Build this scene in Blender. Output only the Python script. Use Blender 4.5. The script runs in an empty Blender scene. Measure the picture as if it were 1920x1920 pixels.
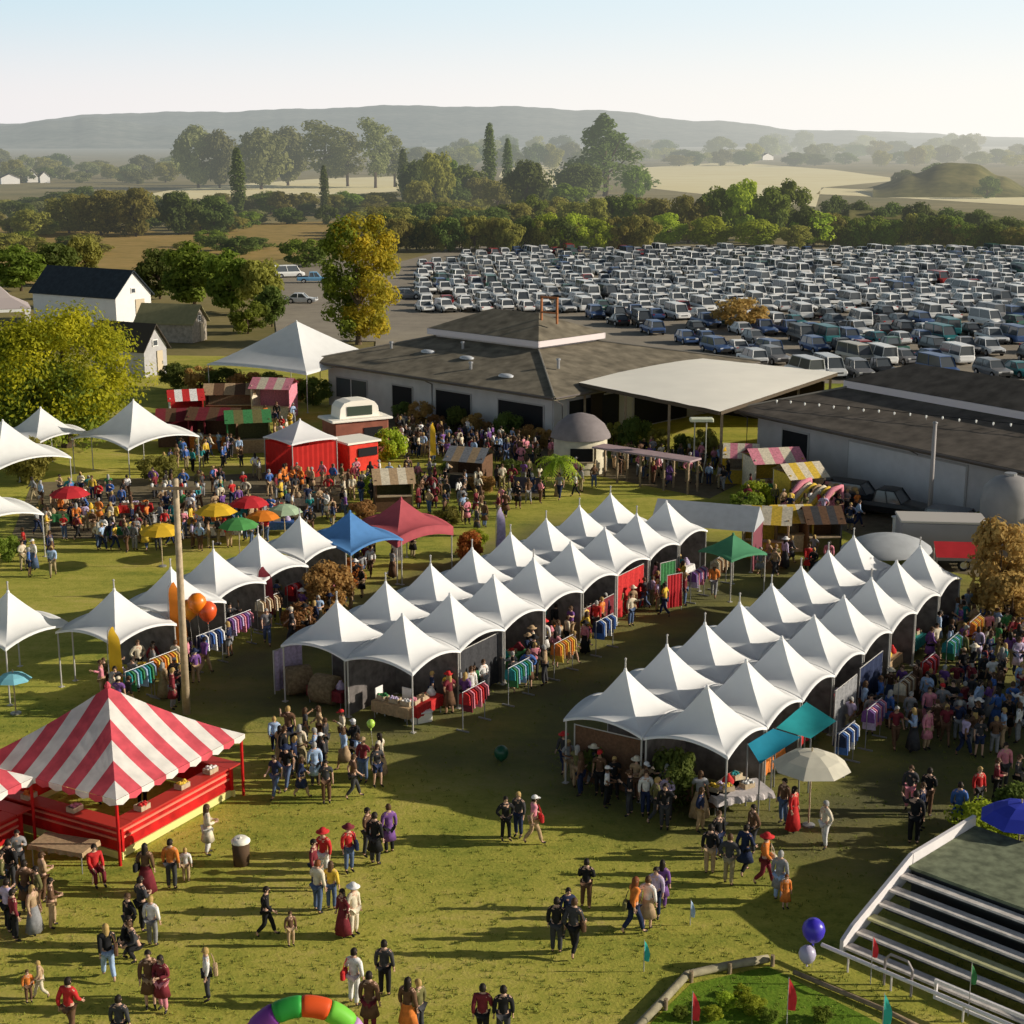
import bpy, math, random
from mathutils import Vector, Matrix
random.seed(11)
R = math.radians
scene = bpy.context.scene
COL = scene.collection
# ------------------------------------------------------------------ camera
FPX = 2885.0
PITCH = math.atan(698.0 / FPX)
HC = 23.0
cp, sp = math.cos(PITCH), math.sin(PITCH)
cam_d = bpy.data.cameras.new('camera')
cam = bpy.data.objects.new('camera', cam_d)
COL.objects.link(cam)
cam.location = (0, 0, HC)
cam.rotation_euler = (R(90) - PITCH, 0, 0)
cam_d.sensor_width = 36.0
cam_d.lens = 36.0 * FPX / 1920.0
cam_d.clip_start = 0.5
cam_d.clip_end = 40000
scene.camera = cam

def at(px, py, z=0.0):
    """ground point (height z) seen at a point of the photograph"""
    a = (px - 960) / FPX
    b = (960 - py) / FPX
    dz = -sp + b * cp
    dy = cp + b * sp
    t = (z - HC) / dz
    return Vector((a * t, dy * t, z))

def size(py):
    """pixels per metre at a ground point on image line py"""
    p = at(960, py)
    return FPX / (p.y * cp + HC * sp)

# ------------------------------------------------------------------ light
scene.view_settings.view_transform = 'Standard'
scene.view_settings.look = 'None'
scene.view_settings.exposure = 0
scene.render.engine = 'CYCLES'
scene.cycles.max_bounces = 5
scene.cycles.diffuse_bounces = 3
scene.cycles.glossy_bounces = 2
scene.cycles.transmission_bounces = 3
scene.cycles.transparent_max_bounces = 4
SUN_EL = 20.0
SUN_AZ = 90.0     # from the right of the view (clockwise from +Y)
w = bpy.data.worlds.new('World')
scene.world = w
w.use_nodes = True
nt = w.node_tree
for n in list(nt.nodes):
    nt.nodes.remove(n)
out = nt.nodes.new('ShaderNodeOutputWorld')
bg = nt.nodes.new('ShaderNodeBackground')
sky = nt.nodes.new('ShaderNodeTexSky')
sky.sky_type = 'NISHITA'
sky.sun_disc = False
sky.sun_elevation = R(SUN_EL)
sky.sun_rotation = R(SUN_AZ)
sky.altitude = 20
sky.air_density = 1.0
sky.dust_density = 2.2
sky.ozone_density = 1.2
# low haze stretched up to light the tents: a pale band that clears to blue and then to the open sky
tc = nt.nodes.new('ShaderNodeTexCoord')
sx = nt.nodes.new('ShaderNodeSeparateXYZ')
nt.links.new(tc.outputs['Generated'], sx.inputs[0])
def mrange(src, a, b, smooth=True):
    n = nt.nodes.new('ShaderNodeMapRange')
    if smooth: n.interpolation_type = 'SMOOTHSTEP'
    n.inputs['From Min'].default_value = a; n.inputs['From Max'].default_value = b
    nt.links.new(src, n.inputs['Value']); return n.outputs[0]
def mixc(fac, a, b):
    n = nt.nodes.new('ShaderNodeMix'); n.data_type = 'RGBA'
    nt.links.new(fac, n.inputs[0])
    for k, v in ((6, a), (7, b)):
        if isinstance(v, tuple): n.inputs[k].default_value = (*v, 1)
        else: nt.links.new(v, n.inputs[k])
    return n.outputs[2]
fx = mrange(sx.outputs['X'], -0.34, 0.36, False)
hor = mixc(fx, (8.9, 8.6, 8.6), (10.3, 10.0, 9.3))
top = mixc(fx, (6.2, 8.0, 8.9), (8.5, 9.4, 9.7))
band = mixc(mrange(sx.outputs['Z'], 0.018, 0.095), hor, top)
dim = nt.nodes.new('ShaderNodeMix'); dim.data_type = 'RGBA'; dim.blend_type = 'MULTIPLY'; dim.inputs[0].default_value = 1.0
dim.inputs[7].default_value = (0.36, 0.36, 0.36, 1)
nt.links.new(sky.outputs[0], dim.inputs[6])
full = mixc(mrange(sx.outputs['Z'], 0.12, 0.50), band, dim.outputs[2])
nt.links.new(full, bg.inputs['Color'])
bg.inputs['Strength'].default_value = 0.10
nt.links.new(bg.outputs[0], out.inputs['Surface'])
sun_d = bpy.data.lights.new('sun', 'SUN')
sun_d.energy = 5.0
sun_d.angle = R(0.6)
sun_d.color = (1.0, 0.91, 0.76)
sun = bpy.data.objects.new('sun', sun_d)
COL.objects.link(sun)
sdir = Vector((math.sin(R(SUN_AZ)) * math.cos(R(SUN_EL)), math.cos(R(SUN_AZ)) * math.cos(R(SUN_EL)), math.sin(R(SUN_EL))))
sun.rotation_euler = sdir.to_track_quat('Z', 'Y').to_euler()
sun.location = (60, 0, 60)

# ------------------------------------------------------------------ materials
MATS = {}
def mat(name, col, rough=0.8, noise=0.0, scale=3.0, metal=0.0, spec=0.2, transl=0.0, vary=0.0, haze=0.0,
        col2=None, bump=0.0, detail=4.0, emit=0.0):
    if name in MATS:
        return MATS[name]
    m = bpy.data.materials.new(name)
    m.use_nodes = True
    t = m.node_tree; N = t.nodes; L = t.links
    b = N['Principled BSDF']; o = N['Material Output']
    b.inputs['Roughness'].default_value = rough
    b.inputs['Metallic'].default_value = metal
    b.inputs['Specular IOR Level'].default_value = spec
    c = (col[0], col[1], col[2], 1)
    src = None
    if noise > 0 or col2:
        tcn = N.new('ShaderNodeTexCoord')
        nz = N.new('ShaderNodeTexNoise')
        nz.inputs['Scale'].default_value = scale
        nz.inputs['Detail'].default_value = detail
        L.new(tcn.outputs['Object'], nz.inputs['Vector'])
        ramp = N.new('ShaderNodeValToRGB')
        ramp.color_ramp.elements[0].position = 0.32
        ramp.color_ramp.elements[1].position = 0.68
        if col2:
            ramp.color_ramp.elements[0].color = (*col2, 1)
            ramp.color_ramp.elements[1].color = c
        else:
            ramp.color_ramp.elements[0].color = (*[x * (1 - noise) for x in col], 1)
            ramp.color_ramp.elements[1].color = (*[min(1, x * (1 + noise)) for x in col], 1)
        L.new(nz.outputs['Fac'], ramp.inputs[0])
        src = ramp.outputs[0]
        if bump > 0:
            bp = N.new('ShaderNodeBump')
            bp.inputs['Strength'].default_value = bump
            L.new(nz.outputs['Fac'], bp.inputs['Height'])
            L.new(bp.outputs[0], b.inputs['Normal'])
    if vary > 0:
        oi = N.new('ShaderNodeObjectInfo')
        hs = N.new('ShaderNodeHueSaturation')
        m1 = N.new('ShaderNodeMapRange'); m1.inputs['To Min'].default_value = 1 - vary; m1.inputs['To Max'].default_value = 1 + vary
        m2 = N.new('ShaderNodeMapRange'); m2.inputs['To Min'].default_value = 0.5 - vary * 0.07; m2.inputs['To Max'].default_value = 0.5 + vary * 0.07
        L.new(oi.outputs['Random'], m1.inputs['Value'])
        L.new(oi.outputs['Random'], m2.inputs['Value'])
        L.new(m1.outputs[0], hs.inputs['Value'])
        L.new(m2.outputs[0], hs.inputs['Hue'])
        if src: L.new(src, hs.inputs['Color'])
        else: hs.inputs['Color'].default_value = c
        src = hs.outputs[0]
    if src: L.new(src, b.inputs['Base Color'])
    else: b.inputs['Base Color'].default_value = c
    if emit > 0:
        b.inputs['Emission Color'].default_value = c
        b.inputs['Emission Strength'].default_value = emit
    sh = b.outputs[0]
    if transl > 0:
        tr = N.new('ShaderNodeBsdfTranslucent')
        if src: L.new(src, tr.inputs['Color'])
        else: tr.inputs['Color'].default_value = c
        ms = N.new('ShaderNodeMixShader'); ms.inputs[0].default_value = transl
        L.new(sh, ms.inputs[1]); L.new(tr.outputs[0], ms.inputs[2])
        sh = ms.outputs[0]
    if haze > 0:
        sh = add_haze(t, sh, haze)
    L.new(sh, o.inputs['Surface'])
    MATS[name] = m
    return m

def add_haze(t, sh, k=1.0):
    """air light painted into surfaces far down the plain as emission: depends on where the surface stands"""
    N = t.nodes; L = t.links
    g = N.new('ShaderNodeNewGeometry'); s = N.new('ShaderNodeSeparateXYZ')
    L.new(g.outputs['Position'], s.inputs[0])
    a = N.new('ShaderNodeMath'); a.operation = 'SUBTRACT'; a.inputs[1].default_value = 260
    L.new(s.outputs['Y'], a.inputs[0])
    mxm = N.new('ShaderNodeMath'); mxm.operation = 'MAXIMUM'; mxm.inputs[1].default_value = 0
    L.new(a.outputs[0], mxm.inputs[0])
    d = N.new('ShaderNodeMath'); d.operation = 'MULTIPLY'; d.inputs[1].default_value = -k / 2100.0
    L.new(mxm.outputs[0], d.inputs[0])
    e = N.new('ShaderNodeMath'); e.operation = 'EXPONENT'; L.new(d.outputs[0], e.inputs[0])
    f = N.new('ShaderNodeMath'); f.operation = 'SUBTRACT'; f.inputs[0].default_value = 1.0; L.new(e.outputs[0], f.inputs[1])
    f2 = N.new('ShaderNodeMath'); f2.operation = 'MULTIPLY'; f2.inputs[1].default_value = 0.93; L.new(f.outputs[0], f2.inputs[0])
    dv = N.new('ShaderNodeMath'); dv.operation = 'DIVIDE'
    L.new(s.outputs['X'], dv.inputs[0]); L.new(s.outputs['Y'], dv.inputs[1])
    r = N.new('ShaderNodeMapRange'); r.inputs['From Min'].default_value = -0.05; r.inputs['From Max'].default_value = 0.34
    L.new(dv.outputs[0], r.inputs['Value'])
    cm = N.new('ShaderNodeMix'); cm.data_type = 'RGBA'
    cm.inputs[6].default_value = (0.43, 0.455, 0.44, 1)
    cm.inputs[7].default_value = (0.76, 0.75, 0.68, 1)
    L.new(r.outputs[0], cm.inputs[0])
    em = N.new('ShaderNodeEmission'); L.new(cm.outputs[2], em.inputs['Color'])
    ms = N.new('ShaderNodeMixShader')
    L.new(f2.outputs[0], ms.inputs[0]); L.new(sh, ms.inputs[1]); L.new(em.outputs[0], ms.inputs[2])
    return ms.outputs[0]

# palette
white_cloth = mat('white_tent_fabric', (0.92, 0.92, 0.92), 0.7, noise=0.03, scale=1.3, transl=0.22, spec=0.1, bump=0.12)
tint_cloth = lambda n, c: mat(n, c, 0.75, noise=0.08, scale=2.0, transl=0.2, spec=0.1)
pole_white = mat('white_painted_pole', (0.46, 0.44, 0.41), 0.5)
pole_grey = mat('grey_metal_pole', (0.33, 0.33, 0.34), 0.45, metal=0.4)
wood = mat('weathered_wood', (0.30, 0.22, 0.14), 0.85, noise=0.25, scale=6)
palewood = mat('pale_timber', (0.46, 0.36, 0.24), 0.8, noise=0.2, scale=5)
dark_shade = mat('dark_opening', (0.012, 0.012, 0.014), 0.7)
glass = mat('dark_window_glass', (0.075, 0.085, 0.095), 0.1, spec=0.7)
tyre = mat('black_rubber', (0.02, 0.02, 0.02), 0.8)
chrome = mat('pale_metal', (0.6, 0.6, 0.62), 0.3, metal=0.8)
roof_dark = mat('dark_roof_shingle', (0.19, 0.163, 0.118), 0.95, noise=0.34, scale=0.9, bump=0.15)
roof_darker = mat('brown_roof_shingle', (0.125, 0.104, 0.084), 0.95, noise=0.34, scale=0.9, bump=0.15)
wall_pale = mat('pale_painted_wall', (0.52, 0.50, 0.49), 0.85, noise=0.08, scale=0.9)
wall_grey = mat('grey_painted_wall', (0.46, 0.43, 0.43), 0.85, noise=0.08, scale=0.9)
white_paint = mat('white_paint', (0.78, 0.76, 0.74), 0.6, noise=0.04, scale=1.2)
cream_sheet = mat('cream_roof_sheet', (0.95, 0.90, 0.79), 0.7, noise=0.03, scale=0.5)

# ------------------------------------------------------------------ mesh builder
class MB:
    def __init__(s):
        s.v = []; s.f = []; s.m = []
    def poly(s, pts, mi=0):
        n = len(s.v); s.v += [tuple(p) for p in pts]; s.f.append(tuple(range(n, n + len(pts)))); s.m.append(mi)
        return s
    def box(s, c, d, mi=0, rz=0.0, top=1.0):
        x, y, z = d[0] / 2, d[1] / 2, d[2] / 2
        n = len(s.v)
        ca, sa = math.cos(rz), math.sin(rz)
        for k, zz in ((1.0, -z), (top, z)):
            for ax, ay in ((-1, -1), (1, -1), (1, 1), (-1, 1)):
                px, py = ax * x * k, ay * y * k
                s.v.append((c[0] + px * ca - py * sa, c[1] + px * sa + py * ca, c[2] + zz))
        for q in ((3, 2, 1, 0), (4, 5, 6, 7), (0, 1, 5, 4), (1, 2, 6, 5), (2, 3, 7, 6), (3, 0, 4, 7)):
            s.f.append(tuple(n + i for i in q)); s.m.append(mi)
        return s
    def bevel_box(s, c, d, b=0.05, mi=0, rz=0.0):
        """box with chamfered upright and top edges"""
        x, y, z = d[0] / 2, d[1] / 2, d[2] / 2
        ca, sa = math.cos(rz), math.sin(rz)
        def ring(ix, zz):
            o = [(x - ix, -y + ix + b), (x - ix, y - ix - b), (x - ix - b, y - ix), (-x + ix + b, y - ix),
                 (-x + ix, y - ix - b), (-x + ix, -y + ix + b), (-x + ix + b, -y + ix), (x - ix - b, -y + ix)]
            return [(c[0] + a * ca - e * sa, c[1] + a * sa + e * ca, c[2] + zz) for a, e in o]
        rings = [ring(0, -z), ring(0, z - b), ring(b, z)]
        n = len(s.v)
        for r in rings: s.v += r
        for k in range(2):
            for i in range(8):
                j = (i + 1) % 8
                s.f.append((n + k * 8 + i, n + k * 8 + j, n + k * 8 + 8 + j, n + k * 8 + 8 + i)); s.m.append(mi)
        s.f.append(tuple(n + 16 + i for i in range(8))); s.m.append(mi)
        s.f.append(tuple(n + i for i in reversed(range(8)))); s.m.append(mi)
        return s
    def tube(s, pts, rad, seg=8, mi=0, cap=True):
        pts = [Vector(p) for p in pts]
        if not hasattr(rad, '__len__'): rad = [rad] * len(pts)
        n0 = len(s.v)
        for i, p in enumerate(pts):
            d = (pts[min(i + 1, len(pts) - 1)] - pts[max(i - 1, 0)])
            if d.length < 1e-9: d = Vector((0, 0, 1))
            d.normalize()
            a = d.cross(Vector((0, 0, 1)))
            if a.length < 1e-3: a = Vector((1, 0, 0))
            a.normalize(); b = d.cross(a)
            for k in range(seg):
                t = 2 * math.pi * k / seg
                q = p + (a * math.cos(t) + b * math.sin(t)) * rad[i]
                s.v.append(tuple(q))
        for i in range(len(pts) - 1):
            for k in range(seg):
                j = (k + 1) % seg
                s.f.append((n0 + i * seg + k, n0 + (i + 1) * seg + k, n0 + (i + 1) * seg + j, n0 + i * seg + j)); s.m.append(mi)
        if cap:
            s.f.append(tuple(n0 + k for k in range(seg))); s.m.append(mi)
            e = n0 + (len(pts) - 1) * seg
            s.f.append(tuple(e + k for k in reversed(range(seg)))); s.m.append(mi)
        return s
    def lathe(s, prof, seg=16, c=(0, 0, 0), mi=0, sx=1.0, sy=1.0, a0=0.0, a1=2 * math.pi):
        n0 = len(s.v); full = abs(a1 - a0 - 2 * math.pi) < 1e-6
        cols = seg if full else seg + 1
        for r, z in prof:
            for k in range(cols):
                t = a0 + (a1 - a0) * k / seg
                s.v.append((c[0] + r * math.cos(t) * sx, c[1] + r * math.sin(t) * sy, c[2] + z))
        for i in range(len(prof) - 1):
            for k in range(seg):
                j = (k + 1) % cols
                s.f.append((n0 + i * cols + k, n0 + i * cols + j, n0 + (i + 1) * cols + j, n0 + (i + 1) * cols + k)); s.m.append(mi)
        return s
    def mesh(s, name, mats, smooth=False):
        me = bpy.data.meshes.new(name)
        me.from_pydata(s.v, [], s.f)
        if not isinstance(mats, (list, tuple)): mats = [mats]
        for m in mats: me.materials.append(m)
        if len(mats) > 1: me.polygons.foreach_set('material_index', s.m)
        if smooth: me.polygons.foreach_set('use_smooth', [True] * len(s.f))
        me.update()
        return me
    def build(s, name, mats, parent=None, smooth=False, loc=None):
        o = bpy.data.objects.new(name, s.mesh(name, mats, smooth))
        COL.objects.link(o)
        if parent: o.parent = parent
        if loc is not None: o.location = loc
        return o

def tag(o, label=None, cat=None, group=None, kind=None):
    if label: o['label'] = label
    if cat: o['category'] = cat
    if group: o['group'] = group
    if kind: o['kind'] = kind
    return o

def thing(name, label, cat, loc=(0, 0, 0), rz=0.0, group=None):
    o = bpy.data.objects.new(name, None)
    o.empty_display_size = 0.2
    COL.objects.link(o)
    o.location = loc; o.rotation_euler = (0, 0, rz)
    return tag(o, label, cat, group)

def obj(name, me, parent=None, loc=None, m=None):
    o = bpy.data.objects.new(name, me); COL.objects.link(o)
    if parent: o.parent = parent
    if loc is not None: o.location = loc
    if m is not None:
        o.material_slots[0].link = 'OBJECT'; o.material_slots[0].material = m
    return o

def struct(name, mb, m, smooth=False):
    return tag(mb.build(name, m, smooth=smooth), kind='structure')

ORD = ['first', 'second', 'third', 'fourth', 'fifth', 'sixth', 'seventh', 'eighth', 'ninth', 'tenth', 'eleventh', 'twelfth']
# ================================================================== SETTING
def noise_ground(name, stops, scales, haze=0.0, bump=0.3, rough=0.95, streak=None):
    """ground material: several scales of noise through a colour ramp, world coordinates"""
    m = bpy.data.materials.new(name); m.use_nodes = True
    t = m.node_tree; N = t.nodes; L = t.links
    b = N['Principled BSDF']; b.inputs['Roughness'].default_value = rough
    b.inputs['Specular IOR Level'].default_value = 0.1
    g = N.new('ShaderNodeNewGeometry')
    acc = None
    for i, (sc, wt) in enumerate(scales):
        nz = N.new('ShaderNodeTexNoise'); nz.inputs['Scale'].default_value = sc; nz.inputs['Detail'].default_value = 5
        nz.inputs['Roughness'].default_value = 0.6
        mp = N.new('ShaderNodeMapping'); mp.inputs['Location'].default_value = (i * 13.7, i * 7.1, 0)
        if streak and i in streak: mp.inputs['Scale'].default_value = streak[i]
        L.new(g.outputs['Position'], mp.inputs[0]); L.new(mp.outputs[0], nz.inputs['Vector'])
        ml = N.new('ShaderNodeMath'); ml.operation = 'MULTIPLY'; ml.inputs[1].default_value = wt
        L.new(nz.outputs['Fac'], ml.inputs[0])
        if acc is None: acc = ml.outputs[0]
        else:
            ad = N.new('ShaderNodeMath'); ad.operation = 'ADD'
            L.new(acc, ad.inputs[0]); L.new(ml.outputs[0], ad.inputs[1]); acc = ad.outputs[0]
        last = nz
    rp = N.new('ShaderNodeValToRGB')
    cr = rp.color_ramp
    while len(cr.elements) < len(stops): cr.elements.new(0.5)
    for e, (p, c) in zip(cr.elements, stops):
        e.position = p; e.color = (*c, 1)
    L.new(acc, rp.inputs[0]); L.new(rp.outputs[0], b.inputs['Base Color'])
    bp = N.new('ShaderNodeBump'); bp.inputs['Strength'].default_value = bump; bp.inputs['Distance'].default_value = 0.05
    L.new(last.outputs['Fac'], bp.inputs['Height']); L.new(bp.outputs[0], b.inputs['Normal'])
    sh = b.outputs[0]
    if haze: sh = add_haze(t, sh, haze)
    L.new(sh, N['Material Output'].inputs['Surface'])
    return m

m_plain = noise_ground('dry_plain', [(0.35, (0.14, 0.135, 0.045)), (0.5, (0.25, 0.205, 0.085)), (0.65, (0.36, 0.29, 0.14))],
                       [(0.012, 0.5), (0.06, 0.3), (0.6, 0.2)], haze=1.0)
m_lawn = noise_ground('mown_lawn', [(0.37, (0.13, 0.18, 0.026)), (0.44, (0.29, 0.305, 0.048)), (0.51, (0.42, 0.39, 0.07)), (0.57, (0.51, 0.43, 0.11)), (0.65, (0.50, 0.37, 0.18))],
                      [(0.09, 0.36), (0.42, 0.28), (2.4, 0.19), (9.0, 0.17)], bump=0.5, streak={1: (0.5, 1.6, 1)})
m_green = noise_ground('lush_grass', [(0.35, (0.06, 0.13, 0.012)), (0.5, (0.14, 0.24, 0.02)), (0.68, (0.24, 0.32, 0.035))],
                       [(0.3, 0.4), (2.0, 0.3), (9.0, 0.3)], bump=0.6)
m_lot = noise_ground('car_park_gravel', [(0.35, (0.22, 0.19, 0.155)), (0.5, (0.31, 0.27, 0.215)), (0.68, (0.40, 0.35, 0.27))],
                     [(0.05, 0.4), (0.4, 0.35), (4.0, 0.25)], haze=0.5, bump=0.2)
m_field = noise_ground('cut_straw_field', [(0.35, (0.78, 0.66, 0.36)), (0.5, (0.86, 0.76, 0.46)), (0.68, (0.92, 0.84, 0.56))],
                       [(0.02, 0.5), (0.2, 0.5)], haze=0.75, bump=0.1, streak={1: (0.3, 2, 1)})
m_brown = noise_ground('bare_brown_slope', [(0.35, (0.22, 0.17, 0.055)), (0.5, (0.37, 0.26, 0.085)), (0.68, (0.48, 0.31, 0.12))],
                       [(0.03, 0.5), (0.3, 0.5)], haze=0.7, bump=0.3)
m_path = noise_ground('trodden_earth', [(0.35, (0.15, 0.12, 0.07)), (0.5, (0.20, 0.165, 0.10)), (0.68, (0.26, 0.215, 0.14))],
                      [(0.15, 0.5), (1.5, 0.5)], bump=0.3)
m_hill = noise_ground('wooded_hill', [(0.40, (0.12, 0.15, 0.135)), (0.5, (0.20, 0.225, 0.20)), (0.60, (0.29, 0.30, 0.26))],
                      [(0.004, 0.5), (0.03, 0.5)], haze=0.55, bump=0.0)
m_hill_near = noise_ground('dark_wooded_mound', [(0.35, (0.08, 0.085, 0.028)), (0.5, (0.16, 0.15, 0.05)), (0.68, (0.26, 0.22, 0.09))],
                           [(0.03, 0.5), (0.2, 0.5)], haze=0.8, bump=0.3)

# trodden turf and aisle shade painted together as a dull band round the tent rows
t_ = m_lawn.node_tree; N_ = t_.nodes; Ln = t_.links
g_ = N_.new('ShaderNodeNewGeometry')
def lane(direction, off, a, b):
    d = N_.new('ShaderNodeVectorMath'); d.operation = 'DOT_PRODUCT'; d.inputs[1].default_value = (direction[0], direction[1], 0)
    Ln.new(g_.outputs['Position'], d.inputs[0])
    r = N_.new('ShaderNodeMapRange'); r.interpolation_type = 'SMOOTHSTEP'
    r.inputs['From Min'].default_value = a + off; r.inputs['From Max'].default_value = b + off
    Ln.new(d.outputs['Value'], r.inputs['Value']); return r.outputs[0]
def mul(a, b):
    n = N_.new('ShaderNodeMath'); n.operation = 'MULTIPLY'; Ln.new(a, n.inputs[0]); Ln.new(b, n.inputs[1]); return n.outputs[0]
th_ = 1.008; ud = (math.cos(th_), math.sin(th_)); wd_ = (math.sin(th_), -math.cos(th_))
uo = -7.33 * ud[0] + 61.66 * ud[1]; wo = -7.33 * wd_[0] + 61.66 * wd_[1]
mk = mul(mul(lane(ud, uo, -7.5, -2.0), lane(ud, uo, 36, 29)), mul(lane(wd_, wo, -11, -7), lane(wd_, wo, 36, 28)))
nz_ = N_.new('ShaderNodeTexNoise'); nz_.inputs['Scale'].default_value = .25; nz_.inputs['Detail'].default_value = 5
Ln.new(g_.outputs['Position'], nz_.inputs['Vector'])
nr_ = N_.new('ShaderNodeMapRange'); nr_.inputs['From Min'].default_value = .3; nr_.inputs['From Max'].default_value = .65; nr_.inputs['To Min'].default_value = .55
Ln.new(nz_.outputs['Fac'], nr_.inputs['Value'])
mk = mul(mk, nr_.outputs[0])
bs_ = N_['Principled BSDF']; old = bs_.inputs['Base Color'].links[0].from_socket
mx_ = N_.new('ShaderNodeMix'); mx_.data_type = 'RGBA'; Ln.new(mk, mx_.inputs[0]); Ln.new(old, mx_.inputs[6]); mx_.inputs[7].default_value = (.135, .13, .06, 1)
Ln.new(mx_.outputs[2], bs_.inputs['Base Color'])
struct('ground', MB().poly([(-14000, -60, -0.06), (14000, -60, -0.06), (14000, 16000, -0.06), (-14000, 16000, -0.06)]), m_plain)
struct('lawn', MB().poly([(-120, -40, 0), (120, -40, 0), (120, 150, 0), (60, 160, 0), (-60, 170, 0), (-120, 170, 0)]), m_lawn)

def sheet(name, pix, m, z):
    pts = [at(x, y, 0) for x, y in pix]
    c = sum(pts, Vector()) / len(pts)
    n = Vector((0, 0, 0))
    for i in range(len(pts)): n += (pts[i] - c).cross(pts[(i + 1) % len(pts)] - c)
    if n.z < 0: pts.reverse()
    return struct(name, MB().poly([(p.x, p.y, z) for p in pts]), m)

sheet('parking_lot', [(700, 700), (715, 500), (860, 462), (1500, 458), (1960, 468), (2100, 700), (1960, 730), (1600, 720)], m_lot, 0.012)
sheet('gravel_yard', [(520, 640), (505, 505), (600, 485), (760, 500), (760, 640)], m_lot, 0.006)
sheet('straw_field', [(935, 332), (945, 312), (1048, 309), (1060, 350), (1000, 350)], m_field, 0.05)
sheet('straw_field', [(1190, 350), (1205, 314), (1370, 304), (1560, 318), (1700, 337), (1540, 352), (1530, 388)], m_field, 0.05)
sheet('straw_field', [(230, 372), (330, 355), (470, 344), (600, 335), (770, 330), (760, 358), (600, 368), (430, 374)], m_field, 0.05)
sheet('straw_field', [(10, 424), (20, 404), (140, 400), (130, 418)], m_field, 0.05)
sheet('straw_field', [(1530, 364), (1545, 352), (1960, 372), (1960, 388), (1700, 372)], m_field, 0.05)
sheet('straw_field', [(-40, 330), (-40, 322), (140, 326), (160, 334)], m_field, 0.05)
sheet('brown_slope', [(-60, 520), (-60, 425), (180, 418), (330, 440), (430, 420), (640, 415), (700, 440), (640, 470), (500, 490), (300, 500), (120, 540)], m_brown, 0.03)
sheet('brown_slope', [(640, 418), (700, 404), (960, 398), (1010, 410), (960, 432), (640, 450)], m_brown, 0.04)
sheet('yard_path', [(1490, 955), (1560, 905), (1980, 1000), (1980, 1110), (1720, 1060), (1560, 985)], m_path, 0.008)
sheet('yard_path', [(640, 850), (740, 775), (1080, 850), (1400, 900), (1330, 935), (1060, 880), (900, 850)], m_path, 0.008)
sheet('market_path', [(20, 1010), (60, 905), (660, 880), (640, 960), (400, 1010)], m_path, 0.008)
sheet('grass_verge', [(1195, 1945), (1295, 1845), (1440, 1812), (1490, 1838), (1700, 1945)], m_green, 0.008)

# hills along the skyline
def ridge(name, prof, D, depth, m, jag, foot=-5):
    mb = MB(); rnd = random.Random(5)
    xs = []
    for i in range(len(prof) - 1):
        (x0, y0), (x1, y1) = prof[i], prof[i + 1]
        k = 24
        for j in range(k):
            s_ = j / k; sm = s_ * s_ * (3 - 2 * s_)
            xx = x0 + (x1 - x0) * s_; xs.append((xx, y0 + (y1 - y0) * sm + jag * (math.sin(xx * .031) + .6 * math.sin(xx * .083 + 1) + .35 * math.sin(xx * .21 + 2))))
    xs.append(prof[-1])
    rows = []
    for fr, hf in ((0, 0.0), (0.25, 0.3), (0.55, 0.62), (0.8, 0.88), (1.0, 1.0), (1.4, 0.6)):
        row = []
        for px, py in xs:
            y = D + depth * fr
            b = (960 - py) / FPX
            el = (-sp + b * cp) / (cp + b * sp)
            h = HC + el * (D + depth)
            x = (px - 960) / FPX * (D + depth) * 1.02
            row.append((x * y / (D + depth) if fr < 1 else x, y, foot + (h - foot) * hf))
        rows.append(row)
    n = len(xs)
    for r in rows: mb.v += r
    for a in range(len(rows) - 1):
        for i in range(n - 1):
            mb.f.append((a * n + i, a * n + i + 1, (a + 1) * n + i + 1, (a + 1) * n + i)); mb.m.append(0)
    return struct(name, mb, m, smooth=True)
ridge('hills', [(-500, 262), (-150, 244), (60, 231), (250, 212), (440, 209), (560, 205), (740, 198), (960, 200), (1100, 206), (1300, 226), (1520, 246), (1780, 262), (2300, 266)], 5200, 1500, m_hill, 1.0)
ridge('hills', [(-300, 250), (-60, 245), (170, 226), (215, 219), (330, 236), (560, 250), (800, 262)], 4200, 900, m_hill, 1.0)
ridge('hills', [(1250, 262), (1450, 243), (1660, 247), (1800, 256), (2050, 262), (2500, 268)], 6600, 1500, m_hill, 0.8)
ridge('wooded_mound', [(1610, 352), (1680, 325), (1740, 305), (1790, 308), (1840, 330), (1890, 352)], 640, 60, m_hill_near, 0.7, foot=-0.3)
ridge('wooded_mound', [(1535, 452), (1570, 395), (1680, 392), (1800, 400), (1880, 412), (1960, 440), (2080, 470)], 345, 40, m_hill_near, 0.9, foot=-0.3)

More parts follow.
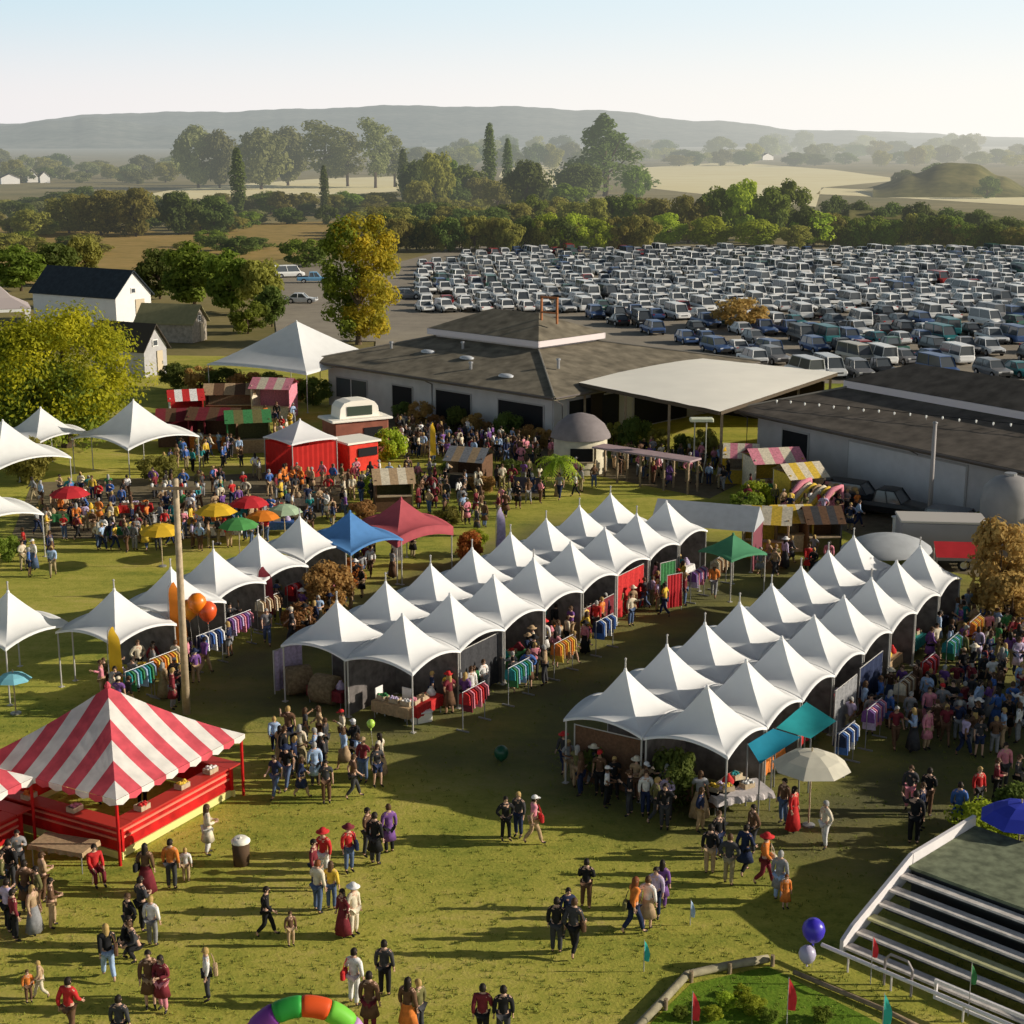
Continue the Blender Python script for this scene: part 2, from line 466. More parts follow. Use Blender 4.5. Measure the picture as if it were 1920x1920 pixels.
# ================================================================== TREES
def leaf_mat(name, main_tone, dark, haze=1.0):
    m = mat(name, main_tone, 0.75, scale=0.55, col2=dark, vary=0.22, transl=0.5, haze=haze, spec=0.15, detail=3)  # two leaf tones mixed at random by noise
    return m
LEAF = {
    'green': leaf_mat('green_foliage', (0.312, 0.388, 0.044), (0.100, 0.145, 0.028)),
    'dark': leaf_mat('dark_foliage', (0.219, 0.271, 0.051), (0.073, 0.101, 0.028)),
    'olive': leaf_mat('olive_foliage', (0.458, 0.416, 0.086), (0.183, 0.179, 0.044)),
    'yellow': leaf_mat('yellow_green_foliage', (0.52, 0.43, 0.022), (0.18, 0.20, 0.016)),
    'tan': leaf_mat('tan_autumn_foliage', (0.66, 0.45, 0.16), (0.34, 0.21, 0.07)),
    'bright': leaf_mat('bright_green_foliage', (0.604, 0.677, 0.059), (0.238, 0.320, 0.034)),
    'autumn': leaf_mat('autumn_gold_foliage', (0.55, 0.37, 0.035), (0.24, 0.22, 0.028)),
    'brown': leaf_mat('russet_foliage', (0.658, 0.369, 0.128), (0.256, 0.155, 0.059)),
    'grey': leaf_mat('grey_green_foliage', (0.366, 0.369, 0.136), (0.164, 0.174, 0.068)),
    'orange': leaf_mat('orange_foliage', (0.900, 0.388, 0.086), (0.458, 0.194, 0.043)),
}
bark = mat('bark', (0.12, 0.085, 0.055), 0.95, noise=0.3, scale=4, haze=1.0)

def leaf_quad(mb, c, n, s, rnd):
    n = n.normalized()
    a = n.cross(Vector((rnd.uniform(-1, 1), rnd.uniform(-1, 1), rnd.uniform(-1, 1))))
    if a.length < 1e-3: return
    a.normalize(); b = n.cross(a)
    k = len(mb.v)
    l = s * rnd.uniform(0.8, 1.3); w_ = s * rnd.uniform(0.45, 0.75)
    mb.v += [tuple(c - a * l), tuple(c + b * w_ + n * s * 0.15), tuple(c + a * l), tuple(c - b * w_ + n * s * 0.15)]
    mb.f.append((k, k + 1, k + 2, k + 3)); mb.m.append(0)

def crown_mesh(name, m, clumps, per, leaf, seed):
    """clumps: (centre, radius triple); leaves on and in each clump"""
    rnd = random.Random(seed); mb = MB()
    for c, r in clumps:
        c = Vector(c)
        for i in range(per):
            d = Vector((rnd.gauss(0, 1), rnd.gauss(0, 1), rnd.gauss(0, 1)))
            if d.length < 1e-3: continue
            d.normalize()
            q = rnd.random() ** 0.4
            p = c + Vector((d.x * r[0], d.y * r[1], d.z * r[2])) * q
            leaf_quad(mb, p, d + Vector((rnd.uniform(-.6, .6), rnd.uniform(-.6, .6), rnd.uniform(-.2, .8))), leaf * rnd.uniform(0.7, 1.3), rnd)
    return mb.mesh(name, m)

def broad_clumps(seed, n, w_, h, base, rc, top_bias=0.0):
    rnd = random.Random(seed); o = []
    for i in range(n):
        a = rnd.uniform(0, 2 * math.pi); u = rnd.uniform(-1, 1)
        rr = math.sqrt(1 - u * u) * rnd.uniform(0.55, 1.0)
        z = base + (h - base) * (0.5 + 0.5 * u * 0.86) + top_bias
        k = rnd.uniform(0.7, 1.35) * rc
        o.append(((rr * math.cos(a) * w_ / 2 * 0.82, rr * math.sin(a) * w_ / 2 * 0.82, z), (k, k, k * 0.72)))
    return o

def trunk_mesh(name, h, r, limbs, spread, seed):
    rnd = random.Random(seed); mb = MB()
    mb.tube([(0, 0, -0.1), (r * 0.2, 0, h * 0.3), (-r * 0.2, r * 0.2, h * 0.62), (0, 0, h)], [r * 1.35, r, r * 0.7, r * 0.22], 8)
    for i in range(limbs):
        a = 2 * math.pi * i / limbs + rnd.uniform(-.4, .4); z0 = h * rnd.uniform(0.3, 0.6)
        e = Vector((math.cos(a) * spread, math.sin(a) * spread, z0 + h * rnd.uniform(0.15, 0.42)))
        mb.tube([(0, 0, z0), (e.x * .5, e.y * .5, z0 + (e.z - z0) * .4), tuple(e)], [r * .5, r * .34, r * .1], 6)
    return mb.mesh(name, bark)

# unit meshes: height 1, so a copy is scaled to its size
TREES = {}
def tree_kind(key, fol, clumps, per, leaf, seed, trunk_r=0.03, limbs=5, spread=0.2, th=0.8):
    TREES[key] = (crown_mesh('crown', LEAF[fol], clumps, per, leaf, seed), trunk_mesh('trunk', th, trunk_r, limbs, spread, seed))
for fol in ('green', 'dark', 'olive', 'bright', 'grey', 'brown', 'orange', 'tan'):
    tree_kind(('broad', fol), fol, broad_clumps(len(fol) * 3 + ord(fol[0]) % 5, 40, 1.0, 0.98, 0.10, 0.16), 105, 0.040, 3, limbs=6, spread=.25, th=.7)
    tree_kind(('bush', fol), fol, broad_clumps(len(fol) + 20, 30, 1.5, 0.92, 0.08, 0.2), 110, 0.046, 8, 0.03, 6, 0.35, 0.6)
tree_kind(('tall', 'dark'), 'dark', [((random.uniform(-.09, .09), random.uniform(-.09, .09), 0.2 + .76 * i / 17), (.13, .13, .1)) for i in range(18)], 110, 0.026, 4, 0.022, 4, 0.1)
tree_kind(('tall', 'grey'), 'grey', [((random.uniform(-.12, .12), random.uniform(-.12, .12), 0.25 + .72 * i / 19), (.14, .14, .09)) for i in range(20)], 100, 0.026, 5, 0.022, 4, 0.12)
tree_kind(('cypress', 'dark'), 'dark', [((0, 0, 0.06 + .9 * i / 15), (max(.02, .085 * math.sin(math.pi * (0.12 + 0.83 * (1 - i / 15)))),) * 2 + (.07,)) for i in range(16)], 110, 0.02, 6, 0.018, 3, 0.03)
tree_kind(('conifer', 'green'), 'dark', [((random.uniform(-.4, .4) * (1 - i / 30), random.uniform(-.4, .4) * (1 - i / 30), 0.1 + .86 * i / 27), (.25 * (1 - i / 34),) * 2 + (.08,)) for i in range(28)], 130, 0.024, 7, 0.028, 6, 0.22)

def plant(name, key, base, h, wide, label, cat, group=None, rz=None, z=0.0):
    cr, tr = TREES[key]
    t = thing(name, label, cat, (base.x, base.y, z), random.uniform(0, 6.28) if rz is None else rz, group)
    t.scale = (h * wide, h * wide, h)
    obj('trunk', tr, t); obj('crown', cr, t)
    return t

def tree_px(key, px, top, base, width, label, group, name='broad_tree', cat='tree'):
    p = at(px, base)
    dist = p.y * cp + HC * sp
    b = (960 - top) / FPX
    h = HC + (-sp + b * cp) / (cp + b * sp) * p.y
    wreal = width * dist / FPX
    natural = {'broad': 1.0, 'bush': 1.5, 'tall': .42, 'cypress': .2, 'conifer': .62}[key[0]]
    return plant(name, key, p, h, wreal / (h * natural), label, cat, group)

# the far grove of tall hazy trees
G = 'tall hazy trees behind the straw fields'
for px, top, w_, k in ((372, 238, 100, ('broad', 'grey')), (412, 246, 80, ('broad', 'grey')), (490, 243, 110, ('broad', 'grey')), (540, 240, 100, ('broad', 'grey')),
                      (612, 231, 85, ('tall', 'grey')), (652, 252, 60, ('tall', 'grey')), (704, 226, 60, ('tall', 'grey')), (740, 258, 50, ('tall', 'grey'))):
    tree_px(k, px, top, 352 + random.uniform(-4, 4), w_, 'broad hazy grey green tree in the grove on the left skyline' if k[0] == 'broad' else 'tall narrow hazy tree on the left skyline beside the broad grove', G, 'tall_tree')
for px, top, base, w_, lab in ((449, 280, 412, 40, 'dark cypress on the left, tallest of the cypresses before the straw strip'),
                          (757, 281, 378, 30, 'slim dark cypress right of the hazy grove'), (609, 312, 405, 24, 'thin dark cypress behind the gold roadside tree'),
                          (918, 234, 385, 36, 'spire shaped cypress in the middle of the view beneath the hills'), (952, 262, 380, 28, 'short spire tree just right of the middle cypress')):
    tree_px(('cypress', 'dark'), px, top, base, w_, lab, None, 'cypress')
tree_px(('conifer', 'green'), 1135, 218, 368, 135, 'large dark green conifer standing alone above the straw fields', None, 'conifer')
tree_px(('broad', 'dark'), 1085, 306, 384, 95, 'dark round tree left of the large conifer', None)
tree_px(('broad', 'green'), 1192, 312, 378, 60, 'small round tree right of the large conifer', None)
tree_px(('bush', 'dark'), 990, 340, 385, 120, 'low dark tree in front of the pale straw field', None)
# the band of trees across the middle distance
rt = random.Random(21)
mid = [(60, 345), (110, 335), (160, 325), (215, 330), (265, 340), (300, 350), (505, 335), (535, 332), (570, 335), (650, 335), (690, 340), (720, 335), (785, 300), (820, 280), (850, 300),
       (880, 310), (835, 330), (905, 330), (935, 335), (790, 335), (1060, 345), (990, 300)]
for px, top in mid:
    if px < 770: top += 24
    tree_px(('broad', rt.choice(['olive', 'dark', 'olive', 'green'])), px + rt.uniform(-8, 8), top, 398 + rt.uniform(-8, 10), rt.uniform(60, 95),
            'round olive tree in the mixed belt below the skyline grove', 'trees in the belt across the middle distance')
for px, top, w_, f in ((190, 352, 110, 'olive'), (255, 348, 90, 'olive'), (335, 358, 90, 'dark'), (402, 366, 80, 'dark'), (130, 360, 90, 'olive'), (60, 390, 80, 'olive')):
    tree_px(('broad', f), px, top, 440 + rt.uniform(-5, 5), w_, 'leafy tree on the brown slope at the left, below the skyline belt', 'trees on the left slope')
for i in range(46):
    px = -20 + i * 25 + rt.uniform(-10, 10)
    if px > 1000: break
    b_ = rt.choice([396, 404, 412, 420])
    tree_px((rt.choice(['bush', 'broad']), rt.choice(['olive', 'dark', 'olive', 'grey'])), px, b_ - rt.uniform(22, 42), b_, rt.uniform(45, 75),
            'low olive tree filling the belt below the skyline grove', 'low trees of the middle belt')
for i in range(34):
    px = -20 + (i % 17) * 31 + rt.uniform(-12, 12); b_ = 432 + (i // 17) * 38 + rt.uniform(-9, 9)
    if px > 520 or (220 < px < 330 and b_ > 455): continue
    tree_px(('bush', rt.choice(['olive', 'dark', 'olive', 'green'])), px, b_ - rt.uniform(20, 40), b_, rt.uniform(55, 90),
            'low scrub bush on the brown slope at the left', 'scrub on the left slope', 'scrub_bush', 'shrub')
# far line along the plain
for i in range(120):
    px = -40 + i * 17 + rt.uniform(-14, 14)
    base = rt.uniform(292, 318) if px > 760 else rt.uniform(318, 345)
    if px > 1180: base = rt.uniform(286, 312)
    hpx = rt.uniform(20, 44) * (1.25 if 800 < px < 1060 else 1)
    if 330 < px < 770: continue
    tree_px((rt.choice(['broad', 'bush']), rt.choice(['grey', 'grey', 'dark', 'olive'])), px, base - hpx, base, rt.uniform(40, 70),
            'small hazy tree in the far line across the plain', 'far hazy tree line')
# right middle hedge and wood above the car park
for px, top, base, w_, f in ((1228, 368, 452, 80, 'olive'), (1290, 362, 456, 95, 'olive'), (1345, 352, 455, 90, 'green'), (1392, 338, 455, 95, 'bright'), (1440, 352, 455, 85, 'green'), (1476, 338, 450, 80, 'green'),
                             (1250, 400, 462, 80, 'bright'), (1330, 405, 464, 90, 'bright'), (1420, 412, 465, 90, 'bright'), (1525, 395, 462, 95, 'bright'), (1490, 420, 466, 70, 'olive')):
    tree_px(('broad', f), px, top, base, w_, ('bright green tree ' if f == 'bright' else 'olive tree ' if f == 'olive' else 'mid green tree ') + 'in the wood above the middle of the car park', 'trees in the wood above the car park')
for i in range(17):
    px = 715 + i * 22 + rt.uniform(-6, 6)
    tree_px(('bush', 'olive' if i % 3 else 'dark'), px, 402 + rt.uniform(-5, 6), 470 + rt.uniform(-3, 3), 75, 'olive brown shrub in the thick hedge behind the car park', 'shrubs of the hedge behind the car park', 'hedge_shrub', 'shrub')
for i in range(40):
    px = 690 + i * 22 + rt.uniform(-8, 8)
    if px > 1240: break
    tree_px(('broad', rt.choice(['olive', 'green', 'dark'])), px, 372 + rt.uniform(-8, 14) + (12 if px < 960 else 0), 440 + rt.uniform(-8, 8), rt.uniform(60, 85), 'olive tree in the second rank behind the car park hedge', 'second rank of trees behind the hedge')
for i in range(22):
    px = 1500 + i * 21 + rt.uniform(-8, 8)
    tree_px(('bush', rt.choice(['olive', 'dark', 'green'])), px, 398 + max(0, px - 1700) * .12 + rt.uniform(-10, 14), 462 + max(0, px - 1700) * .05, rt.uniform(60, 90), 'rough bush in the thicket at the right above the car park', 'thicket above the right of the car park', 'hedge_shrub', 'shrub')
for px, f in ((1030, 'bright'), (1075, 'bright'), (1120, 'bright'), (1165, 'olive'), (1205, 'olive')):
    tree_px(('bush', f), px, 405 + rt.uniform(-12, 10), 470, 85, ('bright green' if f == 'bright' else 'dull olive') + ' bush right of the brown hedge, behind the car park', 'bushes right of the brown hedge', 'hedge_shrub', 'shrub')
for i, (px, top, base, w_) in enumerate(((1560, 365, 440, 70), (1610, 375, 440, 70), (1665, 378, 445, 80), (1720, 378, 450, 85), (1775, 388, 452, 80), (1835, 392, 455, 80), (1890, 405, 465, 90),
                             (1700, 318, 360, 70), (1750, 305, 358, 80), (1800, 312, 360, 70), (1850, 330, 372, 60))):
    tree_px(('bush', 'dark'), px, top, base, w_, 'dark bush on the bank at the right, ' + ('above the end of the car park' if i < 7 else 'on the mound below the far trees'), 'dark bushes on the right bank', 'hedge_shrub', 'shrub')
# left: dark trees by the barn
for px, top, base, w_, f, lab in ((300, 466, 560, 95, 'dark', 'left end tree of the dark clump behind the white barn'), (365, 455, 575, 130, 'green', 'broad dark green tree directly behind the white barn'),
                           (435, 468, 585, 110, 'green', 'middle tree of the dark clump right of the white barn'), (490, 482, 590, 90, 'olive', 'right end olive tree of the dark clump near the white van'),
                           (465, 560, 625, 90, 'green', 'low green bush in front of the dark clump'), (510, 535, 612, 60, 'dark', 'small dark tree left of the gold roadside tree'),
                           (40, 460, 545, 110, 'green', 'dark green tree at the left edge behind the pavilion roof'), (105, 455, 535, 90, 'dark', 'dark tree left of the barn roof'),
                           (160, 440, 520, 80, 'olive', 'olive tree behind the barn roof'), (575, 442, 500, 110, 'green', 'green bush left of the gold roadside tree')):
    tree_px(('broad' if px not in (465, 575) else 'bush', f), px, top, base, w_, lab, None)
# two feature trees with crowns of their own
def feature_tree(px, base, top, width, fol, seed, n, per, leaf, label, extra=None, cap=0.7, name='broad_tree'):
    p = at(px, base); dist = p.y * cp + HC * sp
    b = (960 - top) / FPX
    h = HC + (-sp + b * cp) / (cp + b * sp) * p.y
    w_ = width * dist / FPX
    t = thing(name, label, 'tree', (p.x, p.y, 0))
    cl = broad_clumps(seed, n, w_, h * 0.97, h * 0.12, w_ * 0.13)
    if extra: cl += [((a * w_, c_ * w_, z * h), (r * w_,) * 3) for a, c_, z, r in extra]
    obj('crown', crown_mesh('crown', LEAF[fol], cl, per, leaf, seed), t)
    obj('trunk', trunk_mesh('trunk', h * 0.75, w_ * 0.03, 7, w_ * 0.3, seed), t)
    return t, h, w_
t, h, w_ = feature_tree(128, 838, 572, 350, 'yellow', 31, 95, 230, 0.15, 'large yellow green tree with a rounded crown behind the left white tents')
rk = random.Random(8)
obj('crown', crown_mesh('crown', LEAF['green'], [((rk.uniform(-.3, .16) * w_, rk.uniform(-.36, .1) * w_, rk.uniform(.12, .6) * h), (w_ * .12,) * 3) for _ in range(50)], 210, .15, 9), t)  # green clumps low on the left put shade into the crown colour
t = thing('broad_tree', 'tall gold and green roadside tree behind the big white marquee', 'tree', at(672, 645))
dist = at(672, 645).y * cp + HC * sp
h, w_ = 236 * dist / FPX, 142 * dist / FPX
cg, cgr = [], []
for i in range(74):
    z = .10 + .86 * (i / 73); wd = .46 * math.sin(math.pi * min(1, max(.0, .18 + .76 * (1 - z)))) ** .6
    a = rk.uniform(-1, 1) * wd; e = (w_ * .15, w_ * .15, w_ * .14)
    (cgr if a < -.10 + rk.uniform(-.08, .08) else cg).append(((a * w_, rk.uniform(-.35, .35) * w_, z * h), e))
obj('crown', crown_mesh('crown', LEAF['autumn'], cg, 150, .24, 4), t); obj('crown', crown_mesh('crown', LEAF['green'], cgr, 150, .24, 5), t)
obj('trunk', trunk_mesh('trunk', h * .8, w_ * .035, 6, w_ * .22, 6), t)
# ================================================================== TENTS
def canopy_mb(side, eave, rise, lift, power=1.5, nr=12, nt=12, cap=0.07, hem=0.10, flat=0.0):
    """peaked fabric roof on a square: four sagging faces that meet in crisp ridges"""
    mb = MB(); hs = side / 2
    for q in range(4):
        ca, sa = math.cos(q * math.pi / 2), math.sin(q * math.pi / 2)
        n0 = len(mb.v)
        for i in range(nr + 1):
            r = i / nr
            rr = cap / hs + (1 - cap / hs) * r
            for j in range(nt + 1):
                t = -1 + 2 * j / nt
                x = hs * rr; y = hs * rr * t
                z = eave + rise * ((1 - r) ** power * (1 - flat) + flat * (1 - r)) + lift * (1 - t * t) * r ** 1.6 - 0.10 * rise * (1 - t * t) * math.sin(math.pi * r) * 0.5
                mb.v.append((x * ca - y * sa, x * sa + y * ca, z))
        for j in range(nt + 1):   # hem
            t = -1 + 2 * j / nt
            x = hs + 0.012; y = hs * t
            mb.v.append((x * ca - y * sa, x * sa + y * ca, eave + lift * (1 - t * t) - hem))
        wd = nt + 1
        for i in range(nr + 1):
            for j in range(nt):
                a = n0 + i * wd + j
                mb.f.append((a, a + wd, a + wd + 1, a + 1)); mb.m.append(0)
    mb.lathe([(cap, 0), (cap * 1.15, 0.02), (cap * 0.7, 0.14), (0.0, 0.16)], 10, (0, 0, eave + rise - 0.01))
    return mb

CAN = {}
shade_cl = mat('under_tent_shade_panel', (0.13, 0.115, 0.11), 0.9, noise=.35, scale=2.5)  # dark panels added to deepen the shade under the canopies
def canopy_mesh(side, eave, rise, lift, m, **k):
    key = (side, eave, rise, lift, m.name, tuple(k.items()))
    if key not in CAN: CAN[key] = canopy_mb(side, eave, rise, lift, **k).mesh('canopy', m, True)
    return CAN[key]
LEG = {}
def leg_mesh(h, r=0.036):
    if (h, r) not in LEG:
        LEG[(h, r)] = MB().tube([(0, 0, 0), (0, 0, h)], r, 8).box((0, 0, 0.012), (0.2, 0.2, 0.024)).mesh('leg', pole_white)
    return LEG[(h, r)]
FIN = MB().tube([(0, 0, 0), (0, 0, 0.34), (0, 0, 0.40)], [0.035, 0.03, 0.015], 8).lathe([(0, 0.44), (0.05, 0.40), (0.05, 0.36), (0, 0.33)], 8).mesh('finial', pole_white)

def tent(x, y, rz, label, side=3.3, eave=2.5, rise=1.66, lift=0.34, m=white_cloth, group=None, finial=True, name='peaked_tent', cat='tent', legs=True, wall=(), **k):
    t = thing(name, label, cat, (x, y, 0), rz, group)
    obj('canopy', canopy_mesh(side, eave, rise, lift, m, **k), t)
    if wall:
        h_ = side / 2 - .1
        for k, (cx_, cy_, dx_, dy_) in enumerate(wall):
            MB().box((cx_ * h_, cy_ * h_, eave * .5), (.03 if dx_ == 0 else 2 * h_, .03 if dy_ == 0 else 2 * h_, eave * .94)).build('back_wall', shade_cl, t)
    if legs:
        o = side / 2 - 0.07
        for sx_, sy_ in ((1, 1), (1, -1), (-1, 1), (-1, -1)):
            obj('leg', leg_mesh(eave), t, (o * sx_, o * sy_, 0))
    if finial: obj('finial', FIN, t, (0, 0, eave + rise + 0.1))
    return t

TH2, TH3 = 1.008, 0.997
S2, S3 = 3.40, 3.29
def grid(x0, y0, th, s, i, j):
    return (x0 + i * s * math.cos(th) + j * s * math.sin(th), y0 + i * s * math.sin(th) - j * s * math.cos(th))
O2, O3 = (-7.33, 61.66), (4.13, 53.15)
for i in range(8):
    for j in range(2):
        W_ = ((0, 1, 1, 0), (1, 0, 0, 1)) if j else ((1, 0, 0, 1),)
        jt = lambda: random.uniform(-.012, .012)
        x, y = grid(*O2, TH2, S2, i, j)
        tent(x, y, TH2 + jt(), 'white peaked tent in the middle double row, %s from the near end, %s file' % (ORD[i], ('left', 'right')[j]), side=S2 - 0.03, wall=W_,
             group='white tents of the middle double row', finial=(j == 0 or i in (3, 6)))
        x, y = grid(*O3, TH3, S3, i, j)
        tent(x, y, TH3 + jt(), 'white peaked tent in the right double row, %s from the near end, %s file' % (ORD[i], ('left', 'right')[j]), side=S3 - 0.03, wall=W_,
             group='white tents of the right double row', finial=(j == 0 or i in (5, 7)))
# left row
def peak_at(px, py, ztop=4.16):
    p = at(px, py, ztop); return p.x, p.y
blue_cl = tint_cloth('blue_tent_fabric', (0.11, 0.28, 0.60))
maroon_cl = tint_cloth('maroon_tent_fabric', (0.52, 0.11, 0.13))
for i, (px, py, sd) in enumerate(((214, 1108, 3.6), (320, 1068, 3.4), (400, 1034, 3.4), (484, 1005, 3.4), (562, 972, 3.4))):
    x, y = peak_at(px, py)
    tent(x, y, TH2, 'white peaked tent in the left single row, %s from the near end' % ORD[i], side=sd, wall=((1, 0, 0, 1),), group='white tents of the left single row')
x, y = peak_at(656, 958, 4.1); tent(x, y, TH2 - .12, 'blue peaked canopy tent between the white row and the maroon tent', side=3.9, m=blue_cl, finial=False, rise=1.5)
x, y = peak_at(752, 933, 4.1); tent(x, y, TH2 - .25, 'maroon peaked canopy tent at the far end of the left row', side=4.0, m=maroon_cl, finial=False, rise=1.5, hem=0.5)
x, y = peak_at(15, 1112); tent(x, y, TH2, 'white peaked tent at the left edge above the striped booth', side=3.7)
for px, py, sd, rs, lab in ((250, 752, 6.3, 2.6, 'large white peaked tent below the yellow green tree'), (76, 766, 4.9, 2.0, 'middle sized white peaked tent in the upper left corner group'),
                            (5, 790, 6.0, 2.5, 'white peaked tent cut by the left edge below the yellow tree'), (-55, 895, 5.4, 2.2, 'white tent at the left edge of which only a corner shows')):
    x, y = peak_at(px, py, 2.5 + rs)
    tent(x, y, R(52), lab, side=sd, rise=rs, lift=0.5, finial=False)
# big marquee by the lodge
x, y = peak_at(556, 603, 7.0)
tent(x, y, R(58), 'big white marquee standing at the left end of the long lodge', side=11.5, eave=3.4, rise=3.6, lift=0.2, finial=False, name='marquee', power=1.15)
# small canopy over the red counter
x, y = peak_at(562, 783, 4.0)
tent(x, y, R(40), 'small white canopy over the red curtained stall', side=3.8, eave=2.6, rise=1.2, lift=0.1, finial=False, power=1.2, name='canopy_tent')
red_cl = tint_cloth('red_curtain', (0.55, 0.03, 0.025))
t = thing('curtained_stall', 'stall with deep red curtain sides under the small white canopy', 'stall', (x, y, 0), R(40))
for k, (dx, dy, rot, ln) in enumerate(((0, -1.8, 0, 3.6), (1.8, 0, R(90), 3.6), (0, 1.8, 0, 3.6), (-1.8, 0, R(90), 3.6))):
    mb = MB(); n = 26
    for i in range(n + 1):
        u = -ln / 2 + ln * i / n; wv = 0.05 * math.sin(i * 2.1)
        ca, sa = math.cos(rot), math.sin(rot)
        for z in (0.02, 2.35):
            mb.v.append((dx + u * ca - wv * sa, dy + u * sa + wv * ca, z))
    for i in range(n): mb.f.append((2 * i, 2 * i + 2, 2 * i + 3, 2 * i + 1)); mb.m.append(0)
    mb.build('curtain', red_cl, t, True)
p = at(662, 884)
t = thing('curtained_stall', 'bright red stall box to the right of the small white canopy', 'stall', (p.x, p.y + 1.3, 0), R(38))
MB().bevel_box((0, 0, 1.0), (2.5, 2.5, 2.0), 0.06).build('curtain', mat('bright_red_cloth', (0.75, 0.05, 0.03), 0.7, noise=0.15, scale=3), t)
MB().box((0, 0, 2.08), (2.8, 2.8, 0.14)).build('counter', cream_sheet, t)
MB().box((0.3, -1.3, 1.35), (1.6, 0.1, 0.6)).build('serving_opening', dark_shade, t)

# grey tents behind the rows
grey_cl = tint_cloth('grey_tent_fabric', (0.50, 0.52, 0.55))
x, y = peak_at(1328, 942, 3.4)
t = thing('canopy_tent', 'grey gabled tent behind the far end of the middle row', 'tent', (x, y, 0), R(-20))
mb = MB(); a, b2, e, r_ = 2.9, 1.5, 2.3, 3.4
mb.poly([(-a, -b2, e), (a, -b2, e), (a, 0, r_), (-a, 0, r_)]); mb.poly([(a, b2, e), (-a, b2, e), (-a, 0, r_), (a, 0, r_)])
mb.poly([(-a, -b2, e), (-a, 0, r_), (-a, b2, e)]); mb.poly([(a, -b2, e), (a, b2, e), (a, 0, r_)])
mb.build('canopy', grey_cl, t)
MB().poly([(a - .05, -b2 + .1, 0), (a - .05, b2 - .1, 0), (a - .05, b2 - .1, e), (a - .05, -b2 + .1, e)]).build('side_wall', mat('maroon_side_wall', (0.20, 0.06, 0.08), 0.8), t)
for sx_ in (-1, 1):
    for sy_ in (-1, 1): obj('leg', leg_mesh(2.3), t, (sx_ * (a - .1), sy_ * (b2 - .1), 0))
x, y = peak_at(1665, 978, 3.6)
t = thing('canopy_tent', 'low pale grey canopy with rounded roof behind the far end of the right row', 'tent', (x, y, 0), R(20))
mb = MB().lathe([(2.5, 2.05), (2.45, 2.2), (2.0, 2.5), (1.3, 2.76), (0.6, 2.9), (0, 2.94)], 24, sy=0.8); mb.build('canopy', grey_cl, t, True)
for k in range(6):
    an = k * math.pi / 3 + .3; obj('leg', leg_mesh(2.1), t, (2.38 * math.cos(an), 1.9 * math.sin(an), 0))

green_cl = tint_cloth('green_tent_fabric', (0.10, 0.32, 0.17))
x, y = peak_at(1375, 1000, 3.2)
tent(x, y, R(35), 'small green canopy tent right of the middle row', side=2.5, eave=2.2, rise=0.9, lift=0.15, m=green_cl, finial=False, name='canopy_tent', power=1.2)

# ================================================================== STRIPED BOOTH
red_st = mat('pink_red_stripe', (0.70, 0.10, 0.13), 0.7, noise=0.2, scale=2, transl=0.2)
white_st = mat('white_stripe', (0.84, 0.81, 0.76), 0.7, noise=0.12, scale=2, transl=0.2)
red_gloss = mat('red_painted_counter', (0.52, 0.012, 0.012), 0.55, noise=0.3, scale=2)
def striped_canopy(side, eave, rise, bands=11):
    mb = MB(); hs = side / 2
    for q in range(4):
        ca, sa = math.cos(q * math.pi / 2), math.sin(q * math.pi / 2)
        def P(x, y):
            r = max(abs(y), x) / hs
            return (x * ca - y * sa, x * sa + y * ca, eave + rise * (0.75 * (1 - r) + 0.25 * (1 - r) ** 2))
        ys = [-hs + 2 * hs * i / bands for i in range(bands + 1)]
        for i in range(bands):
            cols = [ys[i] + (ys[i + 1] - ys[i]) * k / 2 for k in range(3)]
            if ys[i] < 0 < ys[i + 1]: cols = [ys[i], 0, ys[i + 1]]
            for a, b in zip(cols[:-1], cols[1:]):
                n = 6
                for k in range(n):
                    def pt(yy, f): 
                        xx = abs(yy) + (hs - abs(yy)) * f
                        return P(max(xx, 1e-4), yy)
                    quad = [pt(a, k / n), pt(a, (k + 1) / n), pt(b, (k + 1) / n), pt(b, k / n)]
                    mb.poly(quad, (i + 1) % 2)
            # valance flap
            p1, p2 = P(hs, ys[i]), P(hs, ys[i + 1])
            mid_ = ((p1[0] + p2[0]) / 2, (p1[1] + p2[1]) / 2)
            k_ = 1.006
            mb.poly([(p1[0] * k_, p1[1] * k_, eave), (p1[0] * k_, p1[1] * k_, eave - .16), (mid_[0] * k_, mid_[1] * k_, eave - .26), (p2[0] * k_, p2[1] * k_, eave - .16), (p2[0] * k_, p2[1] * k_, eave)], (i + 1) % 2)
    return mb
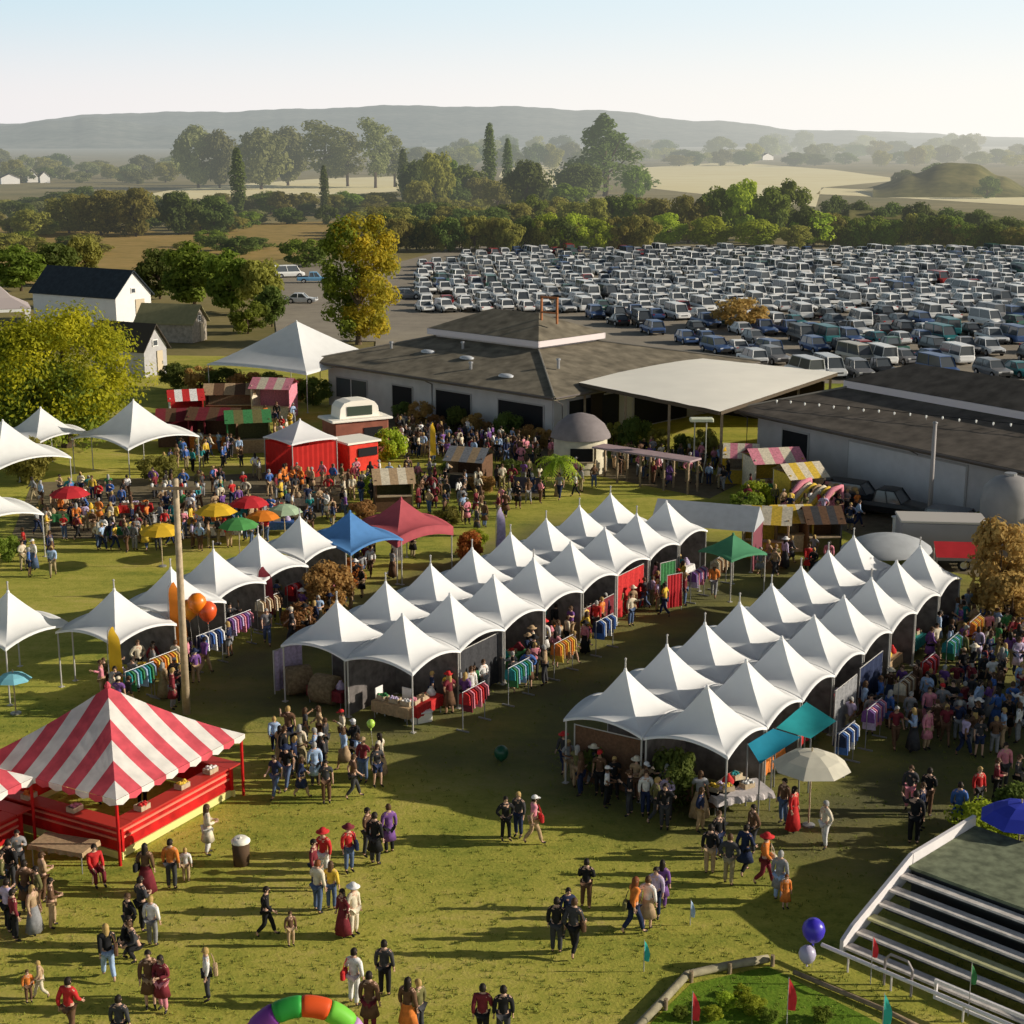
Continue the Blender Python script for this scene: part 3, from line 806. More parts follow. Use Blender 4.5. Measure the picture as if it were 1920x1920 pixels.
def striped_booth(cx, cy, rz, label, side=6.5):
    t = thing('striped_booth', label, 'booth', (cx, cy, 0), rz, 'red and white striped booths')
    striped_canopy(side, 2.35, 2.25).build('canopy', [red_st, white_st], t)
    h = side / 2
    for q in range(4):
        ca, sa = math.cos(q * math.pi / 2), math.sin(q * math.pi / 2)
        MB().tube([(0, 0, 0), (0, 0, 2.35)], 0.055, 8).build('post', red_gloss, t, loc=((h - .08) * (ca - sa), (h - .08) * (ca + sa), 0))
        L_ = side - 0.5 - (0 if q % 2 == 0 else .26)
        o = h - 0.45
        mb = MB().box((o * ca, o * sa, 0.76), (0.10, L_, 0.92), 0, rz=q * math.pi / 2)
        mb.build('counter_front', red_gloss, t)
        MB().box((o * ca, o * sa, 1.25), (0.62, L_ + .3 if q % 2 == 0 else side - 1.55, 0.06), 0, rz=q * math.pi / 2).build('counter_top', mat('dull_red_counter_top', (0.46, 0.04, 0.03), 0.5), t)
        mb = MB()
        for zz in (0.95, 0.72): mb.box(((o + .07) * ca, (o + .07) * sa, zz), (0.06, L_ - .1, 0.07), 0, rz=q * math.pi / 2)
        mb.build('counter_trim', mat('salmon_trim', (0.75, 0.22, 0.15), 0.5), t)
        MB().box(((o + .06) * ca, (o + .06) * sa, 0.16), (0.06, L_ + .05, 0.26), 0, rz=q * math.pi / 2).build('skirting', mat('cream_yellow_skirting', (0.72, 0.66, 0.26), 0.7), t)
    MB().lathe([(0.10, 0), (0.12, .08), (0.05, .2), (0, .24)], 10, (0, 0, 4.56)).build('finial', red_st, t)
    return t
bu = R(61)
striped_booth(-14.0, 50.35, bu, 'large booth with red and white striped roof and red counters, left foreground')
striped_booth(-20.35, 46.5, bu, 'striped booth cut by the left edge, only one roof corner showing')

# ================================================================== AWNING, UMBRELLAS
teal = tint_cloth('teal_awning_fabric', (0.03, 0.34, 0.37))
teal2 = tint_cloth('blue_teal_awning_fabric', (0.02, 0.24, 0.36))
def quad_awning(name, label, pix, z, m, drop=0.35):
    pts = [at(px, py, zz) for (px, py), zz in zip(pix, z)]
    c = sum(pts, Vector()) / 4
    t = thing(name, label, 'awning', (c.x, c.y, 0))
    mb = MB(); n = 8
    for i in range(n + 1):
        for j in range(n + 1):
            u, v = i / n, j / n
            p = (pts[0] * (1 - u) + pts[1] * u) * (1 - v) + (pts[3] * (1 - u) + pts[2] * u) * v
            p = p - Vector((c.x, c.y, 0)); p.z -= 0.5 * drop * math.sin(math.pi * u) * math.sin(math.pi * v)
            mb.v.append(tuple(p))
    for i in range(n):
        for j in range(n):
            a = i * (n + 1) + j; mb.f.append((a, a + n + 1, a + n + 2, a + 1)); mb.m.append(0)
    mb.build('canopy', m, t, True)
    for p in pts[:2] + pts[2:]:
        MB().tube([(0, 0, 0), (0, 0, p.z)], 0.03, 6).build('pole', pole_grey, t, loc=(p.x - c.x, p.y - c.y, 0))
    return t
quad_awning('awning', 'teal fabric awning beside the near right corner of the right row', [(1455, 1365), (1512, 1316), (1568, 1352), (1520, 1385)], [2.3, 2.5, 2.3, 2.1], teal)
quad_awning('awning', 'blue teal awning hanging lower beside the teal one', [(1402, 1395), (1450, 1366), (1502, 1382), (1425, 1432)], [2.35, 2.45, 2.2, 2.0], teal2)

def umbrella(px, base, h, r, m, label, tilt=0.0, m2=None, group=None, ribs=True):
    p = at(px, base)
    t = thing('parasol', label, 'umbrella', (p.x, p.y, 0), random.uniform(0, 1), group)
    mb = MB(); n = 8; prof = [(0.0, 0.0), (0.35, -0.05), (0.7, -0.19), (1.0, -0.42)]
    for k in range(n):
        a0, a1 = 2 * math.pi * k / n, 2 * math.pi * (k + 1) / n
        for (f0, z0), (f1, z1) in zip(prof[:-1], prof[1:]):
            q = [(f0 * r * math.cos(a0), f0 * r * math.sin(a0), h + z0 * r), (f1 * r * math.cos(a0), f1 * r * math.sin(a0), h + z1 * r),
                 (f1 * r * math.cos(a1), f1 * r * math.sin(a1), h + z1 * r), (f0 * r * math.cos(a1), f0 * r * math.sin(a1), h + z0 * r)]
            if f0 == 0: q = q[:3]
            mb.poly(q, k % 2 if m2 else 0)
    mb.build('canopy', [m, m2] if m2 else m, t)
    MB().tube([(0, 0, 0), (0, 0, h + .12)], 0.03, 8).build('pole', palewood, t)
    mb = MB()
    for k in range(n):
        a = 2 * math.pi * k / n
        mb.tube([(0, 0, h - .5 * r), (0.6 * r * math.cos(a), 0.6 * r * math.sin(a), h - .19 * r)], 0.012, 4, cap=False)
    mb.build('stretcher', pole_grey, t)
    MB().lathe([(0, 0), (0.22, 0), (0.22, .05), (0.06, .1), (0, .1)], 12).build('base', pole_grey, t)
    return t
cream_cl = tint_cloth('cream_umbrella_fabric', (0.72, 0.68, 0.56))
umbrella(1516, 1548, 2.75, 1.35, cream_cl, 'large cream parasol at the near right corner of the right row')
UC = {'red': tint_cloth('red_umbrella_fabric', (0.60, 0.04, 0.05)), 'yellow': tint_cloth('yellow_umbrella_fabric', (0.80, 0.50, 0.04)), 'green': tint_cloth('green_umbrella_fabric', (0.10, 0.34, 0.10)),
      'orange': tint_cloth('orange_umbrella_fabric', (0.80, 0.24, 0.03)), 'white': tint_cloth('white_umbrella_fabric', (0.75, 0.74, 0.70)), 'pale_green': tint_cloth('pale_green_umbrella_fabric', (0.42, 0.55, 0.38)), 'grey': tint_cloth('grey_umbrella_fabric', (0.45, 0.44, 0.42))}
for px, base, r, c, lab in ((135, 985, 1.25, 'red', 'crimson parasol standing alone left in the market crowd'), (408, 1020, 1.25, 'yellow', 'golden yellow parasol in the market crowd right of the wooden pole'),
                            (470, 1005, 1.2, 'red', 'red parasol right of the golden one in the market'), 
                            (535, 1022, 1.1, 'pale_green', 'pale green parasol at the right of the market rows'), 
                            (305, 1062, 1.2, 'yellow', 'mustard parasol just left of the wooden pole'), (450, 1050, 1.15, 'green', 'dark green parasol below the golden one'),
                            (495, 1035, 1.0, 'orange', 'small orange parasol behind the white left row')):
    umbrella(px, base, 2.45, r, UC[c], lab, group='coloured parasols of the market')
umbrella(1905, 1640, 2.5, 1.3, tint_cloth('ultramarine_umbrella_fabric', (0.05, 0.07, 0.55)), 'blue parasol beside the shrub at the right edge')

# ================================================================== BUILDINGS
def frame(o, d):
    d = Vector((d[0], d[1])).normalized()
    return lambda u, v, z: (o[0] + d.x * u + d.y * v, o[1] + d.y * u - d.x * v, z)

def lodge(name, label, o, du, L_, W_, eave, inner, zi, fasc, ridge, walls, m_roof, m_wall, inset=1.3, details=None):
    """hip roofed hall with a raised upper roof; local u along the front, v to the back"""
    n = Vector((du[0], du[1])).normalized()
    vdir = Vector((n.y, -n.x))
    if vdir.y < 0: vdir = -vdir
    ang = math.atan2(n.y, n.x)
    t = thing(name, label, 'building', (o[0], o[1], 0), ang)
    sgn = 1 if (n.x * vdir.y - n.y * vdir.x) > 0 else -1
    P = lambda u, v, z: (u, v * sgn, z)
    u0, u1, v0, v1 = inner
    def roof_band(a, za, b, zb, th=0.16):
        mb = MB()
        A = [P(a[0], a[2], za), P(a[1], a[2], za), P(a[1], a[3], za), P(a[0], a[3], za)]
        B = [P(b[0], b[2], zb), P(b[1], b[2], zb), P(b[1], b[3], zb), P(b[0], b[3], zb)]
        for i in range(4):
            j = (i + 1) % 4
            mb.poly([A[i], A[j], B[j], B[i]])
            mb.poly([A[i], A[j], (A[j][0], A[j][1], za - th), (A[i][0], A[i][1], za - th)])
        mb.poly([(p[0], p[1], za - th) for p in A])
        return mb
    rf = roof_band((0, L_, 0, W_), eave, (u0, u1, v0, v1), zi, 0.28).build('roof', m_roof, t)
    # white hip caps
    for a, b in (((0, 0), (u0, v0)), ((L_, 0), (u1, v0)), ((0, W_), (u0, v1))):
        MB().tube([P(a[0], a[1], eave + .05), P(b[0], b[1], zi + .06)], 0.09, 6).build('ridge_cap', mat('weathered_ridge_cap', (0.22, 0.20, 0.17), 0.9), rf)
    c = ((u0 + u1) / 2, (v0 + v1) / 2)
    mb = MB(); mb.box(P(c[0], c[1], zi + fasc / 2), (u1 - u0, v1 - v0, fasc + 0.1)); mb.build('clerestory', mat('pale_fascia', (0.62, 0.56, 0.55), 0.7, noise=.1, scale=3), t)
    e = 0.5
    hw = (v1 - v0) / 2 + e
    up = MB()
    A = [P(u0 - e, v0 - e, zi + fasc), P(u1 + e, v0 - e, zi + fasc), P(u1 + e, v1 + e, zi + fasc), P(u0 - e, v1 + e, zi + fasc)]
    r0, r1 = P(u0 + hw * 0.8, c[1], ridge), P(u1 - hw * 0.8, c[1], ridge)
    up.poly([A[0], A[1], r1, r0]); up.poly([A[2], A[3], r0, r1]); up.poly([A[1], A[2], r1]); up.poly([A[3], A[0], r0])
    up.poly([(p[0], p[1], p[2] - .002) for p in A])
    up.build('upper_roof', m_roof, t)
    mb = MB()
    for i in range(4):
        a, b = Vector(A[i]), Vector(A[(i + 1) % 4])
        d = (b - a); an = math.atan2(d.y, d.x)
        m_ = (a + b) / 2
        mb.box((m_.x, m_.y, m_.z - .28), (d.length - .02 if i % 2 else d.length + .1, 0.1, 0.5), 0, rz=an)
    mb.build('fascia', mat('white_fascia', (0.70, 0.62, 0.62), 0.7), t)
    gm = mat('brown_gutter', (0.13, 0.11, 0.10), .6)
    for a, b in ((P(.1, -.06, eave - .1), P(L_ - .1, -.06, eave - .1)), (P(-.06, .1, eave - .1), P(-.06, W_ - .1, eave - .1))):
        MB().tube([a, b], .08, 6).build('gutter', gm, t)
    for uu in (.2, L_ * .5, L_ - .2):
        MB().tube([P(uu, -.04, eave - .15), P(uu, inset - .14, eave - .7), P(uu, inset - .14, .1)], .05, 6).build('downpipe', gm, t)
    # walls: front, and sides
    mb = MB(); i_ = inset
    for a, b in (((i_, i_), (L_ - i_, i_)), ((L_ - i_, i_), (L_ - i_, W_ - i_)), ((L_ - i_, W_ - i_), (i_, W_ - i_)), ((i_, W_ - i_), (i_, i_))):
        p, q = Vector(P(*a, 0)), Vector(P(*b, 0)); d = q - p
        m_ = (p + q) / 2
        mb.box((m_.x, m_.y, (eave - .2) / 2), (d.length, 0.2, eave - .2), 0, rz=math.atan2(d.y, d.x))
    wl = mb.build('wall', m_wall, t)
    for (ua, ub, z0, z1, kind) in walls:
        fr = MB().box(P((ua + ub) / 2, i_ - .13, (z0 + z1) / 2), (ub - ua + .24, 0.10, z1 - z0 + .24)).build('window' if kind != 'door' else 'door', mat('window_frame_paint', (0.38, 0.36, 0.35), 0.7), wl)
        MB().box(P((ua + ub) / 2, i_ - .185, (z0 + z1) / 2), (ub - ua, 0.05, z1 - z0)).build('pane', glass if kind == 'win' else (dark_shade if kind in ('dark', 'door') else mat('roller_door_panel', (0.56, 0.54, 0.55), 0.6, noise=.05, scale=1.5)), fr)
        if kind == 'win':
            MB().box(P((ua + ub) / 2, i_ - .215, (z0 + z1) / 2), (0.07, 0.02, z1 - z0)).build('mullion', white_paint, fr)
    return t, P, sgn

# long lodge (seen corner at 1040,745)
lt, LP, _ = lodge('lodge', 'long low lodge with dark hipped roof and a raised upper roof with white fascia', (3.2, 115.5), (-21.3, 20.4), 29.5, 27, 4.0,
      (10, 22.5, 9, 16.5), 5.9, 0.75, 8.35, [(2.2, 7.0, 0.9, 2.9, 'dark'), (10.2, 14.2, 0.05, 2.9, 'dark'), (17.2, 19.6, 0.02, 2.7, 'door'), (23.0, 27.0, 0.9, 2.6, 'win')], roof_dark, wall_pale)
for va, vb in ((3.0, 9.0), (11.0, 18.0)):  # dark panels added to the side wall to shade it under the shelter
    d_ = MB().box(LP(1.3 - .13, (va + vb) / 2, 1.7), (.10, vb - va + .24, 3.3)).build('shade_panel_frame', wall_grey, lt)
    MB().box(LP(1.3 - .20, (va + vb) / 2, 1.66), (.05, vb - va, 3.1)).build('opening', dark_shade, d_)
for u, v in ((5, 6), (12, 3), (24, 5), (17, 7)):
    MB().tube([(0, 0, -.2), (0, 0, .5)], .12, 8).lathe([(.2, .5), (.16, .62), (0, .66)], 8).build('vent_pipe', pole_grey, lt, loc=LP(u, v, 4.0 + 1.9 * v / 9))
sk = mat('skylight_glass', (0.50, 0.52, 0.55), 0.3)
for u, v in ((14.5, 5.0), (19.5, 5.2), (7.5, 2.5)):
    z = 4.0 + 1.9 * v / 9 + .12
    o_ = MB().lathe([(0, .12), (.4, .1), (.6, 0), (.6, -.12)], 12).build('skylight', sk, lt, True, loc=LP(u, v, z)); o_.scale = (1.2, .8, 1)
# rust framed hatch on the upper roof
p = LP(11.5, 12, 8.0)
mb = MB()
for dx in (-.9, .9):
    mb.box((p[0] + dx, p[1], p[2] + .8), (0.16, 0.16, 2.2))
mb.box((p[0], p[1], p[2] + 1.9), (2.0, 0.16, 0.16)); mb.box((p[0], p[1], p[2] + .6), (2.0, 0.12, 0.12))
mb.build('roof_frame', mat('rust_orange_frame', (0.35, 0.14, 0.06), 0.8), lt)
lt2, LP2, _ = lodge('lodge', 'large brown roofed lodge at the right edge with pale roof vent strip', (34.2, 82.7), (-12, 18.3), 33.0, 22, 4.0,
      (4, 29, 8, 14), 5.5, 0.45, 7.3, [(2, 7.5, 0.4, 2.9, 'dark'), (12.5, 22.5, 0.1, 3.2, 'roller'), (26.5, 29.0, 0.6, 3.0, 'dark')], roof_darker, wall_grey)
# string of small lamps along the lower roof
t = thing('string_lights', 'string of small white lamps across the right lodge roof', 'string lights', lt2.location, lt2.rotation_euler.z)
mb = MB(); pts = [Vector(LP2(7.0 + 1.2 * k, 6.8 - .225 * k, 4.0 + 1.5 * (6.8 - .225 * k) / 8 + .34 + (0.04 if k % 2 else 0))) for k in range(21)]
mb.tube(pts, 0.02, 4).build('cable', tyre, t)
bulb = MB().lathe([(0, .1), (.06, .04), (.06, -.05), (.03, -.13), (0, -.14)], 8).mesh('bulb', mat('white_lamp', (0.8, 0.78, 0.7), 0.4, emit=0.25), True)
for k, q in enumerate(pts): obj('bulb', bulb, t, (q.x, q.y, q.z - .09))
for k in (0, 10, 20):
    q = pts[k]; MB().tube([(0, 0, -.36), (0, 0, 0)], 0.02, 5).build('bracket', pole_grey, t, loc=tuple(q))

# cream flat roof canopy between the lodges
cp_ = [at(1085, 717, 4.5), at(1350, 771, 4.5), at(1571, 698, 4.5), at(1280, 668, 4.5)]
c = sum(cp_, Vector()) / 4
t = thing('open_shelter', 'wide cream flat roofed shelter between the two lodges', 'shelter', (c.x, c.y, 0))
rel = [(p.x - c.x, p.y - c.y) for p in cp_]
mb = MB(); n = 10
for i in range(n + 1):
    for j in range(n + 1):
        u, v = i / n, j / n
        x = (rel[0][0] * (1 - u) + rel[1][0] * u) * (1 - v) + (rel[3][0] * (1 - u) + rel[2][0] * u) * v
        y = (rel[0][1] * (1 - u) + rel[1][1] * u) * (1 - v) + (rel[3][1] * (1 - u) + rel[2][1] * u) * v
        mb.v.append((x, y, 4.5 + .35 * math.sin(math.pi * u) * math.sin(math.pi * v) + .06 * math.sin(u * 31)))
for i in range(n):
    for j in range(n):
        a = i * (n + 1) + j; mb.f.append((a, a + n + 1, a + n + 2, a + 1)); mb.m.append(0)
mb.build('roof', cream_sheet, t, True)
mb = MB()
for i in range(4):
    a, b = rel[i], rel[(i + 1) % 4]; d = math.hypot(b[0] - a[0], b[1] - a[1])
    mb.box(((a[0] + b[0]) / 2 * .995, (a[1] + b[1]) / 2 * .995, 4.34), (d * .99, .12, .26), 0, rz=math.atan2(b[1] - a[1], b[0] - a[0]))
mb.build('edge_beam', mat('brown_beam', (0.10, 0.075, 0.05), 0.8), t)
for i in range(4):
    a, b = rel[i], rel[(i + 1) % 4]
    for f in ((0.02, .34, .66) if i in (0, 1) else (0.02, .5)):
        MB().box((0, 0, 2.1), (0.18, 0.18, 4.2)).build('post', wood, t, loc=((a[0] + (b[0] - a[0]) * f) * .97, (a[1] + (b[1] - a[1]) * f) * .97, 0))
# near-black back walls, one added, darken the space under the shelter roof
a, b = rel[3], rel[2]
for a, b in ((rel[3], rel[2]), (rel[0], rel[3])): MB().box(((a[0] + b[0]) / 2 * .9, (a[1] + b[1]) / 2 * .9, 1.9), (math.hypot(b[0] - a[0], b[1] - a[1]) * .9, .12, 3.8), 0, rz=math.atan2(b[1] - a[1], b[0] - a[0])).build('back_wall', mat('under_roof_shade_wall', (0.035, 0.025, 0.018), 0.9), t)

# white barn with dark roof
def gable_house(name, label, px_l, px_r, base, ridge_py, length, ang, m_wall, m_roof, win=True):
    a, b = at(px_l, base), at(px_r, base)
    wd = (b - a).length; mid_ = (a + b) / 2
    dist = mid_.y * cp + HC * sp
    h = (base - ridge_py) * dist / FPX / cp
    e = h * 0.58
    t = thing(name, label, 'building', (mid_.x, mid_.y, 0), ang)
    hw = wd / 2
    mb = MB()
    mb.poly([(-hw, 0, 0), (hw, 0, 0), (hw, 0, e), (0, 0, h - .08), (-hw, 0, e)])
    mb.poly([(hw, length, 0), (-hw, length, 0), (-hw, length, e), (0, length, h - .08), (hw, length, e)])
    mb.poly([(hw, 0, 0), (hw, length, 0), (hw, length, e), (hw, 0, e)]); mb.poly([(-hw, length, 0), (-hw, 0, 0), (-hw, 0, e), (-hw, length, e)])
    wl = mb.build('wall', m_wall, t)
    mb = MB(); o_ = 0.35; th = .14
    sl = (h - e) / hw
    for s_ in (-1, 1):
        x1 = s_ * (hw + o_); z1 = e - sl * o_
        q = [(x1, -o_, z1), (x1, length + o_, z1), (0, length + o_, h), (0, -o_, h)]
        if s_ < 0: q.reverse()
        mb.poly(q); mb.poly([(p[0], p[1], p[2] + th) for p in reversed(q)])
        for i in range(4):
            p0, p1 = q[i], q[(i + 1) % 4]
            mb.poly([p0, p1, (p1[0], p1[1], p1[2] + th), (p0[0], p0[1], p0[2] + th)])
    mb.build('roof', m_roof, t)
    if win:
        d = MB().box((hw * .35, -.06, e * .42), (hw * .5, .08, e * .84)).build('door', mat('cream_door', (0.55, 0.46, 0.33), 0.7), wl)
        MB().box((hw * .55, -.12, e * .42), (.1, .06, .3)).build('handle', pole_grey, d)
        f = MB().box((0, -.05, e * 1.12), (.8, .06, .7)).build('window', white_paint, wl)
        MB().box((0, -.085, e * 1.12), (.6, .03, .5)).build('pane', glass, f)
    return t
slate = mat('dark_slate_roof', (0.035, 0.045, 0.055), 0.8, noise=.2, scale=2)
gable_house('barn', 'white gabled barn with long dark slate roof at the left', 208, 298, 612, 512, 15, R(58), white_paint, slate)
gable_house('shed', 'grey shed with pale gable end right of the yellow green tree', 262, 325, 704, 612, 7, R(62), mat('grey_board_wall', (0.42, 0.41, 0.42), 0.8, noise=.1, scale=2), mat('dark_brown_roof', (0.06, 0.05, 0.04), 0.9))
gable_house('shed', 'low shed with olive roof right of the white barn', 345, 405, 640, 575, 7, R(75), mat('stone_wall', (0.30, 0.26, 0.21), 0.9, noise=.25, scale=3), mat('olive_roof', (0.25, 0.23, 0.12), 0.9, noise=.1, scale=2))
for px, base, w_, h_, lab in ((20, 345, 34, 18, 'small pale house far off at the left edge'), (62, 342, 20, 22, 'tiny white house at the left below the hills'), (85, 343, 18, 20, 'tiny white gabled house beside another at the far left'),
                              (250, 322, 26, 14, 'little cream house among far trees left of the hazy grove'), (1060, 400, 34, 20, 'small white house in front of the pale field at the centre'), (1440, 300, 24, 12, 'tiny pale house in the far tree line at the right'),
                              (880, 398, 22, 10, 'small white hut at the end of the brown strip')):
    gable_house('house', lab, px - w_ / 2, px + w_ / 2, base, base - h_, 8, R(25), white_paint, mat('pale_far_roof', (0.35, 0.30, 0.26), .9, haze=.6), win=False)
# pavilion at the left edge
p = at(0, 640)
t = thing('pavilion', 'open pavilion with a pale pyramid roof at the left edge', 'pavilion', (p.x, p.y, 0), R(20))
mb = MB(); r_ = 3.6
A = [(r_, r_), (-r_, r_), (-r_, -r_), (r_, -r_)]
for i in range(4):
    a, b = A[i], A[(i + 1) % 4]
    mb.poly([(a[0], a[1], 4.1), (b[0], b[1], 4.1), (b[0] * .45, b[1] * .45, 5.2), (a[0] * .45, a[1] * .45, 5.2)]); mb.poly([(a[0] * .45, a[1] * .45, 5.2), (b[0] * .45, b[1] * .45, 5.2), (0, 0, 6.9)])
mb.build('roof', mat('pale_grey_roof', (0.42, 0.36, 0.35), 0.9), t)
MB().box((0, 0, 3.9), (2 * r_ - .1, 2 * r_ - .1, .36)).build('fascia', white_paint, t)
for a in A: MB().box((0, 0, 1.86), (.3, .3, 3.72)).build('post', white_paint, t, loc=(a[0] * .92, a[1] * .92, 0))
# ================================================================== VEHICLES
def loft(mb, sections, mi=0, capmi=None):
    """sections: list of rings (lists of points, same length)"""
    n = len(sections[0]); k0 = len(mb.v)
    for r in sections: mb.v += [tuple(p) for p in r]
    for a in range(len(sections) - 1):
        for i in range(n):
            j = (i + 1) % n
            mb.f.append((k0 + a * n + i, k0 + a * n + j, k0 + (a + 1) * n + j, k0 + (a + 1) * n + i)); mb.m.append(mi)
    mb.f.append(tuple(k0 + i for i in reversed(range(n)))); mb.m.append(mi)
    e = k0 + (len(sections) - 1) * n
    mb.f.append(tuple(e + i for i in range(n))); mb.m.append(mi)

def car_template(kind):
    """length along y (nose at -y); returns body, windows, wheel, headlight meshes"""
    L_, W_, H = {'sedan': (4.6, 1.8, 1.45), 'hatchback': (4.0, 1.74, 1.5), 'suv': (4.7, 1.9, 1.75), 'pickup': (5.4, 1.95, 1.8), 'van': (5.2, 2.0, 2.1)}[kind]
    hw = W_ / 2
    bl = 0.92 if kind in ('suv', 'van', 'pickup') else 0.84       # belt height
    hood = bl - 0.06
    prof = {'sedan': [(-2.3, .5, .62), (-2.2, .32, .72), (-1.9, .25, hood - .06), (-.95, .25, bl), (1.35, .25, bl + .02), (2.1, .27, bl - .02), (2.3, .42, .72)],
            'hatchback': [(-2.0, .48, .62), (-1.92, .3, .74), (-1.65, .25, hood - .05), (-.85, .25, bl), (1.4, .25, bl + .03), (1.9, .27, bl), (2.0, .42, .75)],
            'suv': [(-2.35, .55, .7), (-2.25, .38, .85), (-2.0, .32, hood), (-1.0, .32, bl + .06), (1.8, .32, bl + .06), (2.25, .35, bl + .02), (2.35, .5, .85)],
            'pickup': [(-2.7, .6, .75), (-2.6, .42, .9), (-2.3, .38, hood + .03), (-1.2, .38, bl + .08), (.7, .38, bl + .08), (2.6, .4, bl + .06), (2.7, .5, .9)],
            'van': [(-2.6, .5, .7), (-2.5, .35, .85), (-2.2, .3, hood + .05), (-1.7, .3, bl + .12), (2.3, .3, bl + .12), (2.55, .32, bl + .1), (2.6, .45, .9)]}[kind]
    mb = MB()
    secs = []
    for i, (y, zb, zt) in enumerate(prof):
        k = 0.86 if i in (0, len(prof) - 1) else (0.95 if i in (1, len(prof) - 2) else 1.0)
        w2 = hw * k
        zm = zb + (zt - zb) * .62
        secs.append([(-w2 * .93, y, zb), (-w2, y, zm), (-w2 * .93, y, zt), (-w2 * .6, y, zt + .03), (w2 * .6, y, zt + .03), (w2 * .93, y, zt), (w2, y, zm), (w2 * .93, y, zb)])
    loft(mb, secs)
    cab = {'sedan': (-.95, -.25, 1.0, 1.75), 'hatchback': (-.9, -.2, 1.35, 1.85), 'suv': (-1.05, -.4, 1.85, 2.2), 'pickup': (-1.15, -.5, .55, .75), 'van': (-1.9, -1.2, 2.4, 2.5)}[kind]
    f0, f1, r1, r0 = cab
    zb, zt = bl + .03, H - .05
    # roof panel and pillars in body colour
    rw = hw * .74
    ro = MB()
    loft(mb, [[(-rw, f1 - .08, zt - .04), (rw, f1 - .08, zt - .04), (rw * .96, f1 - .04, zt + .02), (-rw * .96, f1 - .04, zt + .02)],
              [(-rw, (f1 + r1) / 2, zt - .03), (rw, (f1 + r1) / 2, zt - .03), (rw * .95, (f1 + r1) / 2, zt + .05), (-rw * .95, (f1 + r1) / 2, zt + .05)],
              [(-rw, r1 + .08, zt - .04), (rw, r1 + .08, zt - .04), (rw * .96, r1 + .04, zt + .02), (-rw * .96, r1 + .04, zt + .02)]])
    bw = hw * .9
    for s_ in (-1, 1):
        for (ya, yb) in ((f0, f1 - .05), (r0, r1 + .05), ((f0 + r0) / 2, (f1 + r1) / 2)):
            mb.tube([(s_ * bw, ya, zb - .04), (s_ * rw * .985, yb, zt)], 0.045, 4)
    # wheel arches as dark discs stay on the body mesh
    yw = {'sedan': (-1.4, 1.35), 'hatchback': (-1.25, 1.2), 'suv': (-1.4, 1.4), 'pickup': (-1.7, 1.6), 'van': (-1.65, 1.5)}[kind]
    for s_ in (-1, 1):
        for y in yw:
            mb.tube([(s_ * (hw - .1), y, .36), (s_ * (hw + .004), y, .36)], .39, 14, 1)
    for y, z in ((-L_ / 2 - .0, .5), (L_ / 2 + .0, .55)):
        mb.box((0, y, z), (W_ * .8, .1, .2), 1 if kind in ('suv', 'pickup') else 0)
    mb.box((0, -L_ / 2 + .03, .68), (W_ * .45, .12, .12), 1)
    if kind == 'pickup':
        mb.box((0, 1.7, bl + .135), (hw * 1.5, 1.6, .02), 1)
    win = MB()
    g = .985
    loft(win, [[(-bw * g, f0 + .02, zb - .05), (bw * g, f0 + .02, zb - .05), (bw * g, r0 - .02, zb - .05), (-bw * g, r0 - .02, zb - .05)],
               [(-rw * g, f1, zt - .02), (rw * g, f1, zt - .02), (rw * g, r1, zt - .02), (-rw * g, r1, zt - .02)]])
    wh = MB()
    wh.lathe([(0, -.1), (.2, -.1), (.33, -.095), (.345, -.05), (.345, .08), (.33, .1), (0.21, .1)], 16)
    wh.lathe([(.21, .1), (.19, .075), (.06, .085), (0, .09)], 16, mi=1)
    wh.v = [(z, x, y) for x, y, z in wh.v]
    hl = MB().box((0, 0, 0), (.34, .1, .14))
    body = mb.mesh('body', [white_paint, tyre], False)
    return {'body': body, 'windows': win.mesh('windows', glass), 'wheel': wh.mesh('wheel', [tyre, chrome]), 'headlight': hl.mesh('headlight', mat('headlight_glass', (.75, .75, .72), .15)),
            'tail': MB().box((0, 0, 0), (.28, .08, .16)).mesh('tail_light', mat('red_lamp', (.4, .01, .01), .3)), 'yw': yw, 'hw': hw, 'L': L_, 'hz': .74}
CARS = {k: car_template(k) for k in ('sedan', 'hatchback', 'suv', 'pickup', 'van')}
PAINT = {'white': (.86, .85, .83), 'silver': (.60, .61, .62), 'grey': (.20, .20, .21), 'black': (.02, .02, .022), 'blue': (.05, .10, .24), 'red': (.32, .03, .03), 'beige': (.50, .45, .36), 'green': (.05, .13, .10), 'teal': (.02, .16, .18), 'orange': (.5, .16, .03), 'sky_blue': (.18, .40, .62)}
PM = {k: mat(k + '_car_paint', c, 0.35, spec=0.4) for k, c in PAINT.items()}
def car(kind, colour, x, y, rz, label, group=None, detail=True, name=None, cat=None):
    T = CARS[kind]
    t = thing(name or ('parked_' + ('car' if kind in ('sedan', 'hatchback', 'suv') else kind)), label, cat or ('car' if kind in ('sedan', 'hatchback', 'suv') else kind), (x, y, 0), rz, group)
    obj('body', T['body'], t, m=PM[colour]); obj('windows', T['windows'], t)
    if detail:
        for s_ in (-1, 1):
            for yy in T['yw']:
                o = obj('wheel', T['wheel'], t, (s_ * (T['hw'] - .06), yy, .345))
                if s_ < 0: o.rotation_euler.z = math.pi
            obj('headlight', T['headlight'], t, (s_ * T['hw'] * .66, -T['L'] / 2 + .06, T['hz']))
            obj('tail_light', T['tail'], t, (s_ * T['hw'] * .70, T['L'] / 2 - .05, T['hz'] + .03))
    return t
rc = random.Random(77)
slots = []
lot_ang = 0.0
yrow = 153.0; ri = 0
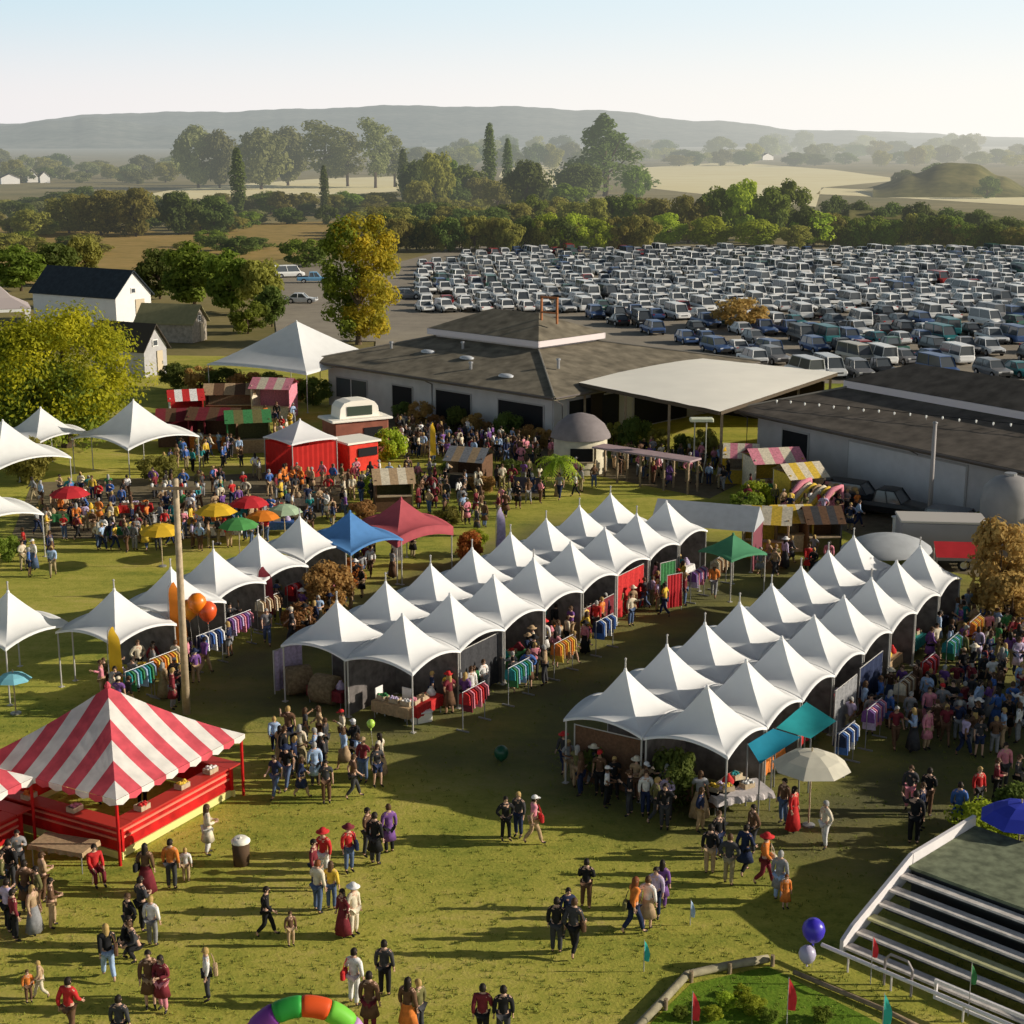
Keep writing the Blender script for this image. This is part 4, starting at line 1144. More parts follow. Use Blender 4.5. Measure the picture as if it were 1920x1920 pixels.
while yrow < 330:
    # left limit of the lot grows toward the hedge
    py = 960 - FPX * math.tan(PITCH - math.atan2(HC, yrow))
    dist = yrow * cp + HC * sp
    lx = (790 if py < 588 else 1085) + max(0, (py - 590)) * 3.5
    xl = (lx - 960) / FPX * dist; xr = (1960 - 960) / FPX * dist
    if py < 500: xl = ((870 if py > 478 else 960) - 960) / FPX * dist
    x = xl + rc.uniform(0, 1)
    dens = 0.97 if py < 590 else (0.85 if py < 640 else 0.8)
    while x < xr:
        if rc.random() < dens: slots.append((yrow + rc.uniform(-.9, .9), x + rc.uniform(-.3, .3), py))
        x += 2.75
    yrow += 9.0 if ri % 2 == 0 else 8.0
    ri += 1
slots.sort(key=lambda s_: s_[0])
print('car slots', len(slots))
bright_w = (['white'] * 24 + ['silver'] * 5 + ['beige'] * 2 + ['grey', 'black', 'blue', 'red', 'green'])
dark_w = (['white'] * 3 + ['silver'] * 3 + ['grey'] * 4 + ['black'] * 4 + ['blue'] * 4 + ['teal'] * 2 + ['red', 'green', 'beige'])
seen_near = {}
rest = []
CW = {'sky_blue': 'sky blue'}
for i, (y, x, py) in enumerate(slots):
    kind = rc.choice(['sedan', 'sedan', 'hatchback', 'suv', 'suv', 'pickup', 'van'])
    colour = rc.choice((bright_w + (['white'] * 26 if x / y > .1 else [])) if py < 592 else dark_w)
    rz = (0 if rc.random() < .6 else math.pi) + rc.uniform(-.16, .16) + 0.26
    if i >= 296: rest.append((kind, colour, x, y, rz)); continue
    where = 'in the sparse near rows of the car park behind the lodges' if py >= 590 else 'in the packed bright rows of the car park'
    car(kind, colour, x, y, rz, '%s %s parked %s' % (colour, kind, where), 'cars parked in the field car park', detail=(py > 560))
if rest:
    mb = MB(); names = sorted(set(r[1] for r in rest)); mats = [PM[n] for n in names] + [tyre, glass]
    for kind, colour, x, y, rz in rest:
        ca, sa = math.cos(rz), math.sin(rz)
        for part in ('body', 'windows'):
            me = CARS[kind][part]; k0 = len(mb.v)
            for v in me.vertices: mb.v.append((x + v.co.x * ca - v.co.y * sa, y + v.co.x * sa + v.co.y * ca, v.co.z))
            for p in me.polygons:
                mb.f.append(tuple(k0 + a for a in p.vertices))
                mb.m.append(len(names) + 1 if part == 'windows' else (len(names) if p.material_index else names.index(colour)))
    o = mb.build('far_parked_cars', mats)
    tag(o, 'dense far rows of parked cars along the hedge at the back of the car park', 'parked cars', kind='stuff')
for kind, colour, px, py, rz, lab in (('van', 'white', 542, 520, 1.9, 'white van parked left of the gold roadside tree'), ('pickup', 'sky_blue', 588, 530, 1.7, 'sky blue pickup half hidden by the gold roadside tree'),
                                   ('sedan', 'silver', 565, 568, 1.5, 'silver saloon parked below the blue pickup'), ('hatchback', 'grey', 765, 560, 1.6, 'grey hatchback just right of the gold roadside tree'),
                                   ('pickup', 'black', 1665, 967, 0.99, 'black pickup before the right lodge'), ('suv', 'black', 1605, 952, 0.99, 'black car beside the right lodge wall, left of the pickup'),
                                   ('suv', 'grey', 1800, 1008, 0.99, 'grey off-road car before the right lodge opening')):
    p = at(px, py); car(kind, colour, p.x, p.y, rz, lab)

# ================================================================== PEOPLE
def skin_mesh(nodes, edges, root=0, levels=1):
    me = bpy.data.meshes.new('tmp'); me.from_pydata([n[0] for n in nodes], edges, [])
    o = bpy.data.objects.new('tmp', me); COL.objects.link(o)
    sk_ = o.modifiers.new('skin', 'SKIN'); sk_.use_smooth_shade = True
    ss = o.modifiers.new('sub', 'SUBSURF'); ss.levels = levels; ss.render_levels = levels
    if not me.skin_vertices: raise RuntimeError('no skin layer')
    for i, n in enumerate(nodes):
        r = n[1]
        me.skin_vertices[0].data[i].radius = r if hasattr(r, '__len__') else (r, r)
        me.skin_vertices[0].data[i].use_root = (i == root)
    dg = bpy.context.evaluated_depsgraph_get()
    new = bpy.data.meshes.new_from_object(o.evaluated_get(dg))
    bpy.data.objects.remove(o); bpy.data.meshes.remove(me)
    return new
def mesh_to_mb(me, mb, mi=0):
    k = len(mb.v)
    mb.v += [tuple(v.co) for v in me.vertices]
    for p in me.polygons: mb.f.append(tuple(k + a for a in p.vertices)); mb.m.append(mi)

POSES = {}
def pose_def(name, arms, legs, lean=0.0, drop=0.0, head=(0, 0)):
    POSES[name] = dict(arms=arms, legs=legs, lean=lean, drop=drop, head=head)
ST_L = [((.09, 0, .88), (.105, -.015, .48), (.10, .025, .085), (.115, -.13, .04)), ((-.09, 0, .88), (-.105, -.015, .48), (-.10, .025, .085), (-.115, -.13, .04))]
ST_L2 = [((.09, 0, .88), (.12, -.06, .48), (.13, -.03, .085), (.17, -.17, .04)), ((-.09, 0, .88), (-.10, .03, .48), (-.10, .09, .085), (-.13, -.06, .04))]
WK_L = [((.09, 0, .87), (.095, -.17, .49), (.09, -.26, .10), (.09, -.41, .06)), ((-.09, 0, .87), (-.095, .04, .46), (-.09, .30, .17), (-.09, .22, .04))]
WK_L2 = [((.09, 0, .87), (.095, .04, .46), (.09, .30, .17), (.09, .22, .04)), ((-.09, 0, .87), (-.095, -.17, .49), (-.09, -.26, .10), (-.09, -.41, .06))]
SIT_L = [((.10, 0, .5), (.14, -.42, .5), (.13, -.44, .085), (.14, -.58, .04)), ((-.10, 0, .5), (-.14, -.42, .5), (-.13, -.40, .085), (-.14, -.54, .04))]
CR_L = [((.10, .05, .42), (.16, -.32, .50), (.14, -.10, .085), (.15, -.25, .04)), ((-.10, .05, .42), (-.16, -.30, .48), (-.14, -.05, .085), (-.15, -.2, .04))]
dn = lambda s_: ((s_ * .235, .02, 1.12), (s_ * .245, -.05, .87))
pose_def('stand', (dn(1), dn(-1)), ST_L)
pose_def('fold', (((.24, .0, 1.13), (.05, -.24, 1.14)), ((-.24, .0, 1.13), (-.06, -.24, 1.09))), ST_L2)
pose_def('phone', (((.24, -.03, 1.12), (.12, -.30, 1.30)), dn(-1)), ST_L2, head=(0, -.03))
pose_def('point', (((.29, -.10, 1.28), (.36, -.32, 1.38)), dn(-1)), ST_L)
pose_def('hips', (((.33, .05, 1.14), (.19, -.05, .97)), ((-.33, .05, 1.14), (-.19, -.05, .97))), ST_L2)
pose_def('walk', (((.22, .14, 1.14), (.22, .10, .90)), ((-.22, -.08, 1.13), (-.21, -.27, .98))), WK_L, lean=.03)
pose_def('stride', (((.22, -.08, 1.13), (.21, -.27, .98)), ((-.22, .14, 1.14), (-.22, .10, .90))), WK_L2, lean=.03)
pose_def('sit', (((.22, -.08, .76), (.16, -.34, .62)), ((-.22, -.08, .76), (-.16, -.34, .62))), SIT_L, drop=.38)
pose_def('crouch', (((.24, -.14, .72), (.14, -.36, .62)), ((-.24, -.14, .72), (-.12, -.36, .60))), CR_L, lean=.16, drop=.42)
skin_m = {k: mat('skin_' + k, c, 0.6, spec=.3) for k, c in {'fair': (.55, .34, .24), 'tan': (.40, .23, .14), 'brown': (.20, .105, .06)}.items()}
shoe_m = mat('dark_shoe_and_eye', (.025, .022, .02), .6)
PM_ = {}
def build_pose(name):
    D = POSES[name]; dz = -D['drop']; ln = D['lean']; hx, hy = D['head']
    f = lambda z: -ln * (z - .9) / .6
    tor = [((0, .0 + f(.9), .92 + dz), (.145, .105)), ((0, f(1.12), 1.11 + dz), (.125, .095)), ((0, f(1.3), 1.29 + dz), (.15, .105)), ((0, f(1.42) + .005, 1.41 + dz), (.10, .075)),
           ((0, f(1.47), 1.48 + dz), (.05, .052)), ((hx * .5, f(1.55) - .012 + hy * .5, 1.545 + dz), (.066, .075)), ((hx, f(1.6) - .012 + hy, 1.61 + dz), (.078, .094)), ((hx, f(1.68) + hy, 1.675 + dz), (.062, .078))]
    nodes = list(tor); edges = [(i, i + 1) for i in range(7)]
    arms = []
    for s_, (el, wr) in zip((1, -1), D['arms']):
        sh = (s_ * .185, f(1.38), 1.385 + dz)
        el = (el[0], el[1], el[2]); wr = (wr[0], wr[1], wr[2])
        k = len(nodes); hand = Vector(wr) + (Vector(wr) - Vector(el)).normalized() * .085
        nodes += [(sh, .062), (el, .043), (wr, .029), (tuple(hand), (.038, .020))]
        edges += [(3, k), (k, k + 1), (k + 1, k + 2), (k + 2, k + 3)]
        arms.append((sh, el, wr, tuple(hand)))
    for h_, kn, an, to in D['legs']:
        k = len(nodes)
        nodes += [(h_, .088), (kn, .056), (an, .040), (to, (.042, .032))]
        edges += [(0, k), (k, k + 1), (k + 1, k + 2), (k + 2, k + 3)]
    me = skin_mesh(nodes, edges)
    mb = MB(); mesh_to_mb(me, mb)
    zmin = 0.105
    for i, fc in enumerate(mb.f):
        if sum(mb.v[a][2] for a in fc) / len(fc) < zmin: mb.m[i] = 1
    # fingers and thumb
    for s_, (sh, el, wr, hd) in zip((1, -1), arms):
        d = (Vector(hd) - Vector(wr)).normalized()
        side = d.cross(Vector((s_, .2, 0)));
        if side.length < .1: side = Vector((0, 1, 0))
        side.normalize(); pal = side.cross(d).normalized()
        for q, (off, l) in enumerate(((-.027, .062), (-.009, .075), (.009, .070), (.027, .055))):
            b0 = Vector(hd) + side * off - d * .01
            mb.tube([b0, b0 + d * l * .55, b0 + d * l * .9 + pal * l * .35], [.0095, .0085, .006], 5)
        b0 = Vector(wr) + d * .035 + side * -.03
        mb.tube([b0, b0 + d * .03 - side * .03, b0 + d * .06 - side * .036], [.012, .0105, .007], 5)
    # face: nose, eyes, mouth, ears
    hc = Vector((hx, f(1.6) - .012 + hy, 1.61 + dz))
    mb.tube([hc + Vector((0, -.078, .012)), hc + Vector((0, -.113, -.025)), hc + Vector((0, -.088, -.034))], [.008, .017, .012], 6)
    for s_ in (-1, 1):
        mb.lathe([(0, .009), (.012, 0), (0, -.009)], 6, hc + Vector((s_ * .032, -.083, .006)), 1)
        mb.lathe([(0, .032), (.013, .015), (.014, -.01), (0, -.03)], 6, hc + Vector((s_ * .083, .008, -.008)), 0)
    mb.box(hc + Vector((0, -.083, -.062)), (.045, .012, .008), 1)
    body = mb.mesh('person', [skin_m['fair'], shoe_m], True)
    # garments follow the same skeleton, a little wider
    g = .016
    tn = [((0, f(.85), .855 + dz), (.158 + g, .122 + g)), (tor[1][0], (.128 + g, .10 + g)), (tor[2][0], (.152 + g, .108 + g)), (tor[3][0], (.118 + g, .092 + g)), ((0, f(1.46), 1.468 + dz), (.072, .074))]
    te = [(0, 1), (1, 2), (2, 3), (3, 4)]
    for sh, el, wr, hd in arms:
        k = len(tn); cuff = Vector(el) * .12 + Vector(wr) * .88
        tn += [(sh, .066 + g), (el, .047 + g), (tuple(cuff), .036 + g)]; te += [(3, k), (k, k + 1), (k + 1, k + 2)]
    top = skin_mesh(tn, te); top.materials.clear(); top.materials.append(shoe_m)
    tn2 = tn[:5]; te2 = te[:4]
    for sh, el, wr, hd in arms:
        k = len(tn2); cuff = Vector(sh) * .3 + Vector(el) * .7
        tn2 += [(sh, .068 + g), (tuple(cuff), .056 + g)]; te2 += [(3, k), (k, k + 1)]
    tee = skin_mesh(tn2, te2); tee.materials.clear(); tee.materials.append(shoe_m)
    bn = [((0, .0, .95 + dz), (.148 + g, .116 + g))]; be = []
    for h_, kn, an, to in D['legs']:
        k = len(bn); hem = Vector(kn) * .1 + Vector(an) * .9
        bn += [(h_, .092 + g), (kn, .062 + g), (tuple(hem), .052 + g)]; be += [(0, k), (k, k + 1), (k + 1, k + 2)]
    bot = skin_mesh(bn, be); bot.materials.clear(); bot.materials.append(shoe_m)
    # shorts
    sn = [bn[0]]; se = []
    for h_, kn, an, to in D['legs']:
        k = len(sn); sn += [(h_, .094 + g), (tuple(Vector(h_) * .15 + Vector(kn) * .85), .078 + g)]; se += [(0, k), (k, k + 1)]
    sho = skin_mesh(sn, se); sho.materials.clear(); sho.materials.append(shoe_m)
    def skirt(z1, r1, z0=1.0):
        m_ = MB(); seg = 18; pf = [(.15, z0 + dz), (.175, z0 - .12 + dz), (r1 * .8, (z0 + z1) / 2 + dz * .6), (r1, z1), (r1 - .02, z1 + .005)]
        for r_, z in pf:
            for k in range(seg):
                a = 2 * math.pi * k / seg; wv = 1 + .06 * math.sin(a * 6) * (z0 - z) / .6
                m_.v.append((r_ * wv * math.cos(a), r_ * .82 * wv * math.sin(a), z))
        for i in range(len(pf) - 1):
            for k in range(seg):
                j = (k + 1) % seg
                m_.f.append((i * seg + k, i * seg + j, (i + 1) * seg + j, (i + 1) * seg + k)); m_.m.append(0)
        return m_.mesh('skirt', shoe_m, True)
    out_ = {'body': body, 'top': top, 'tee': tee, 'trousers': bot, 'shorts': sho}
    wide = .30 if name in ('walk', 'stride') else .25
    if dz == 0: out_['skirt'] = skirt(.42, wide + .02); out_['long'] = skirt(.14, wide + .06); out_['coat'] = skirt(.5, wide)
    # hair
    def hair(back, front_cut=.035, long=False):
        m_ = MB(); nu, nv = 14, 7
        for i in range(nv + 1):
            for k in range(nu):
                a = 2 * math.pi * k / nu              # 0 = +x, -pi/2 = face
                fr = max(0, -math.sin(a))             # 1 at the face
                zc = front_cut * fr - back * (1 - fr) ** 1.5
                th = i / nv
                zz = .108 - (.108 - zc) * th
                rr = math.sqrt(max(0.02, 1 - min(1, max(-1, zz / .112)) ** 2)) if zz > 0 else 1.0
                if zz < -.03 and long: rr = 1.0 + .1 * min(1, (-zz) / .2)
                m_.v.append((hc.x + .092 * rr * math.cos(a), hc.y + .004 + .109 * rr * math.sin(a), hc.z + zz))
        for i in range(nv):
            for k in range(nu):
                j = (k + 1) % nu
                m_.f.append((i * nu + k, (i + 1) * nu + k, (i + 1) * nu + j, i * nu + j)); m_.m.append(0)
        m_.f.append(tuple(range(nu))); m_.m.append(0)
        return m_.mesh('hair', shoe_m, True)
    out_['short'] = hair(.075); out_['longhair'] = hair(.25, .03, True)
    m_ = MB().lathe([(.0, .155), (.07, .15), (.105, .11), (.115, .045), (.12, .04), (.21, .028), (.205, .02), (.1, .03)], 18, hc + Vector((0, .004, 0)), sy=1.1)
    out_['hat'] = m_.mesh('hat', shoe_m, True)
    m_ = MB().lathe([(0, .125), (.06, .118), (.095, .08), (.102, .03)], 14, hc + Vector((0, .004, 0)), sy=1.14)
    m_.poly([hc + Vector((-.075, -.08, .035)), hc + Vector((-.06, -.19, .02)), hc + Vector((.06, -.19, .02)), hc + Vector((.075, -.08, .035))])
    out_['cap'] = m_.mesh('cap', shoe_m, True)
    PM_[name] = out_
for k in POSES: build_pose(k)

CLOTH = {'white': (.74, .72, .70), 'cream': (.66, .58, .44), 'black': (.015, .015, .017), 'charcoal': (.05, .05, .055), 'grey': (.25, .25, .26), 'navy': (.02, .03, .075), 'blue': (.06, .14, .40), 'light_blue': (.34, .46, .66),
         'red': (.52, .03, .03), 'maroon': (.18, .025, .035), 'pink': (.66, .24, .30), 'orange': (.66, .20, .04), 'yellow': (.68, .46, .06), 'olive': (.14, .13, .05), 'green': (.05, .20, .07), 'teal': (.03, .24, .25), 'brown': (.13, .07, .04), 'tan': (.42, .29, .17), 'purple': (.18, .08, .28), 'lilac': (.48, .40, .58), 'denim': (.09, .13, .23), 'khaki': (.32, .26, .15)}
CM = {k: mat(k + '_cloth', c, .85, noise=.2, scale=8, bump=.3) for k, c in CLOTH.items()}
HAIRC = {'dark': (.02, .014, .01), 'brown': (.085, .045, .022), 'blond': (.42, .28, .10), 'grey': (.34, .33, .31), 'red': (.20, .06, .02)}
HM = {k: mat(k + '_hair', c, .6) for k, c in HAIRC.items()}
TAKEN = []
def cname(c): return c.replace('_', ' ')
def person(loc, rz, pose, skin, top, bottom, hair, label, group=None, h=1.7, style='top', legs='trousers', hat=None, long=False, z=0.0):
    P_ = PM_[pose]; k = h / 1.70
    o = obj('person', P_['body'], None, (loc.x, loc.y, z), skin_m[skin])
    o.rotation_euler.z = rz; o.scale = (k, k, k)
    tag(o, label, 'person', group)
    obj('shirt' if style != 'coat' else 'coat', P_['tee' if style == 'tee' else 'top'], o, m=CM[top])
    if style == 'coat' and 'coat' in P_: obj('coat_skirt', P_['coat'], o, m=CM[top])
    if legs in ('skirt', 'long') and legs in P_: obj('skirt', P_[legs], o, m=CM[bottom])
    elif legs == 'shorts': obj('shorts', P_['shorts'], o, m=CM[bottom])
    else: obj('trousers', P_['trousers'], o, m=CM[bottom])
    if hat: obj(hat[0], P_[hat[0]], o, m=CM[hat[1]]); 
    obj('hair', P_['longhair' if long else 'short'], o, m=HM[hair])
    TAKEN.append((loc.x, loc.y))
    return o
# ------------------------------------------------------------------ people of the foreground, one by one
TX = {'trousers': 'trousers', 'skirt': 'skirt', 'long': 'long skirt', 'shorts': 'shorts'}
def fp(px, py, label, top, bottom, pose='stand', facing=0.0, h=1.7, **k):
    p = at(px, py)
    a = dict(skin='fair', hair='dark'); a.update(k)
    return person(p, facing, pose, a.pop('skin'), top, bottom, a.pop('hair'), label, h=h, **a)
fp(18, 1748, 'person in white top and black trousers at the left edge, largest of the left group', 'lilac', 'black', 'phone', 2.6, 1.72)
fp(66, 1752, 'person in grey skirt and tan top near the white topped person, left edge', 'tan', 'grey', 'stand', 1.2, 1.6, hair='blond', long=True, legs='long')
fp(52, 1712, 'person in brown coat behind the left edge group, facing away', 'brown', 'charcoal', 'stand', 3.1, 1.75, style='coat')
fp(84, 1690, 'person in dark tan jacket standing at the right of the left edge group', 'tan', 'brown', 'fold', 2.2, 1.66, hair='brown')
fp(22, 1672, 'person in black at the back of the left edge group', 'black', 'charcoal', 'stand', 2.8, 1.78)
fp(8, 1690, 'person in olive coat at the very left edge', 'olive', 'navy', 'hips', 2.0, 1.7, style='coat')
fp(205, 1838, 'person in black top and light blue jeans with blond hair, left foreground', 'black', 'light_blue', 'walk', 3.6, 1.72, hair='blond', long=True)
fp(232, 1792, 'person in black crouching over in the left foreground', 'black', 'charcoal', 'crouch', 1.4, 1.7)
fp(258, 1800, 'second dark clad person crouching beside the white shirted one', 'charcoal', 'black', 'crouch', -1.0, 1.7, hair='brown')
fp(287, 1775, 'person in white shirt standing just behind the crouching pair', 'white', 'grey', 'stand', 2.9, 1.62, hair='blond')
fp(283, 1890, 'person in dark brown long coat, left one of the couple in the lower left foreground', 'brown', 'tan', 'stand', 0.3, 1.74, style='coat', legs='shorts')
fp(306, 1896, 'person in maroon coat, right one of the couple in the lower left foreground', 'maroon', 'pink', 'fold', -0.4, 1.68, style='coat', long=True)
fp(390, 1876, 'person in white shirt and dark trousers standing alone left of the balloon arch', 'white', 'charcoal', 'stand', -1.3, 1.6, hair='blond')
fp(133, 1945, 'person in red jacket and brown trousers at the bottom left', 'red', 'brown', 'walk', 2.8, 1.72)
fp(78, 1872, 'child in tan clothes at the lower left', 'tan', 'cream', 'stride', -1.2, 1.15, hair='blond')
fp(55, 1880, 'child in orange top at the lower left beside the tan child', 'orange', 'brown', 'stand', 0.5, 1.0, hair='brown')
fp(276, 1678, 'person in long brown coat in front of the striped booth', 'brown', 'maroon', 'stand', 3.0, 1.74, style='coat', legs='long', long=True)
fp(323, 1668, 'person in orange top and dark trousers in front of the striped booth', 'orange', 'charcoal', 'stand', 3.0, 1.72)
fp(350, 1655, 'child in white shirt beside the orange topped person', 'white', 'tan', 'stand', 3.2, 1.2, hair='blond')
fp(391, 1603, 'person in long cream coat at the right corner of the striped booth', 'cream', 'white', 'fold', 2.0, 1.8, style='coat', hair='brown', long=True)
fp(180, 1655, 'person in bright red sitting on a low stool below the striped booth', 'red', 'maroon', 'sit', 0.6, 1.7)
fp(500, 1756, 'slim person all in black walking alone in the lower middle', 'black', 'black', 'walk', 1.6, 1.62)
fp(546, 1774, 'small child in brown beside the slim person in black', 'brown', 'tan', 'stand', 0.4, 1.12, hair='brown')
fp(597, 1712, 'person in pale top and blue jeans, front one of the group with red hats', 'cream', 'denim', 'phone', 2.6, 1.75, hair='red')
fp(622, 1706, 'person with yellow top and jeans beside the pale topped one', 'yellow', 'denim', 'stand', 2.9, 1.62, hair='brown', long=True)
fp(608, 1650, 'person in red top and red hat behind the pale topped person', 'red', 'white', 'stand', -0.4, 1.75, hat=('hat', 'red'))
fp(655, 1636, 'person in crimson jacket and red hat between two groups', 'red', 'denim', 'stand', 0.6, 1.66, hat=('hat', 'maroon'))
fp(704, 1622, 'person in black long coat, left of a dark coated pair in the middle foreground', 'black', 'charcoal', 'stand', 2.7, 1.85, style='coat')
fp(730, 1600, 'person in dark purple coat, right of a dark coated pair in the middle foreground', 'purple', 'black', 'stand', -2.7, 1.75, style='coat', hair='brown')
fp(644, 1756, 'person in maroon dress beside one with a white hat', 'maroon', 'maroon', 'stand', -0.7, 1.55, legs='long', long=True)
fp(664, 1754, 'person with white sun hat and cream clothes', 'cream', 'cream', 'stand', 0.9, 1.66, hat=('hat', 'white'), hair='blond')
fp(948, 1577, 'person in black, left one of the pair at the edge of the tent shadow', 'black', 'black', 'hips', 0.4, 1.62)
fp(972, 1570, 'person in charcoal standing in the middle of the three at the shadow edge', 'charcoal', 'navy', 'stand', -0.6, 1.66, hair='blond')
fp(1000, 1583, 'person in pink top and white cap right of three at the shadow edge', 'pink', 'tan', 'stride', 1.8, 1.74, hat=('cap', 'white'), style='tee')
fp(1043, 1788, 'person in black, left one of the dark trio in the middle foreground', 'black', 'charcoal', 'stand', 2.9, 1.78)
fp(1075, 1792, 'person in charcoal jacket, right one of the dark trio in the middle foreground', 'charcoal', 'black', 'walk', 2.7, 1.8, hair='brown')
fp(1099, 1704, 'person in black further back in the dark trio of the middle foreground', 'black', 'brown', 'fold', 3.0, 1.66)
fp(1187, 1752, 'person in orange top and dark trousers, left of the orange white purple trio', 'orange', 'navy', 'stride', 2.0, 1.85, long=True, hair='red')
fp(1213, 1742, 'person in white shirt in the middle of the orange white purple trio', 'white', 'tan', 'stand', 2.7, 1.72, hair='brown', legs='skirt')
fp(1240, 1704, 'person in purple coat at the right of the orange white purple trio', 'purple', 'purple', 'stand', 2.8, 1.62, style='coat', long=True)
fp(1432, 1660, 'person in orange red jacket left of the one in grey, right foreground', 'orange', 'maroon', 'walk', 1.2, 1.76, hat=('hat', 'red'))
fp(1460, 1690, 'person in grey coat standing right of the orange jacket', 'grey', 'light_blue', 'stand', 2.6, 1.7, style='coat', hair='grey')
fp(1472, 1704, 'child in salmon orange dress in front of the grey coat', 'orange', 'orange', 'stand', 0.3, 1.15, legs='skirt', hair='red')
fp(1545, 1590, 'person in cream clothes right of the cream parasol', 'cream', 'white', 'hips', -1.2, 1.7, hair='grey')
fp(1712, 1584, 'tall person in black clothes behind the white board of the wooden stage', 'black', 'black', 'point', 2.9, 1.95)
fp(1738, 1530, 'person in black jacket behind the tall person in black', 'black', 'brown', 'fold', 2.5, 1.8)
fp(1704, 1520, 'person in charcoal with pink scarf left behind the tall person in black', 'charcoal', 'pink', 'phone', -0.3, 1.72, hair='brown')
fp(1795, 1556, 'person in long ultramarine coat left of the flowering shrub', 'blue', 'navy', 'stand', 2.8, 1.75, style='coat')
fp(1832, 1520, 'person in pinkish red top behind the flowering shrub', 'red', 'charcoal', 'stand', 0.4, 1.66, hair='blond')
fp(1865, 1505, 'person in maroon top behind the shrub near the right edge', 'maroon', 'black', 'fold', 1.4, 1.7, hair='brown')
fp(665, 1885, 'person in white shirt right of the balloon arch', 'white', 'white', 'phone', 2.8, 1.7)
fp(694, 1936, 'person in dark brown coat in front of the white shirt beside the balloon arch', 'brown', 'maroon', 'stand', 2.9, 1.78, style='coat')
fp(722, 1868, 'person in charcoal turned away behind the brown coat', 'charcoal', 'black', 'stand', 3.0, 1.7)
fp(766, 1945, 'person in orange skirt and dark brown top at the bottom right of the arch', 'brown', 'orange', 'stand', 2.6, 1.74, long=True, legs='skirt')
fp(786, 1940, 'person in olive top at the bottom beside the orange skirt', 'olive', 'charcoal', 'stand', -2.2, 1.62, hair='blond')
fp(905, 1958, 'person in dark red top at the bottom centre, left of two', 'maroon', 'black', 'walk', 3.0, 1.72)
fp(944, 1960, 'person in black at the bottom centre, right of two', 'black', 'charcoal', 'stand', 3.2, 1.72)
fp(228, 1975, 'person at the bottom edge of whom only the dark head shows', 'charcoal', 'black', 'stand', 3.0, 1.66)
fp(1210, 1530, 'person in white shirt in the shade before the right row', 'white', 'navy', 'stand', 0.2, 1.72, hair='brown')
fp(1250, 1535, 'person in lilac grey top in the shade right of the white shirt', 'lilac', 'charcoal', 'fold', -0.3, 1.7)
fp(1330, 1640, 'person in black jacket and tan trousers in front of the draped table', 'black', 'tan', 'stand', 3.0, 1.74)
fp(1366, 1660, 'person in charcoal hoodie in front of the draped table', 'charcoal', 'khaki', 'hips', 2.7, 1.76, hair='brown')
fp(1395, 1640, 'person in dark navy coat right in front of the draped table', 'navy', 'black', 'walk', 2.4, 1.72, style='coat')
fp(1486, 1560, 'person in red dress under the cream parasol', 'red', 'red', 'stand', 0.9, 1.68, legs='long', long=True)
fp(1468, 1545, 'person in brown jacket beside the red dress under the cream parasol', 'brown', 'denim', 'stand', -0.9, 1.7)

person(Vector((-14.6, 50.9, 0)), 1.2, 'fold', 'fair', 'white', 'charcoal', 'brown', 'person in white top serving inside the striped booth, left', h=1.72, hat=('cap', 'red'))
person(Vector((-13.1, 50.6, 0)), .6, 'stand', 'tan', 'red', 'black', 'dark', 'person in red top serving inside the striped booth, right', h=1.68, hat=('cap', 'white'))
# ------------------------------------------------------------------ crowds
rp_ = random.Random(404)
def inside(poly, x, y):
    c = False; n = len(poly)
    for i in range(n):
        x0, y0 = poly[i]; x1, y1 = poly[(i + 1) % n]
        if (y0 > y) != (y1 > y) and x < (x1 - x0) * (y - y0) / (y1 - y0) + x0: c = not c
    return c
USED = set()
BASE_TOPS = ['white', 'cream', 'black', 'charcoal', 'grey', 'navy', 'blue', 'light_blue', 'red', 'maroon', 'pink', 'orange', 'yellow', 'olive', 'green', 'teal', 'brown', 'tan', 'purple', 'lilac']
DARK_TOPS = ['black', 'black', 'charcoal', 'charcoal', 'navy', 'brown', 'brown', 'maroon', 'olive', 'grey', 'white', 'cream', 'tan', 'pink', 'light_blue', 'purple']
BOTS = ['black', 'charcoal', 'navy', 'denim', 'khaki', 'brown', 'grey', 'tan']
BLOCK = []      # (x, y, r) tables and counters people must not stand in
def merged_person(mb, mats, loc, rz, pose, skin, top, bottom, hair, h, style, long):
    k = h / 1.7; ca, sa = math.cos(rz) * k, math.sin(rz) * k; P_ = PM_[pose]
    items = [('body', skin_m[skin]), ('tee' if style == 'tee' else 'top', CM[top]), ('trousers', CM[bottom]), ('longhair' if long else 'short', HM[hair])]
    if style == 'coat' and 'coat' in P_: items.append(('coat', CM[top]))
    for key, m in items:
        me = P_[key]; k0 = len(mb.v)
        for v in me.vertices: mb.v.append((loc.x + v.co.x * ca - v.co.y * sa, loc.y + v.co.x * sa + v.co.y * ca, v.co.z * k))
        for p in me.polygons:
            mm = shoe_m if key == 'body' and p.material_index else m
            if mm not in mats: mats.append(mm)
            mb.f.append(tuple(k0 + a for a in p.vertices)); mb.m.append(mats.index(mm))
FAR = [MB(), []]
